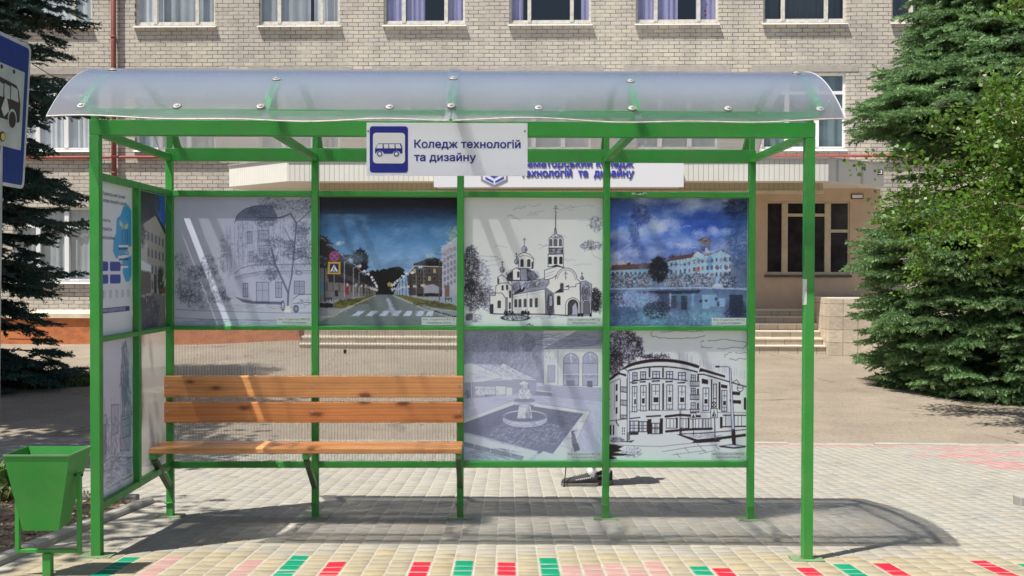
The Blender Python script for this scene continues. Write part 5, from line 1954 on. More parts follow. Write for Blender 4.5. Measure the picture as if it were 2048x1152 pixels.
def art_round_house():
    A = Art(38, 1205, 25, 1122, bg=(236, 238, 244), seed=21)
    k = (40, 28, 32)
    def S(pts, f=k, al=1): A.poly(pts, f, al)
    # tree
    A.poly([(38, 25), (180, 25), (260, 70), (320, 130), (320, 220), (230, 260), (100, 330), (38, 410)], (204, 208, 218))
    A.hatch(160, 160, 160, 140, 620, 20, .4, k, .6, 4, 1.2, True)
    A.hatch(80, 290, 60, 110, 260, 20, .4, k, .6, 4, 1.2, True)
    pts = [(170, 28)]
    for t in np.linspace(0, 1, 22): pts.append((180 + 140 * math.sin(t * 1.7) + A.r.normal(0, 7), 30 + 220 * t + A.r.normal(0, 6)))
    A.line(pts, 5, k)
    A.hatch(430, 245, 130, 12, 110, 16, 0, k, .6, 4, 1.0, True)
    for cx, cy, rx, ry in ((620, 60, 230, 32), (1010, 140, 200, 34), (1120, 240, 100, 28)):
        for s in (-1, 1):
            pts = []
            for t in np.linspace(0, PI, 16): pts.append((cx - rx * math.cos(t) + A.r.normal(0, 6), cy + s * ry * math.sin(t) ** .6 + A.r.normal(0, 5)))
            for q in range(0, 15, 1):
                if A.r.random() < .75: A.line(pts[q:q + 2], 3.6, k, .85)
    for k_ in range(40):
        x = A.r.uniform(600, 1190); b = 270 + (x - 620) * .28
        A.line([(x, b), (x, b - A.r.uniform(20, 80))], 3, (130, 120, 124), .5)
    # roof line
    def roof(x): return 262 + ((x - 480) / 330) ** 2 * 62
    S([(120, 370), (200, 310)] + [(x, roof(x)) for x in range(230, 810, 30)] + [(805, 322), (800, 345)] + [(x, roof(x) + 28) for x in range(780, 220, -30)] + [(170, 350)])
    S([(810, 340), (1025, 405), (1025, 425), (840, 372), (800, 375)])
    S([(38, 430), (110, 378), (185, 395), (185, 415), (120, 395), (38, 455)])
    def corn(x, o=0): return 330 + ((x - 470) / 330) ** 2 * 50 + o
    A.line([(x, corn(x)) for x in range(205, 790, 20)], 12, k)
    A.line([(790, 395), (840, 395), (1205, 500)], 11, k)
    A.line([(220, 465)] + [(x, 432 + ((x - 480) / 300) ** 2 * 34) for x in range(250, 730, 30)], 9, k)
    A.line([(205, 725)] + [(x, 700 - ((x - 480) / 300) ** 2 * 8) for x in range(250, 740, 30)], 4, k, .8)
    # brick lines of the round front
    for j in range(34):
        y = 350 + j * 10.5
        for x in range(210, 730, 30):
            if A.r.random() < .55: A.line([(x, y), (x + 24, y + A.r.uniform(-1, 1))], 2, k, .35)
    def tall(x0, x1, y0, y1):
        A.win(x0, x1, y0, y1, k, 6, fill=(232, 236, 244), bars=False)
        A.line([((x0 + x1) / 2, y0), ((x0 + x1) / 2, y0 + (y1 - y0) * .4)], 4.5, k); A.line([(x0 + 12, y0 + (y1 - y0) * .26), (x1 - 8, y0 + (y1 - y0) * .26)], 4.5, k)
        S([(x0 + 14, y0 + (y1 - y0) * .5), (x1 - 10, y0 + (y1 - y0) * .5), (x1 - 10, y0 + (y1 - y0) * .7), (x0 + 14, y0 + (y1 - y0) * .7)])
        A.line([(x0, y0 + (y1 - y0) * .8), (x1, y0 + (y1 - y0) * .8)], 3.5, k); A.line([((x0 + x1) / 2, y0 + (y1 - y0) * .8), ((x0 + x1) / 2, y1)], 3.5, k)
    for x0, x1, y0, y1 in ((235, 275, 498, 712), (305, 352, 490, 705), (400, 466, 482, 696), (527, 577, 484, 690), (626, 686, 494, 688)): tall(x0, x1, y0, y1)
    for x0, x1, y0, y1 in ((238, 275, 382, 445), (305, 347, 375, 435), (408, 466, 372, 428), (525, 578, 372, 432), (626, 685, 380, 442)): A.win(x0, x1, y0, y1, k, 7, fill=(222, 226, 236)); S([(x0 - 8, y1 + 20), (x1 + 2, y1 + 16), (x1 + 2, y1 + 28), (x0 - 8, y1 + 32)])
    for x, y0, y1 in ((381, 345, 415), (495, 345, 418), (381, 472, 695), (497, 476, 690)): A.line([(x, y0), (x, y1)], 14, k)
    # balconies
    for y in (455, 568, 690):
        A.win(735, 770, y - 55, y, k, 6, fill=(216, 220, 230)); A.line([(725, y), (805, y)], 6, k); A.line([(728, y + 40 - (y > 600) * 15), (802, y + 40 - (y > 600) * 15)], 8, k)
        for x in range(730, 806, 14): A.line([(x, y), (x, y + 38 - (y > 600) * 15)], 4.5, k)
        S([(785, y - 50), (802, y - 55), (802, y - 5), (785, y - 5)])
    for y in (500, 612, 738):
        A.line([(135, y), (195, y + 5)], 5, k); A.line([(138, y + 42 - (y > 700) * 14), (192, y + 48 - (y > 700) * 14)], 7, k)
        for x in range(138, 196, 12): A.line([(x, y), (x, y + 42 - (y > 700) * 14)], 4.5, k)
    # left wing
    for y in (480, 570, 675): S([(95, y), (112, y - 4), (112, y + 50), (95, y + 56)])
    A.line([(50, 470), (130, 430)], 4, k); A.line([(134, 440), (134, 770)], 5, k); A.line([(188, 430), (188, 760)], 4, k); A.line([(85, 470), (85, 700)], 3, k, .7)
    A.line([(38, 790), (210, 768)], 6, k); A.line([(100, 780), (100, 800), (120, 830)], 8, k)
    for y in (600, 660): S([(38, y), (46, y), (46, y + 8), (38, y + 8)])
    for x in (45, 70): S([(x, 825), (x + 14, 820), (x + 14, 905), (x, 910)])
    for i in range(2):
        for j in range(3): S([(148 + i * 16, 845 + j * 22), (158 + i * 16, 845 + j * 22), (158 + i * 16, 860 + j * 22), (148 + i * 16, 860 + j * 22)])
    # right wing
    S([(824, 430), (880, 442), (880, 480), (824, 472)]); S([(990, 478), (1042, 488), (1042, 515), (990, 508)])
    for x in (902, 970): S([(x, 435 + (x - 902) * .3), (x + 14, 440 + (x - 902) * .3), (x + 14, 700), (x, 690)])
    for x0, x1, y0, y1 in ((835, 885, 510, 700), (995, 1040, 530, 708)): tall(x0, x1, y0, y1)
    A.win(925, 950, 478, 690, k, 6, bars=False); A.line([(925, 600), (950, 600)], 8, k)
    S([(1060, 535), (1155, 545), (1150, 572), (1075, 568)]); S([(1060, 610), (1160, 615), (1160, 645), (1070, 638)]); S([(1185, 590), (1205, 590), (1205, 700), (1185, 690)])
    A.line([(820, 715), (1205, 720)], 4, k, .8)
    # shop floor
    A.line([(205, 770), (300, 760)], 10, k); A.line([(358, 752), (475, 745)], 14, k); A.line([(520, 752), (640, 738), (810, 750)], 20, k)
    S([(362, 775), (400, 772), (400, 900), (362, 902)]); S([(468, 768), (498, 768), (498, 898), (468, 898)])
    for x0, x1, y0, y1 in ((218, 288, 790, 880), (295, 362, 795, 880)):
        A.win(x0, x1, y0, y1, k, 7, fill=(226, 230, 240)); A.line([((x0 * 2 + x1) / 3, y0), ((x0 * 2 + x1) / 3, y1)], 4.5, k)
        A.line([(x0, (y0 + 2 * y1) / 3), (x1, (y0 + 2 * y1) / 3)], 5, k)
    S([(215, 885), (290, 882), (290, 905), (215, 908)])
    A.win(403, 468, 808, 898, k, 7); A.line([(403, 855), (468, 855)], 7, k); A.line([(425, 808), (425, 898)], 5, k); A.line([(447, 808), (447, 898)], 5, k)
    for x0, x1 in ((525, 620), (640, 720), (745, 830), (838, 905)):
        A.win(x0, x1, 770, 850, k, 5, bars=False)
        for q in (.33, .66): A.line([(x0 + (x1 - x0) * q, 770), (x0 + (x1 - x0) * q, 850)], 4, k)
    S([(605, 760), (620, 760), (620, 850), (605, 850)]); S([(708, 760), (722, 760), (722, 850), (708, 850)]); S([(980, 755), (1003, 755), (1003, 850), (980, 850)])
    A.line([(525, 878), (700, 862), (910, 855)], 20, k); A.line([(1010, 838), (1205, 835)], 12, k); A.line([(1010, 740), (1205, 742)], 10, k)
    for x in (1030, 1105, 1135, 1165): A.line([(x, 745), (x, 830)], 4, k)
    # pavement
    S([(612, 903), (650, 903), (790, 945), (900, 935), (1205, 895), (1205, 920), (1000, 945), (950, 965), (820, 975), (740, 975), (760, 960)])
    A.line([(640, 900), (870, 890), (1205, 862)], 8, k)
    A.hatch(850, 915, 150, 20, 90, 22, .05, (90, 84, 90), .5, 3, .3)
    A.line([(38, 985), (250, 1000), (480, 1005), (760, 975)], 3.6, k, .8)
    A.line([(490, 1050), (760, 1005), (960, 992)], 3.4, k, .8); A.line([(580, 1075), (860, 1040)], 3.4, k, .8); A.line([(800, 1068), (940, 1040)], 3.4, k, .7)
    for x, y in ((790, 985), (680, 1015), (610, 1065), (830, 1025), (940, 995)): A.line([(x, y), (x + 36, y + 34)], 3.6, k, .8)
    S([(38, 985), (90, 990), (165, 1005), (120, 1025), (155, 1045), (70, 1055), (270, 1080), (60, 1085), (110, 1105), (38, 1118)])
    A.hatch(100, 950, 60, 25, 110, 24, .1, k, .45, 3, .3); A.hatch(230, 1060, 90, 45, 130, 20, -.9, k, .4, 3, .4)
    S([(130, 965), (260, 950), (230, 972)], k, .8)
    # lamp posts and signs
    A.poly([(195, 380), (210, 380), (212, 950), (192, 950)], (226, 230, 238)); A.line([(195, 380), (192, 950)], 4, k); A.line([(210, 380), (213, 950)], 4, k)
    A.line([(205, 378), (120, 300)], 6, k); A.ell(118, 303, 16, 14, k, 1, ring=5)
    for j in range(4): A.line([(192, 900 + j * 18), (213, 882 + j * 18)], 8, k)
    A.line([(640, 700), (642, 890)], 5, k); A.line([(650, 700), (652, 890)], 4, k)
    for j in range(4): A.line([(638, 860 + j * 14), (655, 845 + j * 14)], 7, k)
    A.poly([(735, 722), (775, 722), (775, 772), (735, 772)], (236, 238, 244)); A.line([(733, 722), (776, 722), (776, 773), (733, 773), (733, 722)], 5, k); S([(740, 764), (755, 728), (770, 764)]); A.line([(755, 775), (758, 915)], 5, k)
    A.ell(930, 652, 24, 26, k, 1, ring=7); A.line([(915, 636), (946, 668)], 5, k); A.line([(946, 636), (915, 668)], 5, k)
    A.poly([(903, 685), (958, 685), (960, 762), (903, 762)], (236, 238, 244)); A.line([(903, 685), (958, 685), (960, 762), (903, 762), (903, 685)], 5, k); S([(912, 752), (930, 694), (950, 752)]); A.line([(930, 710), (936, 745)], 5, (226, 228, 236))
    A.line([(936, 765), (942, 950)], 9, k); A.line([(939, 765), (945, 940)], 3, (226, 230, 238)); S([(925, 950), (970, 950), (985, 965), (935, 968)])
    A.poly([(1058, 345), (1072, 345), (1112, 960), (1085, 960)], (214, 218, 228)); A.line([(1058, 345), (1085, 960)], 5, k); A.line([(1072, 345), (1112, 960)], 4.5, k)
    S([(1085, 858), (1110, 858), (1120, 995), (1085, 995)]); A.line([(1062, 345), (1050, 330), (945, 330)], 5, k); A.ell(958, 330, 20, 9, k, 1, ring=5)
    A.line([(1075, 470), (1120, 440), (1150, 480)], 5, k); A.ell(1152, 512, 28, 30, k, 1, ring=5); A.line([(1125, 510), (1180, 510)], 5, k)
    S([(972, 1000), (1085, 985), (1205, 1000), (1205, 1012), (1105, 1025), (985, 1012)]); A.poly([(1010, 1000), (1085, 992), (1180, 1002), (1100, 1012)], (214, 218, 228))
    return A


def art_info():
    """the information sheet of the side wall, u 0..100, v 0..178"""
    A = Art(0, 100, 0, 178, W=150, H=266, bg=(228, 228, 232), seed=25)
    bl, cy, tx = (46, 62, 150), (64, 160, 206), (70, 72, 96)
    A.poly([(6, 12), (13, 7), (20, 12), (20, 24), (13, 29), (6, 24)], (40, 40, 62)); A.poly([(10, 14), (17, 18), (10, 22)], (200, 200, 210))
    for pts in ([(58, 40), (68, 36), (76, 24), (90, 22), (98, 28), (98, 72), (86, 74), (80, 80), (70, 86), (56, 88), (48, 80), (50, 66), (56, 58)], [(74, 88), (98, 84), (98, 108), (92, 116), (82, 116), (74, 106)]):
        A.poly(pts, cy)
    A.tint((A.fbm(3, 4, 3, 5) - .4) * 1.2 * (A.a[..., 0] < 100), (72, 196, 222))
    for j in range(9):
        x = 66 + A.r.uniform(-4, 4)
        A.poly([(x, 72 + j * 3.2), (x + 26, 71 + j * 3.2), (x + 26, 73.4 + j * 3.2), (x, 74.4 + j * 3.2)], [(240, 242, 248), bl, (80, 180, 170), (120, 140, 200)][j % 4])
    for x in (72, 80, 86): A.line([(x, 70), (x + 1, 50)], 1.4, (40, 50, 100)); A.blobs(x + 1, 48, 2, 3, 6, 2.5, (226, 210, 150))
    A.blobs(68, 44, 3, 4, 8, 2.5, (226, 210, 150))
    for i, j in ((0, 0), (1, 0), (0, 1), (1, 1)):
        A.poly([(8 + i * 32, 94 + j * 15), (10 + i * 32, 92 + j * 15), (34 + i * 32, 92 + j * 15), (36 + i * 32, 94 + j * 15), (36 + i * 32, 101 + j * 15), (34 + i * 32, 103 + j * 15), (10 + i * 32, 103 + j * 15), (8 + i * 32, 101 + j * 15)], bl)
    for i in range(6):
        A.line([(8 + i * 16, 126), (8 + i * 16, 134)], 2, tx, .5); A.line([(12 + i * 16, 126), (12 + i * 16, 134)], 1.4, tx, .4)
    A.poly([(4, 146), (92, 146), (92, 152), (4, 152)], (56, 58, 128))
    return A


def art_facade():
    A = Art(0, 100, 0, 160, W=150, H=240, bg=(150, 148, 150), seed=29)
    A.poly([(0, 0), (100, 0), (100, 60), (0, 60)], (64, 60, 66)); A.poly([(62, 0), (100, 0), (100, 40), (70, 24)], (56, 104, 186))
    A.hatch(30, 22, 36, 22, 260, 5, 1.2, (40, 38, 40), .6, 2, .8, True); A.hatch(68, 12, 12, 14, 90, 4, 1.2, (60, 62, 66), .6, 1.6, .8, True)
    A.poly([(0, 46), (20, 40), (66, 26), (100, 48), (100, 122), (0, 120)], (176, 166, 148))
    A.poly([(0, 46), (18, 42), (40, 60), (34, 120), (0, 120)], (196, 190, 178))
    A.hatch(14, 48, 18, 14, 130, 5, 1.3, (70, 66, 66), .6, 1.6, .6, True)
    for j in range(4):
        for i in range(5):
            x = 40 + i * 12; y = 46 + j * 19 + i * (1.6 - j * .4)
            A.poly([(x, y), (x + 6, y + 1), (x + 6, y + 11), (x, y + 10)], (84, 92, 106), .9)
    A.poly([(0, 76), (52, 86), (52, 94), (0, 88)], (232, 234, 240)); A.poly([(0, 90), (50, 95), (50, 122), (0, 126)], (112, 98, 88)); A.poly([(10, 98), (20, 99), (20, 120), (10, 121)], (50, 44, 44))
    A.poly([(60, 96), (70, 97), (70, 122), (60, 120)], (60, 58, 60)); A.blobs(82, 104, 8, 18, 60, 4, (46, 54, 46)); A.poly([(88, 112), (100, 112), (100, 120), (88, 120)], (150, 70, 56))
    A.poly([(0, 126), (60, 118), (100, 124), (100, 160), (0, 160)], (132, 124, 122)); A.poly([(0, 122), (48, 118), (58, 124), (30, 132), (0, 132)], (176, 168, 160))
    A.hatch(36, 142, 40, 22, 330, 5, .6, (74, 70, 76), .6, 2.4, .8, True)
    return A


def art_lane():
    A = Art(0, 100, 0, 160, W=150, H=240, bg=(214, 214, 224), seed=33)
    ink = (112, 116, 140)
    A.tint((A.fbm(3, 5, 4, 3) - .4) * .8, (196, 196, 208))
    A.hatch(78, 36, 12, 34, 280, 8, 1.5, (116, 124, 146), .45, 1.8, .35); A.hatch(82, 80, 14, 40, 260, 7, 1.5, (96, 128, 146), .4, 1.8, .4)
    for x in (10, 26, 42, 50, 66): A.line([(x, 60), (x, 120)], 1.2, ink, .5)
    for pts in ([(6, 78), (30, 76), (30, 122), (6, 126)], [(42, 68), (62, 70), (60, 100), (44, 100)], [(68, 84), (96, 86), (92, 124), (66, 120)]): A.poly(pts, (176, 178, 192), .7); A.line(pts + [pts[0]], 1.4, ink, .7)
    A.win(8, 28, 86, 116, ink, 1.4, fill=(150, 152, 170)); A.win(70, 92, 88, 108, ink, 1.4, fill=(140, 172, 180))
    A.hatch(40, 108, 36, 30, 300, 7, 1.5, ink, .3, 1.6, .5); A.hatch(50, 140, 46, 14, 160, 12, .1, ink, .3, 1.6, .2)
    A.line([(0, 128), (40, 122), (100, 134)], 1.6, ink, .6); A.ell(88, 140, 5, 4, ink, .6, ring=1)
    return A


M_PRINT = attr_mat('printed sheet', 0.32, 0.4, 0.03, 2.0)
M_BACK = pbr('sheet back', (0.72, 0.73, 0.75), 0.5, 0.05)
M_CAPT = pbr('caption patch', (0.70, 0.74, 0.78), 0.5, 0.03)
M_GREYTXT = pbr('grey lettering', (0.10, 0.10, 0.12), 0.6, 0.05)


def lin(a):
    c = np.clip(a / 255.0, 0, 1)
    return np.where(c <= 0.04045, c / 12.92, ((c + 0.055) / 1.055) ** 2.4)


def poster(A, label, cat, mk, thick):
    """mk(u, v, d): u across, v up, d depth behind the printed face"""
    H, W = A.H, A.W
    v = np.array([mk(u, w, 0) for w in np.linspace(1, 0, H) for u in np.linspace(0, 1, W)], np.float32)
    i = (np.arange(H - 1)[:, None] * W + np.arange(W - 1)[None, :]).ravel()
    f = np.stack([i + W, i + W + 1, i + 1, i], 1)
    o = np_mesh('poster', v, f, M_PRINT, col=np.clip(lin(A.a) * np.array((1.02, 1.06, 1.27)), 0, 0.95).reshape(-1, 3))
    tag(o, label, cat)
    mb = MB()
    c = [mk(*q, d) for d in (0.0009, thick) for q in ((-.004, -.004), (1.004, -.004), (1.004, 1.004), (-.004, 1.004))]
    mb.add(c, [(0, 3, 2, 1), (4, 5, 6, 7), (0, 1, 5, 4), (1, 2, 6, 5), (2, 3, 7, 6), (3, 0, 4, 7)])
    build('backing_sheet', mb, M_BACK, o)
    return o


def caption(o, x1, z0, lines, w):
    mb = MB()
    mb.box(x1 - w, x1, YP - 0.0012, YP - 0.0002, z0 + 0.004, z0 + 0.055)
    build('caption_patch', mb, M_CAPT, o)
    for j, s in enumerate(lines):
        ww = (w - 0.02) * (1.0 if j == 0 else 0.74)
        lettering('caption', s, x1 - w / 2 - ww / 2, z0 + 0.036 - j * 0.021, ww, 0.0175, YP - 0.0016, M_GREYTXT, o, th=0.0004)


def bay(k, row):
    x0, x1 = XS[k] + 0.0235, XS[k + 1] - 0.0235
    z0, z1 = ((Z_M1 + 0.0015, Z_T0 - 0.0015), (Z_L1 + 0.0015, Z_M0 - 0.0015))[row]
    return x0, x1, z0, z1


WHO = 'Вик. студентка КФКТД'
for fn, k, row, label, nm in (
        (art_corner_house, 0, 0, 'pencil drawing of a domed corner house behind a tree, above the bench backrest', 'Сидоренко Катерина'),
        (art_street, 1, 0, 'painting of an evening avenue with zebra crossing and a near-black sky', 'Медведєва Ольга'),
        (art_church, 2, 0, 'black ink drawing of a white church with a tall bell tower', 'Медведєва Ольга'),
        (art_lake, 3, 0, 'blue painting of pale houses above a pond under cloudy sky', 'Афоніна Єлізавета'),
        (art_fountain, 2, 1, 'bluish pencil drawing of a fountain in a square basin, right of the bench', 'Кохановська Настя'),
        (art_round_house, 3, 1, 'bold black ink drawing of a rounded corner building with balconies', 'Пахомова Юліанна')):
    x0, x1, z0, z1 = bay(k, row)
    o = poster(fn(), label, 'poster', lambda u, w, d: (x0 + (x1 - x0) * u, YP + d, z0 + (z1 - z0) * w), 0.006)
    caption(o, x1 - 0.004, z0, (WHO, nm), 0.228)

xs_ = XSIDE - 0.0193
for fn, ya, yb, row, label in ((art_info, YF + 0.027, YM - 0.0215, 0, 'white college information sheet with blue shapes on the side wall'),
                               (art_facade, YM + 0.0215, YB - 0.023, 0, 'colour photograph of a brick facade on the side wall, beside the back post'),
                               (art_lane, YF + 0.027, YM - 0.0215, 1, 'faint pencil drawing of a lane, low on the side wall')):
    z0, z1 = ((Z_M1 + 0.0015, Z_T0 - 0.0015), (Z_L1 + 0.0015, Z_M0 - 0.0015))[row]
    o = poster(fn(), label, 'poster', lambda u, w, d: (xs_ - d, ya + (yb - ya) * u, z0 + (z1 - z0) * w), 0.006)
    if fn is art_info:
        W_, H_ = yb - ya, z1 - z0

        def tl(s, u, v, uw, h, m):
            lettering('lettering', s, ya + W_ * u / 100, z1 - H_ * v / 178, W_ * uw / 100, H_ * h / 178, xs_ + 0.0006, m, o, th=0.0004, face='side')
        for s, u, v, uw, h in (('Краматорський фаховий', 24, 15, 56, 6), ('коледж технологій та дизайну', 24, 23, 62, 6), ('Творчість', 6, 46, 36, 6), ('Майстерність', 6, 56, 40, 6), ('Професіоналізм', 6, 66, 46, 6)):
            tl(s, u, v, uw, h, M_GREYTXT)
        tl('НАЯВНІ БЮДЖЕТНІ МІСЦЯ', 18, 150.6, 62, 4.6, M_WHITE)
    if fn is art_lane:
        mb = MB()
        mb.box(xs_ + 0.0003, xs_ + 0.001, yb - 0.17, yb - 0.004, z0 + 0.005, z0 + 0.055)
        build('caption_patch', mb, M_CAPT, o)
        for j, s in enumerate((WHO, '')):
            if s: lettering('caption', s, yb - 0.165, z0 + 0.034, 0.155, 0.016, xs_ + 0.0014, M_GREYTXT, o, th=0.0004, face='side')
# ------------------------------------------------------------------ the school building (its own frame: u along the front, v into the house, z up)
TH = math.radians(-2.6)
B0 = Vector((0, 26.2, 0))
BU = Vector((math.cos(TH), math.sin(TH), 0))
BV = Vector((-math.sin(TH), math.cos(TH), 0))


def fac(px, py, v=0.0):
    """photo pixel -> (u, z) on the plane v of the front"""
    d = ray(px, py)
    o = Vector((0, 0, EYE)) - B0
    k = (v - o.dot(BV)) / d.dot(BV)
    p = o + d * k
    return p.dot(BU), p.z


bld = empty('school_building', B0, 'long school building of pale grey brick behind the shelter', 'building', rz=TH)
ID = lambda u, v, z: (u, v, z)
PX = [270, 515, 770, 1023, 1275, 1530, 1783]
UL = [fac(p, 50)[0] for p in PX]
pit = (UL[-1] - UL[0]) / 6
UL = [UL[0] + pit * k for k in range(-5, 12)]
WW = fac(1187, 50)[0] - fac(1023, 50)[0]
ZS = [fac(1110, 47)[1], fac(1615, 297)[1], fac(110, 562)[1]]
HT = fac(1615, 146)[1] - ZS[1]
ent0, ent1 = fac(455, 400)[0], fac(1800, 400)[0]
holes = []
wins = []
for k, u in enumerate(UL):
    for r, z in enumerate(ZS):
        if r == 2 and (u + WW > ent0 and u < ent1):
            continue
        holes.append((u, u + WW, z, z + HT))
        wins.append((u, z, r, k - 5))
mb = MB()
wall_cells(mb, [-26, 28], [0.5, 12.6], holes, 0.0, 0.13, ID)
build('brick_wall', mb, M_BRICK, bld, local=True, recalc=False)
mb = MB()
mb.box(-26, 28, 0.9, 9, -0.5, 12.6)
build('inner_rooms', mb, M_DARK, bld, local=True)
mb = MB()
mb.box(-26, 28, -0.06, 0.0 - 0.001, -0.6, 0.36)
build('plinth', mb, M_PLINTH, bld, local=True)
mb = MB()
mb.add([(-26, -0.13, 0.36), (28, -0.13, 0.36), (28, -0.13, 0.47), (-26, -0.13, 0.47), (-26, 0, 0.36), (28, 0, 0.36), (28, 0, 0.56), (-26, 0, 0.56)],
       [(0, 1, 2, 3), (3, 2, 6, 7), (4, 5, 1, 0), (0, 3, 7, 4), (1, 5, 6, 2)])
build('plinth_ledge', mb, M_LEDGE, bld, local=True)

CURT = {n: pbr('curtain ' + n, c, 0.85, 0.08, 3) for n, c in (('white', (0.80, 0.81, 0.80)), ('grey', (0.52, 0.54, 0.54)), ('violet', (0.46, 0.42, 0.66)), ('teal', (0.20, 0.27, 0.28)), ('dark', (0.11, 0.12, 0.115)))}
FR = 0.055


def window(u, z, r, k):
    rr = random.Random(k * 31 + r * 7)
    old = r == 0
    m = M_OLDFRAME if old else M_PVC
    u1, z1 = u + WW, z + HT
    y0, y1 = 0.075, 0.125
    mb = MB()
    g = 0.0025
    mb.box(u + g, u + FR, y0, y1, z + g, z1 - g)
    mb.box(u1 - FR, u1 - g, y0, y1, z + g, z1 - g)
    mb.box(u + FR, u1 - FR, y0, y1, z + g, z + FR)
    mb.box(u + FR, u1 - FR, y0, y1, z1 - FR, z1 - g)
    mul = (0.245, 0.765) if old else (0.30, 0.66)
    mw = 0.045 if old else 0.055
    for q in mul:
        mb.box(u + WW * q - mw, u + WW * q + mw, y0 - 0.012, y1 - 0.002, z + FR, z1 - FR)
    ztr = z + HT * (0.80 if old else 0.745)
    xs = [u + FR, u + WW * mul[0] - mw, u + WW * mul[0] + mw, u + WW * mul[1] - mw, u + WW * mul[1] + mw, u1 - FR]
    for a, b in ((0, 1), (2, 3), (4, 5)):
        mb.box(xs[a], xs[b], y0 + 0.002, y1 - 0.004, ztr - 0.04, ztr + 0.04)
        if old:
            mb.box(xs[a], xs[b], y0 + 0.012, y1 - 0.006, z + FR, z + FR + 0.05)
    w = build('window', mb, m, bld, local=True)
    mb = MB()
    mb.add([(u + 0.02, 0.105, z + 0.02), (u1 - 0.02, 0.105, z + 0.02), (u1 - 0.02, 0.105, z1 - 0.02), (u + 0.02, 0.105, z1 - 0.02)], [(0, 1, 2, 3)])
    build('pane', mb, M_GLASS, w, local=True, recalc=False)
    mb = MB()
    o = 0.10
    mb.add([(u - 0.03, -o, z - 0.075), (u1 + 0.03, -o, z - 0.075), (u1 + 0.03, -o, z - 0.058), (u - 0.03, -o, z - 0.058),
            (u - 0.03, 0.0745, z - 0.001), (u1 + 0.03, 0.0745, z - 0.001), (u - 0.03, 0.0745, z - 0.02), (u1 + 0.03, 0.0745, z - 0.02)],
           [(0, 1, 2, 3), (3, 2, 5, 4), (6, 7, 1, 0), (0, 3, 4, 6), (1, 7, 5, 2)])
    build('sill', mb, M_SILL if old else M_PVC, w, local=True)

    def curtain(a, b, yy, mm, amp=0.025):
        n = max(6, int((b - a) / 0.022))
        vs = []
        fq, fq2, p0_ = rr.uniform(0.55, 1.15), rr.uniform(0.12, 0.4), rr.uniform(0, 6)
        for q in range(n + 1):
            x = a + (b - a) * q / n
            d = yy + amp * math.sin(q * fq + p0_ + rr.random() * 0.7) * (0.4 + 0.6 * abs(math.sin(q * 0.09 + p0_))) + amp * 0.8 * math.sin(q * fq2)
            vs += [(x, d, z - 0.05), (x, d, z1 + 0.05)]
        t = MB()
        t.add(vs, [(2 * q, 2 * q + 2, 2 * q + 3, 2 * q + 1) for q in range(n)])
        build('curtain', t, mm, w, local=True, smooth=True, recalc=False)
    if old:
        if k < 0: curtain(u, u1, 0.18, CURT['white'])
        elif k == 0: curtain(u, u + WW * .34, 0.17, CURT['white']); curtain(u + WW * .30, u1, 0.24, CURT['grey'])
        elif k == 1: curtain(u, u + WW * .62, 0.20, CURT['grey']); curtain(u + WW * .66, u1, 0.26, CURT['white'])
        elif k == 2: curtain(u, u + WW * 0.5, 0.18, CURT['violet']); curtain(u + WW * 0.78, u1, 0.18, CURT['violet'])
        elif k == 3: curtain(u, u + WW * 0.17, 0.18, CURT['violet']); curtain(u + WW * 0.88, u1, 0.18, CURT['violet'])
        elif k == 4: curtain(u, u + WW * 0.52, 0.18, CURT['violet']); curtain(u + WW * 0.74, u1, 0.18, CURT['violet'])
        else: curtain(u, u1, 0.5, CURT['dark'])
    else:
        if k < 0: curtain(u, u1, 0.19, CURT['white' if r == 1 else 'grey'])
        elif k >= 4: curtain(u, u1, 0.19, CURT['teal'])
        else: curtain(u, u1, 0.19, CURT['grey'])
    return w


for a in wins:
    w = window(*a)
    if a[2] == 0 and a[3] == 4:                       # red flowers on that window sill, behind the glass
        mb = MB()
        for q in range(26):
            c = Vector((a[0] + WW * 0.90 + random.gauss(0, 0.07), 0.2 + random.uniform(-.03, .03), a[1] + 0.25 + random.uniform(-0.15, 0.65)))
            s = random.uniform(0.02, 0.045)
            mb.add([c + Vector((s, 0, 0)), c + Vector((0, 0, s)), c + Vector((-s, 0, 0)), c + Vector((0, 0, -s))], [(0, 1, 2, 3)])
        build('flowers', mb, pbr('red petals', (0.55, 0.02, 0.06), 0.6), w, local=True, recalc=False)
# lintels over the middle row
for u, z, r, k in wins:
    if r == 1:
        mb = MB()
        mb.box(u - 0.28, u + WW + 0.30, -0.012, -0.001, z + HT + 0.03, z + HT + 0.19)
        build('lintel', mb, M_CONC, bld, local=True)
# drain pipe
ud = fac(231, 100)[0]
mb = MB()
mb.tube([(ud, -0.12, 0.0), (ud, -0.12, 12.5)], 0.062, 14)
for z in (2.0, 4.0, 6.1, 7.4, 8.9):
    mb.lathe([(0.068, z - 0.03), (0.074, z), (0.068, z + 0.03)], (ud, -0.12, 0), 14)
    mb.box(ud - 0.02, ud + 0.02, -0.08, 0.0, z - 0.02, z + 0.02)
build('drain_pipe', mb, M_REDPIPE, bld, local=True, smooth=True)
zg = fac(1100, 314)[1]
mb = MB()
mb.tube([(-26, -0.075, zg - 0.05), (ud - 0.1, -0.075, zg), (ud, -0.25, zg), (ud + 0.1, -0.075, zg), (28, -0.075, zg + 0.02)], 0.036, 10)
for q in range(-25, 28, 3):
    mb.box(q - 0.015, q + 0.015, -0.05, 0.0, zg - 0.02, zg + 0.02)
build('gas_pipe', mb, pbr('gas pipe paint', (0.33, 0.075, 0.06), 0.5, 0.2, 6), bld, local=True)

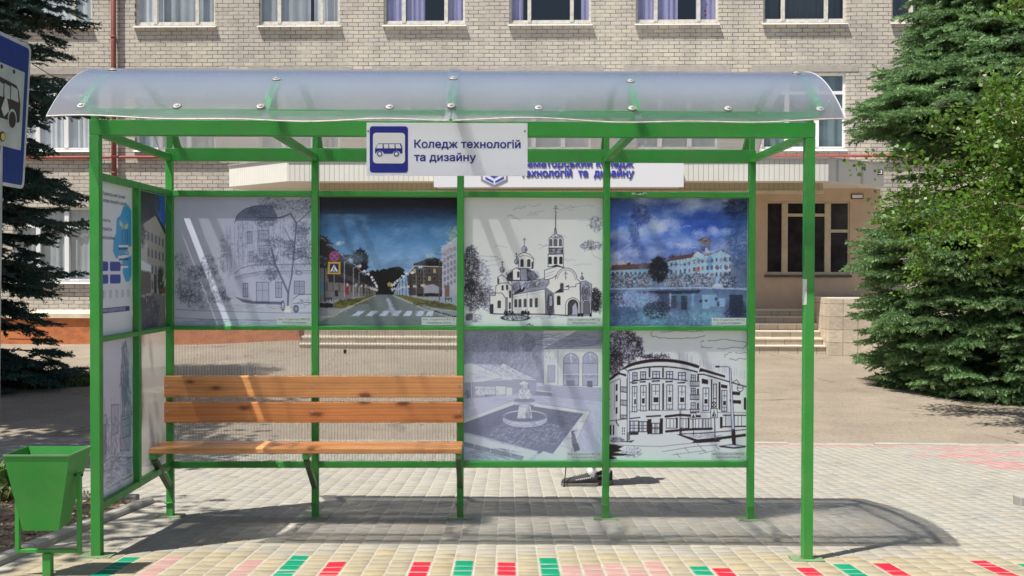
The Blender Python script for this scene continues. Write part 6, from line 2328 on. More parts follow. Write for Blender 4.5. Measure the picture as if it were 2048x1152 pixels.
# ------------------------------------------------------------------ entrance porch with its steps
por = empty('entrance_porch', B0, 'entrance porch with white sided canopy, beige walls and tiled steps', 'porch', rz=TH)
VC = -3.0                                               # plane of the canopy front
VW = -0.9                                               # plane of the porch wall
ua, zt0 = fac(574, 328, VC)
ub, zt1 = fac(1657, 312, VC)
zt = (zt0 + zt1) / 2 + 0.02
zb = fac(1550, 362, VC)[1]
u0 = fac(458, 340, -1.5)[0]
u1 = fac(1768, 340, -1.6)[0]
plan = [(u0, -1.5), (ua, VC), (ub, VC), (u1, -1.6)]
mb = MB()
for (a, va), (b, vb) in zip(plan[:-1], plan[1:]):
    mb.add([(a, va, zb), (b, vb, zb), (b, vb, zt), (a, va, zt)], [(0, 1, 2, 3)])
n = len(plan)
full = plan + [(u1, -0.002), (u0, -0.002)]
mb.add([(a, v, zb) for a, v in full], [tuple(range(len(full)))])
mb.add([(a, v, zt) for a, v in full], [tuple(range(len(full)))])
mb.add([(u1, -1.6, zb), (u1, -0.002, zb), (u1, -0.002, zt), (u1, -1.6, zt)], [(0, 1, 2, 3)])
mb.add([(u0, -1.5, zb), (u0, -0.002, zb), (u0, -0.002, zt), (u0, -1.5, zt)], [(0, 1, 2, 3)])
build('canopy', mb, M_SIDING, por, local=True)
mb = MB()                                                # tin flashing on top
for (a, va), (b, vb) in zip(plan[:-1], plan[1:]):
    mb.bar((a, va - 0.012, zt + 0.02), (b, vb - 0.012, zt + 0.02), 0.05, 0.035)
build('flashing', mb, pbr('tin flashing', (0.50, 0.51, 0.52), 0.4, 0.15, 4, metal=0.6), por, local=True)
# middle box carrying the banner
c0, c1 = fac(868, 340, -3.75)[0], fac(1367, 340, -3.75)[0]
zbb = fac(1118, 374.5, -3.75)[1]
ztb = fac(1118, 309, -3.75)[1]
mb = MB()
mb.box(c0 + 0.02, c1 - 0.02, -3.72, VC - 0.002, zbb + 0.03, ztb - 0.02)
build('canopy_box', mb, M_SIDING, por, local=True)
# tan lower beam
l0 = fac(640, 375, -2.45)[0]
l1 = fac(1646, 375, -2.45)[0]
zl0, zl1 = fac(1500, 386, -2.45)[1], zb - 0.002
mb = MB()
mb.box(l0, l1, -2.45, -2.25, zl0 + 0.06, zl1)
build('lower_beam', mb, M_SIDING_TAN, por, local=True)
mb = MB()
mb.box(l0 - 0.02, l1 + 0.02, -2.48, -2.22, zl0, zl0 + 0.058)
build('beam_trim', mb, M_LEDGE, por, local=True)
# wall with the glazed opening
w0, w1 = fac(640, 500, VW)[0], fac(1760, 500, VW)[0]
h0, hz1 = fac(1533, 403, VW)
h1, hz0 = fac(1699, 550, VW)
d0, d1 = fac(900, 500, VW)[0], fac(1120, 500, VW)[0]
zland = fac(1560, 617, VW)[1]
mb = MB()
wall_cells(mb, [w0, w1], [-0.5, zb - 0.002], [(h0, h1, hz0, hz1), (d0, d1, zland, zland + 2.3)], VW, 0.1, ID)
mb.add([(w1, VW, -0.5), (w1, -0.07, -0.5), (w1, -0.07, zb - 0.002), (w1, VW, zb - 0.002)], [(0, 1, 2, 3)])
mb.add([(w0, VW, -0.5), (w0, -0.07, -0.5), (w0, -0.07, zb - 0.002), (w0, VW, zb - 0.002)], [(0, 1, 2, 3)])
build('porch_wall', mb, M_STUCCO, por, local=True, recalc=False)
M_CREAM = pbr('cream frame', (0.58, 0.50, 0.37), 0.6, 0.12, 5)


def glazing(name, a, b, z0, z1, muls, transom, dark):
    mb = MB()
    y0, y1 = VW + 0.03, VW + 0.09
    f = 0.07
    mb.box(a + .002, a + f * .5, y0, y1, z0 + .002, z1 - .002)
    mb.box(b - f * .5, b - .002, y0, y1, z0 + .002, z1 - .002)
    mb.box(a + f * .5, b - f * .5, y0, y1, z0 + .002, z0 + f)
    mb.box(a + f * .5, b - f * .5, y0, y1, z1 - f * .6, z1 - .002)
    for m in muls:
        mb.box(m - 0.07, m + 0.07, y0 - 0.015, y1 - 0.003, z0 + f, z1 - f * .6)
    for x0, x1, zz in transom:
        mb.box(x0, x1, y0 - 0.004, y1 - 0.005, zz - 0.035, zz + 0.035)
    w = build(name, mb, M_CREAM, por, local=True)
    mb = MB()
    mb.add([(a + .01, y1 - 0.02, z0 + .01), (b - .01, y1 - 0.02, z0 + .01), (b - .01, y1 - 0.02, z1 - .01), (a + .01, y1 - 0.02, z1 - .01)], [(0, 1, 2, 3)])
    build('pane', mb, dark, w, local=True, recalc=False)
    return w


M_DKGLASS = pbr('dark glass', (0.034, 0.027, 0.034), 0.14, 0.5, 3, spec=0.6)
m1, m2 = fac(1570, 470, VW)[0], fac(1656, 470, VW)[0]
zt_ = fac(1610, 430, VW)[1]
glazing('porch_window', h0, h1, hz0, hz1, (m1, m2), ((m1 + .07, m2 - .07, zt_), (m2 + .07, h1 - .04, fac(1680, 462, VW)[1])), M_DKGLASS)
mb = MB()
mb.box(h0 - 0.04, h1 + 0.04, VW - 0.06, VW + 0.029, hz0 - 0.06, hz0 - 0.001)
build('porch_sill', mb, pbr('dark sill', (0.10, 0.09, 0.09), 0.6), por, local=True)
glazing('entrance_door', d0, d1, zland, zland + 2.3, ((d0 * .5 + d1 * .5),), ((d0 + .04, d1 - .04, zland + 1.95),), M_DKGLASS)
# steps
s0, s1 = fac(600, 690, -2.6)[0], fac(1650, 690, -2.6)[0]
zbase = gz(3, 23.6) - 0.0
NS = 6
rise = (zland - zbase) / NS
vs0 = -2.65
tread = (VW - 0.35 - vs0) / NS
for k in range(NS):
    va = vs0 + k * tread
    mb = MB()
    mb.cur = 0
    mb.box(s0, s1, va, VW - 0.002 if k == NS - 1 else va + tread + 0.02, zbase - 0.3 if k == 0 else zbase + rise * (k - 0.2), zbase + rise * (k + 1) - 0.03)
    mb.cur = 1
    mb.box(s0 - 0.01, s1 - 0.002, va - 0.03, VW - 0.002 if k == NS - 1 else va + tread - 0.031, zbase + rise * (k + 1) - 0.029, zbase + rise * (k + 1))
    build('step', mb, [M_STEP, M_TREAD], por, local=True)

# low wall of split stone beside the steps
q0, zq = fac(1659, 596, -2.9)
r0 = fac(1630, 640, VW)[0]
q1 = fac(1960, 640, -3.1)[0]
rw = empty('stone_wall', B0, 'low square-tiled stone wall right of the entrance steps', 'wall', rz=TH)
mb = MB()
pl4 = [(s1 + 0.002, -0.95), (s1 + 0.002, -2.45), (q0, -2.9), (q1, -3.2), (q1, -0.95)]
zg0 = -0.9
mb.add([(a, v, zg0) for a, v in pl4] + [(a, v, zq - 0.03) for a, v in pl4],
       [(0, 1, 6, 5), (1, 2, 7, 6), (2, 3, 8, 7), (3, 4, 9, 8), (4, 0, 5, 9), (5, 6, 7, 8, 9)])
build('tiled_faces', mb, M_STONE, rw, local=True)
mb = MB()
mb.prism([(a * 1.0 + (0.0 if i < 2 else 0.0), v) for i, (a, v) in enumerate(pl4)], lambda a, v, d: (a, v, d), zq - 0.0295, zq)
build('coping', mb, M_TREAD, rw, local=True)

# ------------------------------------------------------------------ banner over the entrance
ban = empty('college_banner', B0, 'white banner with blue lettering and hexagonal emblem above the entrance canopy', 'banner', rz=TH)
VB = -3.78
mb = MB()
mb.box(c0, c1, VB, VB + 0.05, zbb, ztb)
build('banner_panel', mb, pbr('banner film', (0.80, 0.81, 0.86), 0.5, 0.02, 1), ban, local=True)
M_BLUE = pbr('banner blue', (0.045, 0.06, 0.50), 0.5, 0.05)
M_SHADE = pbr('emblem grey and letter shadow', (0.30, 0.30, 0.36), 0.5, 0.05)


def blet(s, pxa, pxb, pyb, capt):
    a, z = fac(pxa, pyb, VB)
    b, _ = fac(pxb, pyb, VB)
    h = fac(pxa, capt, VB)[1] - z
    vs, fs = text_mb(s, h / 0.72, 0.005, 0.002, width=b - a)
    for m, dx, dz, dy in ((M_SHADE, 0.018, -0.018, 0.006), (M_BLUE, 0, 0, 0.014)):  # grey copy set aside: the letters' shadow put in as colour
        mb = MB()
        mb.add([(a + v.x + dx, VB - dy - v.z, z + v.y + dz) for v in vs], fs)
        build('lettering', mb, m, ban, local=True, recalc=False)


blet('Краматорський коледж', 1030, 1266, 333.5, 318.5)
blet('технологій  та  дизайну', 1041, 1267, 353, 338)


def bpt(px, py, d):
    a, z = fac(px, py, VB)
    return (a, VB - d, z)


def bpoly(name, polys, m, d):
    mb = MB()
    for p in polys:
        mb.prism(p, lambda a, b, dd: (fac(a, b, VB)[0], VB - d - dd, fac(a, b, VB)[1]), 0, 0.003)
    return build(name, mb, m, ban, local=True)


E0 = lambda cx, cy: (512 + cx / 2.881, cy / 2.881)
bpoly('emblem', [[E0(*p) for p in [(1375, 935), (1450, 985), (1450, 1045), (1375, 1082), (1296, 1040), (1296, 985)]]], M_SHADE, 0.003)
bpoly('emblem', [[E0(*p) for p in [(1375, 945), (1440, 990), (1440, 1035), (1375, 1066), (1308, 1035), (1308, 990)]]], pbr('emblem white', (0.80, 0.81, 0.86), 0.5), 0.008)
bpoly('emblem', [[E0(*p) for p in [(1325, 1000), (1372, 975), (1420, 1000), (1372, 1028)]], [E0(*p) for p in [(1322, 1018), (1368, 1044), (1368, 1056), (1322, 1032)]], [E0(*p) for p in [(1378, 1044), (1428, 1016), (1428, 1030), (1378, 1056)]]], M_BLUE, 0.013)

# small plates on the porch
for (px0, px1, py0, py1, v, lab) in ((1702, 1726, 388, 398, VW, 'small white plate on the beige porch wall'), (1739, 1765, 339, 350, -1.75, 'small white plate on the grey end of the canopy')):
    a, z1_ = fac(px0, py0, v)
    b, z0_ = fac(px1, py1, v)
    mb = MB()
    mb.cur = 0
    mb.box(a, b, v - 0.030, v - 0.006, z0_, z1_)
    mb.cur = 1
    mb.box(a + .02, b - .02, v - 0.034, v - 0.0305, z0_ + .02, z1_ - .02)
    o = build('address_plate', mb, [M_BLACK, M_WHITE], None, local=True)
    o.location = B0
    o.rotation_euler = (0, 0, TH)
    tag(o, lab, 'plate')
# ------------------------------------------------------------------ trees
def twig_template(seed, nn=16):
    """a short bottle-brush shoot along +x, 1 unit long: thin leaning needle blades"""
    r = np.random.default_rng(seed)
    v, f = [], []
    for k in range(nn):
        t = 0.05 + 0.9 * k / nn
        a = r.uniform(0, 6.283)
        ln = 0.30 * (1.0 - 0.25 * t) * r.uniform(0.8, 1.15)
        u = np.array([0.0, math.cos(a), math.sin(a)])
        w = np.array([0.0, -math.sin(a), math.cos(a)]) * 0.07
        base = np.array([t, 0, 0]) + u * 0.02
        tip = base + u * ln * 0.75 + np.array([ln * 0.75, 0, 0])
        o = len(v)
        v += [base - w, base + w, tip]
        f.append((o, o + 1, o + 2))
    return np.array(v), np.array(f)


TWIGS = [twig_template(s) for s in range(6)]


def frames_from(dirs, r):
    d = dirs / np.linalg.norm(dirs, axis=1, keepdims=True)
    ref = np.where(np.abs(d[:, 2:3]) < 0.9, np.array([[0, 0, 1.0]]), np.array([[1.0, 0, 0]]))
    s = np.cross(d, ref)
    s /= np.linalg.norm(s, axis=1, keepdims=True)
    u = np.cross(s, d)
    a = r.uniform(0, 6.283, len(d))[:, None]
    s2 = s * np.cos(a) + u * np.sin(a)
    u2 = np.cross(d, s2)
    return np.stack([d, s2, u2], 1)                      # (n,3 axes,3)


def scatter(templates, pos, dirs, size, cols, r):
    """place a template at each pos: returns verts, faces, colours"""
    pos, dirs, size, cols = map(np.asarray, (pos, dirs, size, cols))
    fr = frames_from(dirs, r)
    V, F, Cc, o = [], [], [], 0
    pick = r.integers(0, len(templates), len(pos))
    for t, (tv_, tf_) in enumerate(templates):
        ii = np.nonzero(pick == t)[0]
        if not len(ii): continue
        w = np.einsum('vk,nkj->nvj', tv_, fr[ii]) * size[ii][:, None, None] + pos[ii][:, None, :]
        nv = len(tv_)
        F.append((tf_[None] + (np.arange(len(ii)) * nv)[:, None, None]).reshape(-1, tf_.shape[1]) + o)
        V.append(w.reshape(-1, 3))
        Cc.append(np.repeat(cols[ii], nv, axis=0))
        o += len(ii) * nv
    return np.concatenate(V), np.concatenate(F), np.concatenate(Cc)


def spruce(base, H, prof, label, hue, seed, z_lo=0.15, z_hi=None, dens=1.0, twig=0.15, arc=None, pads=0, gap=1.0, cave=None):
    r = np.random.default_rng(seed)
    root = empty('spruce_tree', base, label, 'tree')
    z_hi = z_hi or H
    mb = MB()
    mb.tube([(base[0], base[1], base[2] - 0.1), (base[0] + .02, base[1], base[2] + H * .5), (base[0], base[1], base[2] + H)], [0.2, 0.12, 0.02], 10)
    build('trunk', mb, M_BARK, root, smooth=True)
    wood = MB()
    P, D, S, Cl = [], [], [], []
    z = z_lo
    hue = np.array(hue)
    while z < z_hi:
        n = int(r.integers(6, 9))
        a0 = r.uniform(0, 6.28)
        for k in range(n):
            az = a0 + 6.283 * k / n + r.normal(0, 0.22)
            if arc is not None:                          # the far side of the crown, seen from nowhere near the shelter, is left thinner
                away = math.cos(az - arc)
                if away < -0.55 and r.random() < 0.6: continue
            Lb = prof(z) * r.uniform(0.70, 1.12)
            zz = z + r.uniform(-0.16, 0.16)
            rise0 = r.uniform(-0.12, 0.16) + 0.25 * z / H
            nseg = max(4, int(Lb / 0.22))
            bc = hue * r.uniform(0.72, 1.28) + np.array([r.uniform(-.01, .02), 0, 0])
            pts = []
            for q in range(nseg + 1):
                t = q / nseg
                hgt = zz + Lb * (rise0 * t - 0.42 * t * t * (1 - 0.2 * rise0) + 0.24 * t ** 4)
                rr = Lb * t
                pts.append(np.array([base[0] + rr * math.cos(az), base[1] + rr * math.sin(az), base[2] + max(0.08, hgt)]))
            wood.tube(pts, [0.03 * (1 - q / (nseg + 1)) + 0.004 for q in range(nseg + 1)], 5, cap=False)
            side = np.array([-math.sin(az), math.cos(az), 0])
            out = np.array([math.cos(az), math.sin(az), 0])
            step = 0.085 / dens
            sl = 0.12 * Lb
            while sl < Lb:
                t = sl / Lb
                i = min(nseg - 1, int(t * nseg))
                pp = pts[i] + (pts[i + 1] - pts[i]) * (t * nseg - i)
                fwd = (pts[i + 1] - pts[i])
                fwd /= np.linalg.norm(fwd)
                ls = min(0.75, 0.16 + 0.42 * (Lb - sl)) * r.uniform(0.7, 1.1)
                for sg in (-1, 1):
                    dd = fwd * r.uniform(0.55, 0.9) + side * sg * r.uniform(0.7, 1.0) + np.array([0, 0, r.uniform(-0.28, 0.02)])
                    dd /= np.linalg.norm(dd)
                    m = max(1, int(ls / 0.085 * dens))
                    for q in range(m):
                        f = (q + 0.6) / m
                        bp = pp + dd * ls * f + np.array([0, 0, -0.12 * (ls * f) ** 2])
                        for sg2 in ((-1, 1) if q < m - 1 else (0,)):
                            td = dd * 0.85 + np.cross(dd, [0, 0, 1]) * sg2 * 0.75 + np.array([0, 0, r.uniform(-0.22, 0.18)])
                            P.append(bp); D.append(td)
                            S.append(twig * r.uniform(0.75, 1.2))
                            tipc = 1.0 + 0.45 * (q == m - 1) * r.random() + r.normal(0, 0.10)
                            Cl.append(np.clip(bc * tipc, 0.004, 1))
                sl += step * r.uniform(0.9, 1.3) * (1.35 if sl < 0.45 * Lb else 1.0)
        z += gap * r.uniform(0.20, 0.28) * (1.0 if z < 4 else 1.15)
    for _ in range(pads):                                # young sprays that close the outer surface of the crown
        zz = r.uniform(max(0.1, z_lo * 0.5), z_hi)
        az = arc + r.normal(0, 1.0)
        if cave and cave[0] < zz < cave[1]: continue
        rad = prof(zz) * r.uniform(0.62, 0.92)
        out = np.array([math.cos(az), math.sin(az), 0])
        side = np.array([-out[1], out[0], 0])
        dd = out * r.uniform(0.7, 1.0) + side * r.normal(0, 0.55) + np.array([0, 0, r.uniform(-0.45, 0.12)])
        dd /= np.linalg.norm(dd)
        p0 = np.array(base) + out * rad + np.array([0, 0, zz - rad * 0.12])
        ls = r.uniform(0.35, 0.7)
        bc = hue * r.uniform(0.75, 1.35)
        wood.tube([p0 - dd * ls * 0.8, p0, p0 + dd * ls * 0.8], [0.008, 0.006, 0.003], 4, cap=False)
        s2 = np.cross(dd, [0, 0, 1.0])
        s2 /= np.linalg.norm(s2) + 1e-6
        for q in range(9):
            f = (q + 0.4) / 9
            bp = p0 + dd * ls * f
            w = 0.30 * (1 - f) + 0.05
            for sg2 in (-1, 1):
                for h in range(1 + int(w / 0.12)):
                    e = bp + (s2 * sg2 * 0.8 + dd * 0.5) * (0.11 * h) + np.array([0, 0, -0.03 * h])
                    P.append(e); D.append(dd * 0.75 + s2 * sg2 * 0.75 + np.array([0, 0, r.uniform(-.25, .15)]))
                    S.append(twig * r.uniform(0.75, 1.15)); Cl.append(np.clip(bc * (1.08 + r.normal(0, 0.12)), 0.004, 1))
    build('branch_wood', wood, M_BARK, root, smooth=True, recalc=False)
    V, F, Cc = scatter(TWIGS, P, D, S, Cl, r)
    np_mesh('crown', V, F, M_SPRUCE, root, col=Cc)
    print('spruce', label[:20], len(P), 'twigs', len(F), 'faces')
    return root


# right-hand spruce
c = at(2020, 600, 17.3)
gR = gz(c.x, 17.3)


def prof_r(z):
    return float(np.interp(z, [0.0, 0.3, 0.75, 1.1, 1.5, 2.0, 2.5, 3.1, 3.7, 4.2, 4.7, 5.2, 5.6, 6.2, 8, 12.5], [1.6, 1.85, 2.25, 1.95, 2.45, 2.0, 2.4, 2.1, 1.35, 1.75, 2.5, 2.15, 1.6, 1.35, 1.15, 0.1]))


spruce((c.x, 17.3, gR), 12.5, prof_r, 'large bright green spruce at the right, its branches sweeping down to the asphalt', (0.155, 0.260, 0.108), 5, z_hi=8.2, dens=1.12, twig=0.20, arc=math.atan2(-17.3, -c.x), pads=1500, cave=(3.3, 4.1))

# left-hand blue spruce
c2 = at(-75, 600, 17.0)
gL = gz(c2.x, 17.0)


def prof_l(z):
    return float(np.interp(z, [0.0, 0.3, 0.8, 1.4, 1.75, 2.1, 2.5, 2.9, 3.3, 4.0, 4.5, 4.9, 5.4, 5.9, 6.4, 8, 12], [1.2, 1.55, 1.45, 0.85, 1.3, 1.85, 1.25, 2.0, 1.7, 0.95, 1.6, 2.0, 1.6, 1.9, 1.9, 1.4, 0.1]))


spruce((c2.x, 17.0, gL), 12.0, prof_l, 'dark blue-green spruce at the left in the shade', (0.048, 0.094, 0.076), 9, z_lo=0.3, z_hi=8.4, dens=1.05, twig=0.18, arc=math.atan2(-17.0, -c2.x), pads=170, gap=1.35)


# ---- broad-leaved trees
def leaf_template(k):
    r = np.random.default_rng(k + 50)
    b = r.uniform(-0.25, 0.25)
    v = np.array([(0, 0, 0), (0.45, 0.36, b * .4), (1.0, 0, b), (0.45, -0.36, b * .4 + 0.12)])
    return v, np.array([(0, 1, 2, 3)])


LEAVES = [leaf_template(k) for k in range(5)]


def leaf_cloud(boughs, n_per_m, spread, size, hue, r, droop=0.3):
    P, D, S, Cl = [], [], [], []
    hue = np.array(hue)
    for pts in boughs:
        for a, b in zip(pts[:-1], pts[1:]):
            a, b = np.array(a), np.array(b)
            n = int(np.linalg.norm(b - a) * n_per_m)
            for _ in range(n):
                p = a + (b - a) * r.random() + r.normal(0, spread, 3)
                d = np.array([r.normal(0, 1), r.normal(0, 1), r.normal(-droop, 0.6)])
                P.append(p); D.append(d); S.append(size * r.uniform(0.65, 1.3))
                Cl.append(np.clip(hue * r.uniform(0.7, 1.35) + np.array([r.uniform(-.01, .03), r.uniform(-.01, .02), 0]), 0.005, 1))
    return scatter(LEAVES, P, D, S, Cl, r)


def grow(start, d, length, r, depth=0, sag=0.0, out=None, rad=0.03):
    """a bough with side shoots; returns list of (points, radius)"""
    if out is None: out = []
    pts = [np.array(start, float)]
    d = np.array(d, float)
    d /= np.linalg.norm(d)
    n = max(3, int(length / 0.18))
    for q in range(n):
        d = d + r.normal(0, 0.13, 3) + np.array([0, 0, -sag])
        d /= np.linalg.norm(d)
        pts.append(pts[-1] + d * length / n)
        if depth < 2 and q > 0 and r.random() < 0.75:
            sd = d + r.normal(0, 0.75, 3)
            grow(pts[-1], sd, length * r.uniform(0.25, 0.5), r, depth + 1, sag, out, rad * 0.5)
    out.append((pts, rad))
    return out


# birch at the right edge: its trunk stands just outside the picture, its boughs hang in
r = np.random.default_rng(21)
bx, by = at(2215, 500, 13.6).x, 13.6
gB = gz(bx, by)
birch = empty('birch_tree', (bx, by, gB), 'birch with fresh green leaves and white twigs hanging in from the right edge', 'tree')
mb = MB()
mb.tube([(bx, by, gB - .1), (bx + .05, by, gB + 2), (bx + .12, by + .1, gB + 4.5), (bx + .3, by, gB + 8)], [0.15, 0.12, 0.09, 0.04], 10)
build('trunk', mb, M_BIRCH, birch, smooth=True)
targets = [(3.3, 1835, 262), (2.75, 1800, 405), (3.0, 1890, 330), (3.7, 1975, 245), (2.4, 1880, 450), (2.6, 1975, 420), (3.1, 1955, 300), (4.7, 2040, 180),
           (2.2, 2020, 470), (5.3, 2000, 60), (3.3, 1870, 300), (2.5, 1845, 440), (2.9, 1930, 385), (3.5, 2030, 330), (2.9, 2040, 410), (4.2, 2045, 290)]
segs = []
for z0, px, py in targets:
    Yt = by + r.uniform(-0.55, 0.35)
    t = at(px, py, Yt)
    s = np.array([bx, by, gB + z0 + 0.3])
    d = np.array([t.x, t.y, t.z + 0.25]) - s
    segs += grow(s, d, float(np.linalg.norm(d)), r, 0, 0.03, None, 0.022)
M_TWIG = pbr('brown twig', (0.16, 0.11, 0.07), 0.9, 0.3, 9)
mb = MB()
for pts, rad in segs:
    mb.cur = 0 if rad > 0.015 else 1
    mb.tube(pts, [max(0.0018, rad * 0.8 * (1 - 0.85 * i / len(pts))) for i in range(len(pts))], 5, cap=False)
build('boughs', mb, [M_BIRCH, M_TWIG], birch, smooth=True, recalc=False)
V, F, Cc = leaf_cloud([p for p, q in segs], 88, 0.085, 0.070, (0.098, 0.205, 0.026), r)
np_mesh('crown', V, F, M_LEAF, birch, col=Cc)
print('birch leaves', len(F))


# street trees left of the picture: only their shade falls into it
def shade_tree(x, y, zc, rx, rz, n, label, seed, leaf=0.16):
    r = np.random.default_rng(seed)
    g = gz(x, y)
    root = empty('street_tree', (x, y, g), label, 'tree')
    mb = MB()
    mb.tube([(x, y, g - .1), (x, y, g + zc * .5), (x, y, g + zc)], [0.2, 0.15, 0.07], 10)
    for k in range(9):
        a = k * 0.7
        mb.tube([(x, y, g + zc * .5 + .1 * k), (x + rx * .6 * math.cos(a), y + rx * .6 * math.sin(a), g + zc + rz * r.uniform(-.3, .6))], [0.07, 0.02], 6)
    build('trunk', mb, M_BARK, root, smooth=True)
    cl = r.normal(0, 1, (46, 3))
    cl /= np.linalg.norm(cl, axis=1, keepdims=True)
    cl *= (r.random((46, 1)) ** 0.45)
    cl = cl * np.array([rx, rx, rz]) * 0.85
    P = cl[r.integers(0, 46, n)] + r.normal(0, 0.30, (n, 3)) * np.array([1, 1, .7]) + np.array([x, y, g + zc + rz * .4])
    Cl = np.clip(np.array((0.06, 0.13, 0.03)) * r.uniform(0.7, 1.35, (n, 1)), 0, 1)
    V, F, Cc = scatter(LEAVES, P, r.normal(0, 1, (n, 3)), leaf * r.uniform(.7, 1.3, n), Cl, r)
    np_mesh('crown', V, F, M_LEAF, root, col=Cc)


shade_tree(-11.8, 13.4, 7.2, 3.4, 3.4, 15000, 'tall leafy street tree left of the picture, nearest the blue-green spruce', 31, 0.21)
shade_tree(-9.2, 12.2, 7.4, 3.7, 1.6, 17000, 'broad leafy street tree left of the picture, shading the asphalt', 32, 0.21)
shade_tree(-7.0, 9.2, 6.2, 2.3, 1.2, 5200, 'small leafy street tree left of the picture, nearest the planting bed', 33, 0.16)

shade_tree(-5.7, 4.7, 5.6, 1.3, 1.1, 2600, 'young leafy street tree left of the picture, nearest the bus stop sign', 34, 0.14)


# weeds and grass
def tuft(name, cx, cy, rad, n, h, hue, label, cat, seed, w=0.007, kind=None, base=None):
    r = np.random.default_rng(seed)
    v, f, cc = [], [], []
    for _ in range(n):
        a, q = r.uniform(0, 6.283), rad * math.sqrt(r.random())
        x, y = cx + q * math.cos(a), cy + q * 0.7 * math.sin(a)
        z = (base(x, y) if base else gz(x, y))
        b, l = r.uniform(0, 6.283), h * r.uniform(0.5, 1.2)
        d = np.array([math.cos(b), math.sin(b), 0])
        s = np.array([-d[1], d[0], 0]) * w * r.uniform(.7, 1.5)
        k = r.uniform(0.2, 0.8)
        p0, p1, p2 = np.array([x, y, z]), np.array([x, y, z + l * .6]) + d * l * k * .35, np.array([x, y, z + l * (1 - .35 * k)]) + d * l * k
        o = len(v)
        v += [p0 - s, p0 + s, p1 + s * 1.1, p1 - s * 1.1, p2]
        f += [(o, o + 1, o + 2, o + 3), (o + 3, o + 2, o + 4, o + 4)]
        cc += [np.clip(np.array(hue) * r.uniform(.7, 1.3), 0, 1)] * 5
    f = np.array(f)
    v = np.array(v)
    tri = np.concatenate([f[:, [0, 1, 2]], f[::2][:, [0, 2, 3]]])
    o = np_mesh(name, v, tri, M_LEAF, col=np.array(cc))
    return tag(o, label, cat, kind=kind)


g = onground(90, 768)
tuft('grass', g.x, g.y, 1.1, 2600, 0.16, (0.10, 0.14, 0.045), 'ragged grass under the blue-green spruce', 'grass', 61, 0.01, 'stuff')
g = onground(16, 985)
tuft('weed_plant', g.x - 0.12, g.y, 0.20, 170, 0.20, (0.14, 0.24, 0.05), 'leafy green weed growing in the planting bed behind the bin', 'plant', 62, 0.016, base=soil_z)
g = onground(20, 1012)
tuft('weed_plant', g.x - 0.1, g.y, 0.16, 110, 0.12, (0.22, 0.27, 0.09), 'pale yellowish low weed in front of the leafy weed by the kerb', 'plant', 63, 0.012, base=soil_z)
g = onground(176, 1003)
tuft('grass_tuft', g.x, g.y, 0.03, 16, 0.09, (0.20, 0.26, 0.08), 'thin grass tuft by the front left post', 'grass', 64, 0.003, base=soil_z)
# ------------------------------------------------------------------ litter bin
RY0, RY1 = 5.02, 5.275
f0, f1 = at(6, 909, RY0), at(139, 911, RY0)
b0, b1 = at(57, 892, RY1), at(182, 893, RY1)
zr = (f0.z + f1.z) / 2
gb = gz(f0.x, 5.15)
bin_ = empty('litter_bin', ((f0.x + f1.x) / 2, 5.15, gb), 'green steel litter bin tapering downwards on a forked post', 'litter bin')
y0b, y1b = 5.075, 5.205
e0, e1 = at(45, 1060, y0b), at(117, 1063, y0b)
zb_ = (e0.z + e1.z) / 2
top = [(f0.x, RY0, zr), (f1.x, RY0, zr), (f1.x + 0.006, RY1, zr), (f0.x + 0.006, RY1, zr)]
bot = [(e0.x, y0b, zb_), (e1.x, y0b, zb_), (e1.x, y1b, zb_ + 0.012), (e0.x, y1b, zb_ + 0.012)]
th = 0.003
cx, cy = (f0.x + f1.x) / 2, (RY0 + RY1) / 2


def inset(p, d):
    return (p[0] + (d if p[0] < cx else -d), p[1] + (d if p[1] < cy else -d), p[2])


mb = MB()
ti, bi = [inset(p, th) for p in top], [(*inset(p, th)[:2], p[2] + th) for p in bot]
mb.add(top + bot + ti + bi, [(0, 1, 5, 4), (1, 2, 6, 5), (2, 3, 7, 6), (3, 0, 4, 7), (4, 5, 6, 7),
                             (8, 12, 13, 9), (9, 13, 14, 10), (10, 14, 15, 11), (11, 15, 12, 8), (12, 15, 14, 13),
                             (0, 8, 9, 1), (1, 9, 10, 2), (2, 10, 11, 3), (3, 11, 8, 0)])
build('bin_body', mb, M_GREEN, bin_)
mb = MB()
mb.bar((f0.x, RY0 - 0.001, zr - 0.002), (f1.x, RY0 - 0.001, zr - 0.002), 0.004, 0.008)
mb.bar((f1.x + 0.004, RY0, zr - 0.002), (f1.x + 0.009, RY1, zr - 0.002), 0.004, 0.008)
build('rim', mb, M_PLATEPAINT, bin_)
yf = 5.14
xl, xr_ = at(36, 1050, yf).x, at(159, 1050, yf).x
zl = at(100, 1101, yf).z
zpl, zpr = at(36, 985, yf).z, at(160, 945, yf).z
mb = MB()
mb.box(xl - 0.010, xl + 0.010, yf - 0.012, yf + 0.012, zl - 0.01, zpl)
mb.box(xr_ - 0.010, xr_ + 0.010, yf - 0.012, yf + 0.012, zl - 0.01, zpr)
mb.box(xl + 0.0105, xr_ - 0.0105, yf - 0.012, yf + 0.012, zl - 0.01, zl + 0.008)
fork = build('fork', mb, M_GREEN, bin_, bev=0.002)
mb = MB()
mb.tube([(xr_ - 0.06, yf, zpr - 0.012), (xr_ + 0.018, yf, zpr - 0.012)], 0.006, 8)
mb.tube([(xl - 0.018, yf, zpl - 0.012), (xl + 0.05, yf, zpl - 0.012)], 0.006, 8)
build('pivot_pin', mb, M_BLACK, fork)
xp_ = at(96, 1130, yf).x
mb = MB()
mb.box(xp_ - 0.02, xp_ + 0.02, yf - 0.02, yf + 0.02, gz(xp_, yf) - 0.02, zl - 0.0105)
build('post', mb, M_GREEN, bin_, bev=0.002)

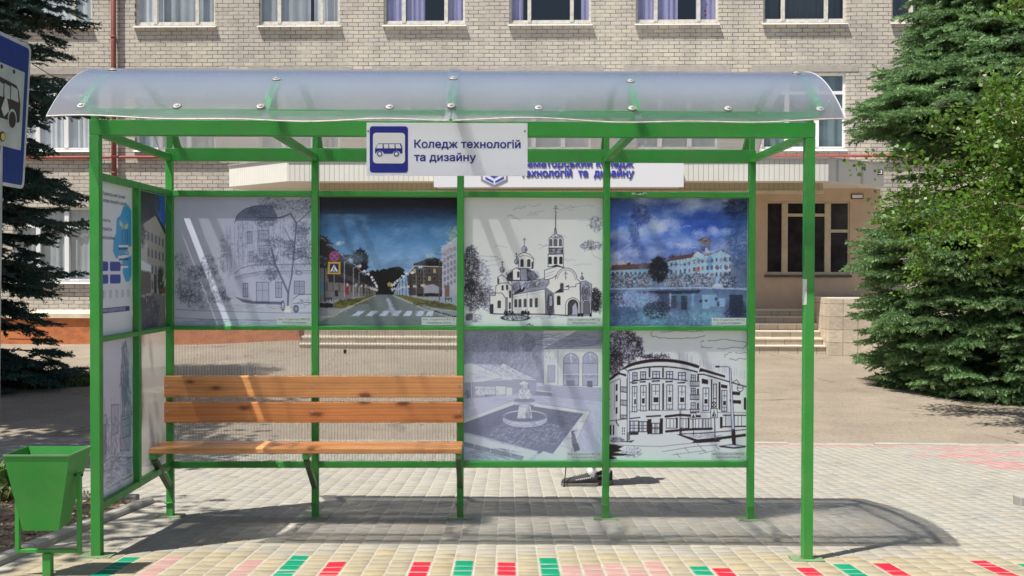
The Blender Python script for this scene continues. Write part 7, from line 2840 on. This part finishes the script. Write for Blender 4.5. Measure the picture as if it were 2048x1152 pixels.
# ------------------------------------------------------------------ bus stop sign on its pole
XSG = -2.665
p_tr, p_br = at(61, 92, 6.0), at(48, 378, 6.0)
zt_s, zb_s = p_tr.z, p_br.z
bs = empty('bus_stop_sign', (XSG - 0.03, 5.7, gz(XSG, 5.7)), 'weathered blue and white bus stop sign on a grey pole, cut by the left edge', 'traffic sign')
SY0, SY1 = 5.40, 6.0
lean = (p_tr.x - p_br.x)


def sg(u, w, d=0.0):
    """u 0..1 along the plate (towards the back), w 0..1 upwards, d proud of the face"""
    return (p_br.x + lean * w + d + 0.0 * u, SY0 + (SY1 - SY0) * u + 0.012 * w, zb_s + (zt_s - zb_s) * w)


def splate(name, poly, m, d, parent, th=0.0012):
    mb = MB()
    mb.prism(poly, lambda a, b, t: sg(a, b, d - t), 0, th)
    return build(name, mb, m, parent)


def rr01(x0, x1, y0, y1, rx, ry):
    return [(cx_ + rx * math.cos(math.radians(a)), cy_ + ry * math.sin(math.radians(a))) for cx_, cy_, s in ((x1 - rx, y1 - ry, 0), (x0 + rx, y1 - ry, 90), (x0 + rx, y0 + ry, 180), (x1 - rx, y0 + ry, 270)) for a in range(s, s + 91, 18)]


def dirty(name, col):
    m, nt, b = new_mat(name)
    v = coords(nt)
    c = ramp(nt, noise(nt, 7, 7, 0.7, v), [(0.3, tuple(k * .8 for k in col)), (0.7, tuple(min(1, k * 1.08) for k in col))])
    sp = ramp(nt, noise(nt, 24, 5, 0.75, v), [(0.69, (0, 0, 0)), (0.73, (1, 1, 1))])
    c = mixc(nt, sp, c, (0.20, 0.15, 0.11))
    L(nt, c, b.inputs['Base Color'])
    b.inputs['Roughness'].default_value = 0.6
    b.inputs['Specular IOR Level'].default_value = 0.2
    return m


M_SGREY, M_SBLUE, M_SWHITE = dirty('sign grey', (0.52, 0.53, 0.54)), dirty('sign blue', (0.008, 0.035, 0.22)), dirty('sign white', (0.50, 0.52, 0.52))
plate = splate('sign_plate', rr01(0, 1, 0, 1, .06, .045), M_SGREY, 0.0, bs, 0.012)
splate('blue_field', rr01(0.035, 0.955, 0.022, 0.975, .04, .03), M_SBLUE, 0.0015, plate)
splate('white_field', rr01(0.12, 0.88, 0.26, 0.80, .012, .012), M_SWHITE, 0.0030, plate)
M_SBUS = dirty('sign bus', (0.045, 0.035, 0.035))
bus = splate('bus_symbol', [(0.17, 0.45), (0.17, 0.66), (0.22, 0.715), (0.72, 0.69), (0.77, 0.665), (0.82, 0.57), (0.82, 0.45), (0.77, 0.44), (0.24, 0.44)], M_SBUS, 0.0045, plate)
for a, b_ in ((0.22, 0.34), (0.36, 0.47), (0.49, 0.60), (0.62, 0.745)):
    splate('bus_window', [(a, 0.585), (b_ + (0.03 if b_ > .7 else 0), 0.58), (b_, 0.665), (a, 0.675)], M_SWHITE, 0.0058, bus)
for cx_ in (0.30, 0.67):
    splate('wheel_ring', [(cx_ + 0.085 * math.cos(t), 0.455 + 0.068 * math.sin(t)) for t in np.linspace(0, 2 * PI, 24)[:-1]], M_SWHITE, 0.0058, bus)
    splate('wheel', [(cx_ + 0.068 * math.cos(t), 0.45 + 0.055 * math.sin(t)) for t in np.linspace(0, 2 * PI, 24)[:-1]], M_SBUS, 0.0070, bus)
M_STK = dirty('torn paper', (0.55, 0.55, 0.54))
for poly in ([(0.44, 0.50), (0.52, 0.61), (0.59, 0.50), (0.50, 0.455)], [(0.30, 0.345), (0.60, 0.345), (0.60, 0.405), (0.56, 0.415), (0.30, 0.405)], [(0.25, 0.10), (0.44, 0.06), (0.47, 0.20), (0.36, 0.21), (0.36, 0.30), (0.25, 0.30)]):
    splate('torn_paper', poly, M_STK, 0.0085, plate)
splate('torn_paper', [(0.34, 0.10), (0.42, 0.10), (0.43, 0.17), (0.38, 0.15), (0.36, 0.20)], M_SBLUE, 0.0100, plate)
st = splate('round_sticker', [(0.49 + 0.05 * math.cos(t), 0.32 + 0.034 * math.sin(t)) for t in np.linspace(0, 2 * PI, 20)[:-1]], pbr('sticker black', (0.03, 0.03, 0.03), .5), 0.0100, plate)
splate('round_sticker', [(0.49 + 0.036 * math.cos(t), 0.318 + 0.025 * math.sin(t)) for t in np.linspace(0, 2 * PI, 16)[:-1]], pbr('sticker yellow', (0.62, 0.52, 0.12), .5), 0.0115, plate)
for u in (0.42, 0.66):
    mb = MB()
    q = sg(u, 0.775, 0.003)
    mb.lathe([(0.012, 0), (0.011, 0.004), (0.006, 0.006)], (0, 0, 0), 10)
    mb.v = [(q[0] + c, q[1] + a, q[2] + b) for a, b, c in mb.v]
    build('bolt', mb, M_BLACK, plate)
xpole = p_br.x - 0.045
mb = MB()
mb.tube([(xpole, 5.70, gz(xpole, 5.7) - 0.03), (xpole + lean, 5.71, zt_s - 0.05)], 0.028, 16)
build('pole', mb, pbr('pole grey', (0.36, 0.37, 0.38), 0.45, 0.12, 8, metal=0.3), bs, smooth=True)

# ------------------------------------------------------------------ the person behind the posters: only shoes and ankles show below the rail
YPp = 8.46
XPp = at(1190, 960, YPp).x
gp = gz(XPp, YPp)
HS = 0.88                                                 # scale of the figure (1 = adult of 1.7 m)
person = empty('person', (XPp, YPp, gp), 'person in grey knit sneakers and white socks standing behind the fountain poster', 'person')
M_SKIN = pbr('skin', (0.55, 0.33, 0.24), 0.55, 0.06, 8)
M_SHIRT = pbr('dark shirt', (0.05, 0.055, 0.075), 0.9, 0.15, 20)
M_TROUS = pbr('black trousers', (0.022, 0.022, 0.026), 0.9, 0.15, 20)
M_HAIR = pbr('brown hair', (0.05, 0.03, 0.02), 0.6, 0.3, 30)
M_SOCK = pbr('white sock', (0.72, 0.72, 0.74), 0.9, 0.06, 60, bmp=0.3, bscale=200)


def skin_obj(name, joints, edges, mat_, parent, sub=2, rootv=0):
    """joints: {key: (pos, radius)}; pos in figure metres, facing -x"""
    bm = bmesh.new()
    lay = bm.verts.layers.skin.verify()
    vv = {}
    off = Vector(root_of(parent).location)
    for k, (p, rad) in joints.items():
        w = Vector((XPp + p[0] * HS, YPp + p[1] * HS, gp + p[2] * HS)) - off
        v = bm.verts.new(w)
        q = rad if isinstance(rad, tuple) else (rad, rad)
        v[lay].radius = (q[0] * HS, q[1] * HS)
        vv[k] = v
    first = list(joints)[rootv]
    vv[first][lay].use_root = True
    for a, b in edges:
        bm.edges.new((vv[a], vv[b]))
    me = bpy.data.meshes.new(name)
    bm.to_mesh(me)
    bm.free()
    me.materials.append(mat_)
    o = bpy.data.objects.new(name, me)
    COL.objects.link(o)
    o.parent = parent
    s = o.modifiers.new('skin', 'SKIN')
    s.use_smooth_shade = True
    u = o.modifiers.new('sub', 'SUBSURF')
    u.levels = u.render_levels = sub
    return o


FT = {1: (-0.055, -0.02), -1: (0.095, 0.10)}              # foot offsets: near foot a step ahead of the far foot
J, Ed = {}, []
J['pelvis'] = ((0.02, 0.03, 0.95), (0.135, 0.10))
J['waist'] = ((0.02, 0.03, 1.08), (0.12, 0.09)); Ed.append(('pelvis', 'waist'))
J['chest'] = ((0.01, 0.03, 1.27), (0.145, 0.10)); Ed.append(('waist', 'chest'))
J['neck0'] = ((0.0, 0.03, 1.42), (0.07, 0.065)); Ed.append(('chest', 'neck0'))
J['neck'] = ((-0.015, 0.03, 1.49), (0.05, 0.052)); Ed.append(('neck0', 'neck'))
J['jaw'] = ((-0.035, 0.03, 1.545), (0.062, 0.066)); Ed.append(('neck', 'jaw'))
J['head'] = ((-0.03, 0.03, 1.62), (0.078, 0.088)); Ed.append(('jaw', 'head'))
J['crown'] = ((-0.015, 0.03, 1.675), (0.06, 0.068)); Ed.append(('head', 'crown'))
for s in (1, -1):
    y = 0.03 - s * 0.085
    fx, fy = FT[s]
    J[f'hip{s}'] = ((0.02, y, 0.88), 0.085); Ed.append(('pelvis', f'hip{s}'))
    J[f'knee{s}'] = ((fx * .5, y * .6 + fy * .4, 0.48), 0.056); Ed.append((f'hip{s}', f'knee{s}'))
    J[f'calf{s}'] = ((fx * .9 + .02, fy, 0.33), 0.052); Ed.append((f'knee{s}', f'calf{s}'))
    J[f'ank{s}'] = ((fx + 0.02, fy, 0.09), 0.034); Ed.append((f'calf{s}', f'ank{s}'))
    J[f'foot{s}'] = ((fx - 0.05, fy, 0.045), 0.03); Ed.append((f'ank{s}', f'foot{s}'))
    ys = 0.03 - s * 0.175
    J[f'sh{s}'] = ((0.0, ys, 1.37), 0.055); Ed.append(('neck0', f'sh{s}'))
    if s == 1:                                            # near arm holds the cane
        J['el1'] = ((-0.02, ys - .03, 1.10), 0.040); J['wr1'] = ((-0.135, ys + .06, 0.905), 0.027); J['pal1'] = ((-0.165, ys + .082, 0.868), (0.034, 0.02))
    else:
        J['el-1'] = ((0.03, ys + .04, 1.10), 0.040); J['wr-1'] = ((0.0, ys + .04, 0.86), 0.027); J['pal-1'] = ((-0.01, ys + .035, 0.80), (0.034, 0.02))
    Ed += [(f'sh{s}', f'el{s}'), (f'el{s}', f'wr{s}'), (f'wr{s}', f'pal{s}')]
body = skin_obj('body', J, Ed, M_SKIN, person, 2)
# fingers and thumbs
for s in (1, -1):
    px_, py_, pz_ = J[f'pal{s}'][0]
    for k in range(4):
        o_y = (k - 1.5) * 0.017
        if s == 1:                                        # curled round the cane, which stands at x -0.2
            ang = [0.0, 1.2, 2.4, 3.4]
            pts = [(px_ - 0.01, py_, pz_ - 0.03 + o_y + 0.03)] + [(-0.20 + 0.021 * math.cos(2.6 - a) + .0, py_ - .01 + 0.021 * math.sin(2.6 - a) * 1.0, pz_ + o_y) for a in ang]
        else:
            ln = (0.075, 0.085, 0.08, 0.065)[k]
            pts = [(px_ + o_y, py_, pz_ - 0.015), (px_ + o_y * 1.1, py_ - .004, pz_ - 0.03 - ln * .35), (px_ + o_y * 1.1, py_ - .014, pz_ - 0.03 - ln * .7), (px_ + o_y * 1.05, py_ - .03, pz_ - 0.03 - ln)]
        JJ = {i: (p, 0.0095 - 0.0008 * i) for i, p in enumerate(pts)}
        skin_obj('finger', JJ, [(i, i + 1) for i in range(len(pts) - 1)], M_SKIN, body, 1)
    tp = [(px_ + .012, py_ - .01, pz_ + 0.012), (px_ - .012, py_ - .036, pz_ - .002), (px_ - .03, py_ - .038, pz_ - .02)] if s == 1 else [(px_ - .028, py_, pz_ + .01), (px_ - .05, py_ - .012, pz_ - .02), (px_ - .054, py_ - .02, pz_ - .05)]
    skin_obj('thumb', {i: (p, 0.011 - .001 * i) for i, p in enumerate(tp)}, [(0, 1), (1, 2)], M_SKIN, body, 1)
# clothes
Jc = {k: (J[k][0], tuple(q * 1.30 + .012 for q in J[k][1])) for k in ('pelvis', 'waist', 'chest')}
Jc['neck0'] = ((0.0, 0.03, 1.445), (0.105, 0.10))
Ec = [('pelvis', 'waist'), ('waist', 'chest'), ('chest', 'neck0')]
for s in (1, -1):
    Jc[f'sh{s}'] = ((0.0, J[f'sh{s}'][0][1], 1.388), 0.094)
    a, b = Vector(J[f'sh{s}'][0]), Vector(J[f'el{s}'][0])
    Jc[f'sl{s}'] = (tuple(a.lerp(b, 0.7)), 0.066)
    Ec += [('neck0', f'sh{s}'), (f'sh{s}', f'sl{s}')]
skin_obj('shirt', Jc, Ec, M_SHIRT, person, 2, 1)
Jt = {'waist': ((0.02, 0.03, 1.03), (0.165, 0.13)), 'pelvis': ((0.02, 0.03, 0.95), (0.185, 0.15))}
Et = [('waist', 'pelvis')]
for s in (1, -1):
    fx, fy = FT[s]
    Jt[f'hip{s}'] = (J[f'hip{s}'][0], 0.118)
    Jt[f'knee{s}'] = (J[f'knee{s}'][0], 0.086)
    Jt[f'cuff{s}'] = ((fx + .02, fy, 0.205), 0.078)
    Et += [('pelvis', f'hip{s}'), (f'hip{s}', f'knee{s}'), (f'knee{s}', f'cuff{s}')]
skin_obj('trousers', Jt, Et, M_TROUS, person, 2, 1)
skin_obj('hair', {'a': ((0.012, 0.03, 1.60), (0.082, 0.075)), 'b': ((0.0, 0.03, 1.685), (0.075, 0.082)), 'c': ((-0.05, 0.03, 1.70), (0.045, 0.06)), 'd': ((0.045, 0.03, 1.50), (0.055, 0.04))},
         [('a', 'b'), ('b', 'c'), ('a', 'd')], M_HAIR, person, 2)
# face: nose, eyes, mouth, ears
mb = MB()


def fp(x, y, z): return (XPp + x * HS, YPp + y * HS, gp + z * HS)


mb.add([fp(-0.112, 0.03, 1.625), fp(-0.104, 0.042, 1.585), fp(-0.104, 0.018, 1.585), fp(-0.138, 0.03, 1.588), fp(-0.10, 0.03, 1.575)], [(0, 1, 3), (0, 3, 2), (1, 4, 3), (3, 4, 2)])
build('nose', mb, M_SKIN, body, smooth=True)
for s in (1, -1):
    mb = MB()
    mb.lathe([(0.004 * HS, -0.010 * HS), (0.010 * HS, -0.004 * HS), (0.010 * HS, 0.004 * HS), (0.004 * HS, 0.010 * HS)], fp(-0.101, 0.03 + s * 0.031, 1.628), 10)
    ey = build('eye', mb, M_WHITE, body, smooth=True)
    mb = MB()
    mb.lathe([(0.002 * HS, -0.005 * HS), (0.005 * HS, -0.002 * HS), (0.005 * HS, 0.002 * HS), (0.002 * HS, 0.005 * HS)], fp(-0.1075, 0.03 + s * 0.031, 1.628), 10)
    build('iris', mb, M_HAIR, ey, smooth=True)
    mb = MB()
    mb.lathe([(0.006 * HS, -0.024 * HS), (0.012 * HS, -0.008 * HS), (0.013 * HS, 0.014 * HS), (0.006 * HS, 0.026 * HS)], fp(-0.02, 0.03 + s * 0.083, 1.61), 10)
    build('ear', mb, M_SKIN, body, smooth=True)
mb = MB()
mb.box(*sorted((fp(-0.104, 0, 0)[0], fp(-0.098, 0, 0)[0])), fp(0, 0.008, 0)[1], fp(0, 0.052, 0)[1], fp(0, 0, 1.551)[2], fp(0, 0, 1.559)[2])
build('mouth', mb, pbr('lips', (0.40, 0.16, 0.14), 0.5), body)


# shoes
def shoe(s):
    fx, fy = FT[s]
    Lq = 0.33
    x_heel = fx + 0.075
    secs = [(0.0, 0.030, 0.028, 0.118), (0.05, 0.040, 0.028, 0.128), (0.18, 0.043, 0.028, 0.130), (0.32, 0.041, 0.028, 0.122), (0.44, 0.042, 0.028, 0.104), (0.60, 0.048, 0.028, 0.092), (0.80, 0.050, 0.028, 0.080), (0.92, 0.045, 0.028, 0.072), (0.98, 0.032, 0.028, 0.060), (1.0, 0.018, 0.03, 0.048)]
    n = 12
    vs, fs = [], []
    for t, hw, z0, z1 in secs:
        for k in range(n):
            a = PI * 2 * k / n
            yy = hw * math.cos(a)
            zz = (z0 + z1) / 2 + (z1 - z0) / 2 * math.sin(a)
            yy *= 1 + 0.12 * (1 if math.sin(a) < 0 else 0)
            vs.append(fp(x_heel - t * Lq, fy + yy - 0.01 * t * s, zz + 0.012 * max(0, t - .7)))
    m = len(secs)
    for i in range(m - 1):
        for k in range(n):
            k2 = (k + 1) % n
            fs.append((i * n + k, i * n + k2, (i + 1) * n + k2, (i + 1) * n + k))
    fs += [tuple(range(n)), tuple((m - 1) * n + k for k in range(n - 1, -1, -1))]
    mb = MB()
    mb.add(vs, fs)
    up = build('shoe', mb, M_KNIT, person, smooth=True)
    # thick ribbed sole
    mb = MB()
    out = []
    for t in np.linspace(0, 1, 15):
        hw = np.interp(t, [0, .08, .3, .5, .75, .93, 1.0], [.030, .044, .044, .043, .052, .040, .016])
        out.append((t, hw))
    ring = [(t, h) for t, h in out] + [(t, -h) for t, h in reversed(out)]
    for lay, (za, zb2, gsc) in enumerate(((0.002, 0.016, 1.0), (0.016, 0.021, 0.95), (0.021, 0.036, 1.02))):
        rs = len(ring)
        base = [fp(x_heel + .006 - t * (Lq + .012), fy + h * gsc - 0.01 * t * s, za + 0.014 * max(0, t - .72)) for t, h in ring]
        topv = [fp(x_heel + .006 - t * (Lq + .012), fy + h * gsc - 0.01 * t * s, zb2 + 0.014 * max(0, t - .72)) for t, h in ring]
        mb.add(base + topv, [tuple(range(rs - 1, -1, -1)), tuple(range(rs, 2 * rs))] + [(i, (i + 1) % rs, rs + (i + 1) % rs, rs + i) for i in range(rs)])
    build('sole', mb, M_SOLE, up)
    # light knitted marks along the outer side and laces
    mb = MB()
    for k in range(8):
        t = 0.20 + k * 0.055
        zc = 0.088 - (t - .2) * 0.06
        hw = np.interp(t, [0.2, .34, .46, .62], [.043, .041, .042, .048])
        a, b = fp(x_heel - t * Lq, fy - hw - .004, zc - .006), fp(x_heel - (t + .03) * Lq, fy - hw - .003, zc + .007)
        mb.box(min(a[0], b[0]), max(a[0], b[0]), min(a[1], b[1]) - .0012, max(a[1], b[1]), a[2], b[2])
    build('side_mark', mb, M_SOCK, up)
    mb = MB()
    for k in range(5):
        t = 0.42 + k * 0.055
        z = np.interp(t, [.34, .46, .62, .8], [.122, .107, .094, .082]) + .003
        mb.tube([fp(x_heel - t * Lq, fy - .026, z - .010), fp(x_heel - t * Lq - .006, fy, z), fp(x_heel - t * Lq, fy + .026, z - .010)], 0.0035, 6)
    build('laces', mb, M_BLACK, up)
    mb = MB()
    mb.tube([fp(fx + .022, fy, 0.09), fp(fx + .022, fy, 0.14), fp(fx + .02, fy, 0.20)], [0.044 * HS, 0.037 * HS, 0.040 * HS], 14)
    build('sock', mb, M_SOCK, person, smooth=True)


M_KNIT = pbr('grey knit', (0.045, 0.045, 0.048), 0.9, 0.3, 90, bmp=0.4, bscale=300)
M_SOLE = pbr('rubber sole', (0.19, 0.18, 0.17), 0.7, 0.15, 30)
shoe(1)
shoe(-1)
# cane
xc = at(1127, 950, YPp).x
hx = XPp - 0.20 * HS
ys_ = J['pal1'][0][1] * HS + YPp - 0.008
mb = MB()
hz = gp + (J['pal1'][0][2] + 0.02) * HS
mb.tube([(xc, ys_ - .02, gp + 0.018), (hx, ys_, hz + 0.03), (hx + 0.03, ys_, hz + 0.055), (hx + 0.085, ys_, hz + 0.05)], [0.0042, 0.0055, 0.008, 0.008], 10)
cane = build('walking_cane', mb, M_BLACK, None, smooth=True)
tag(cane, 'thin black cane standing by the toe of a sneaker', 'cane')
mb = MB()
mb.lathe([(0.0075, 0), (0.0075, 0.014), (0.005, 0.022)], (xc, ys_ - .02, gp + 0.002), 10)
build('rubber_tip', mb, M_BLACK, cane, local=True)
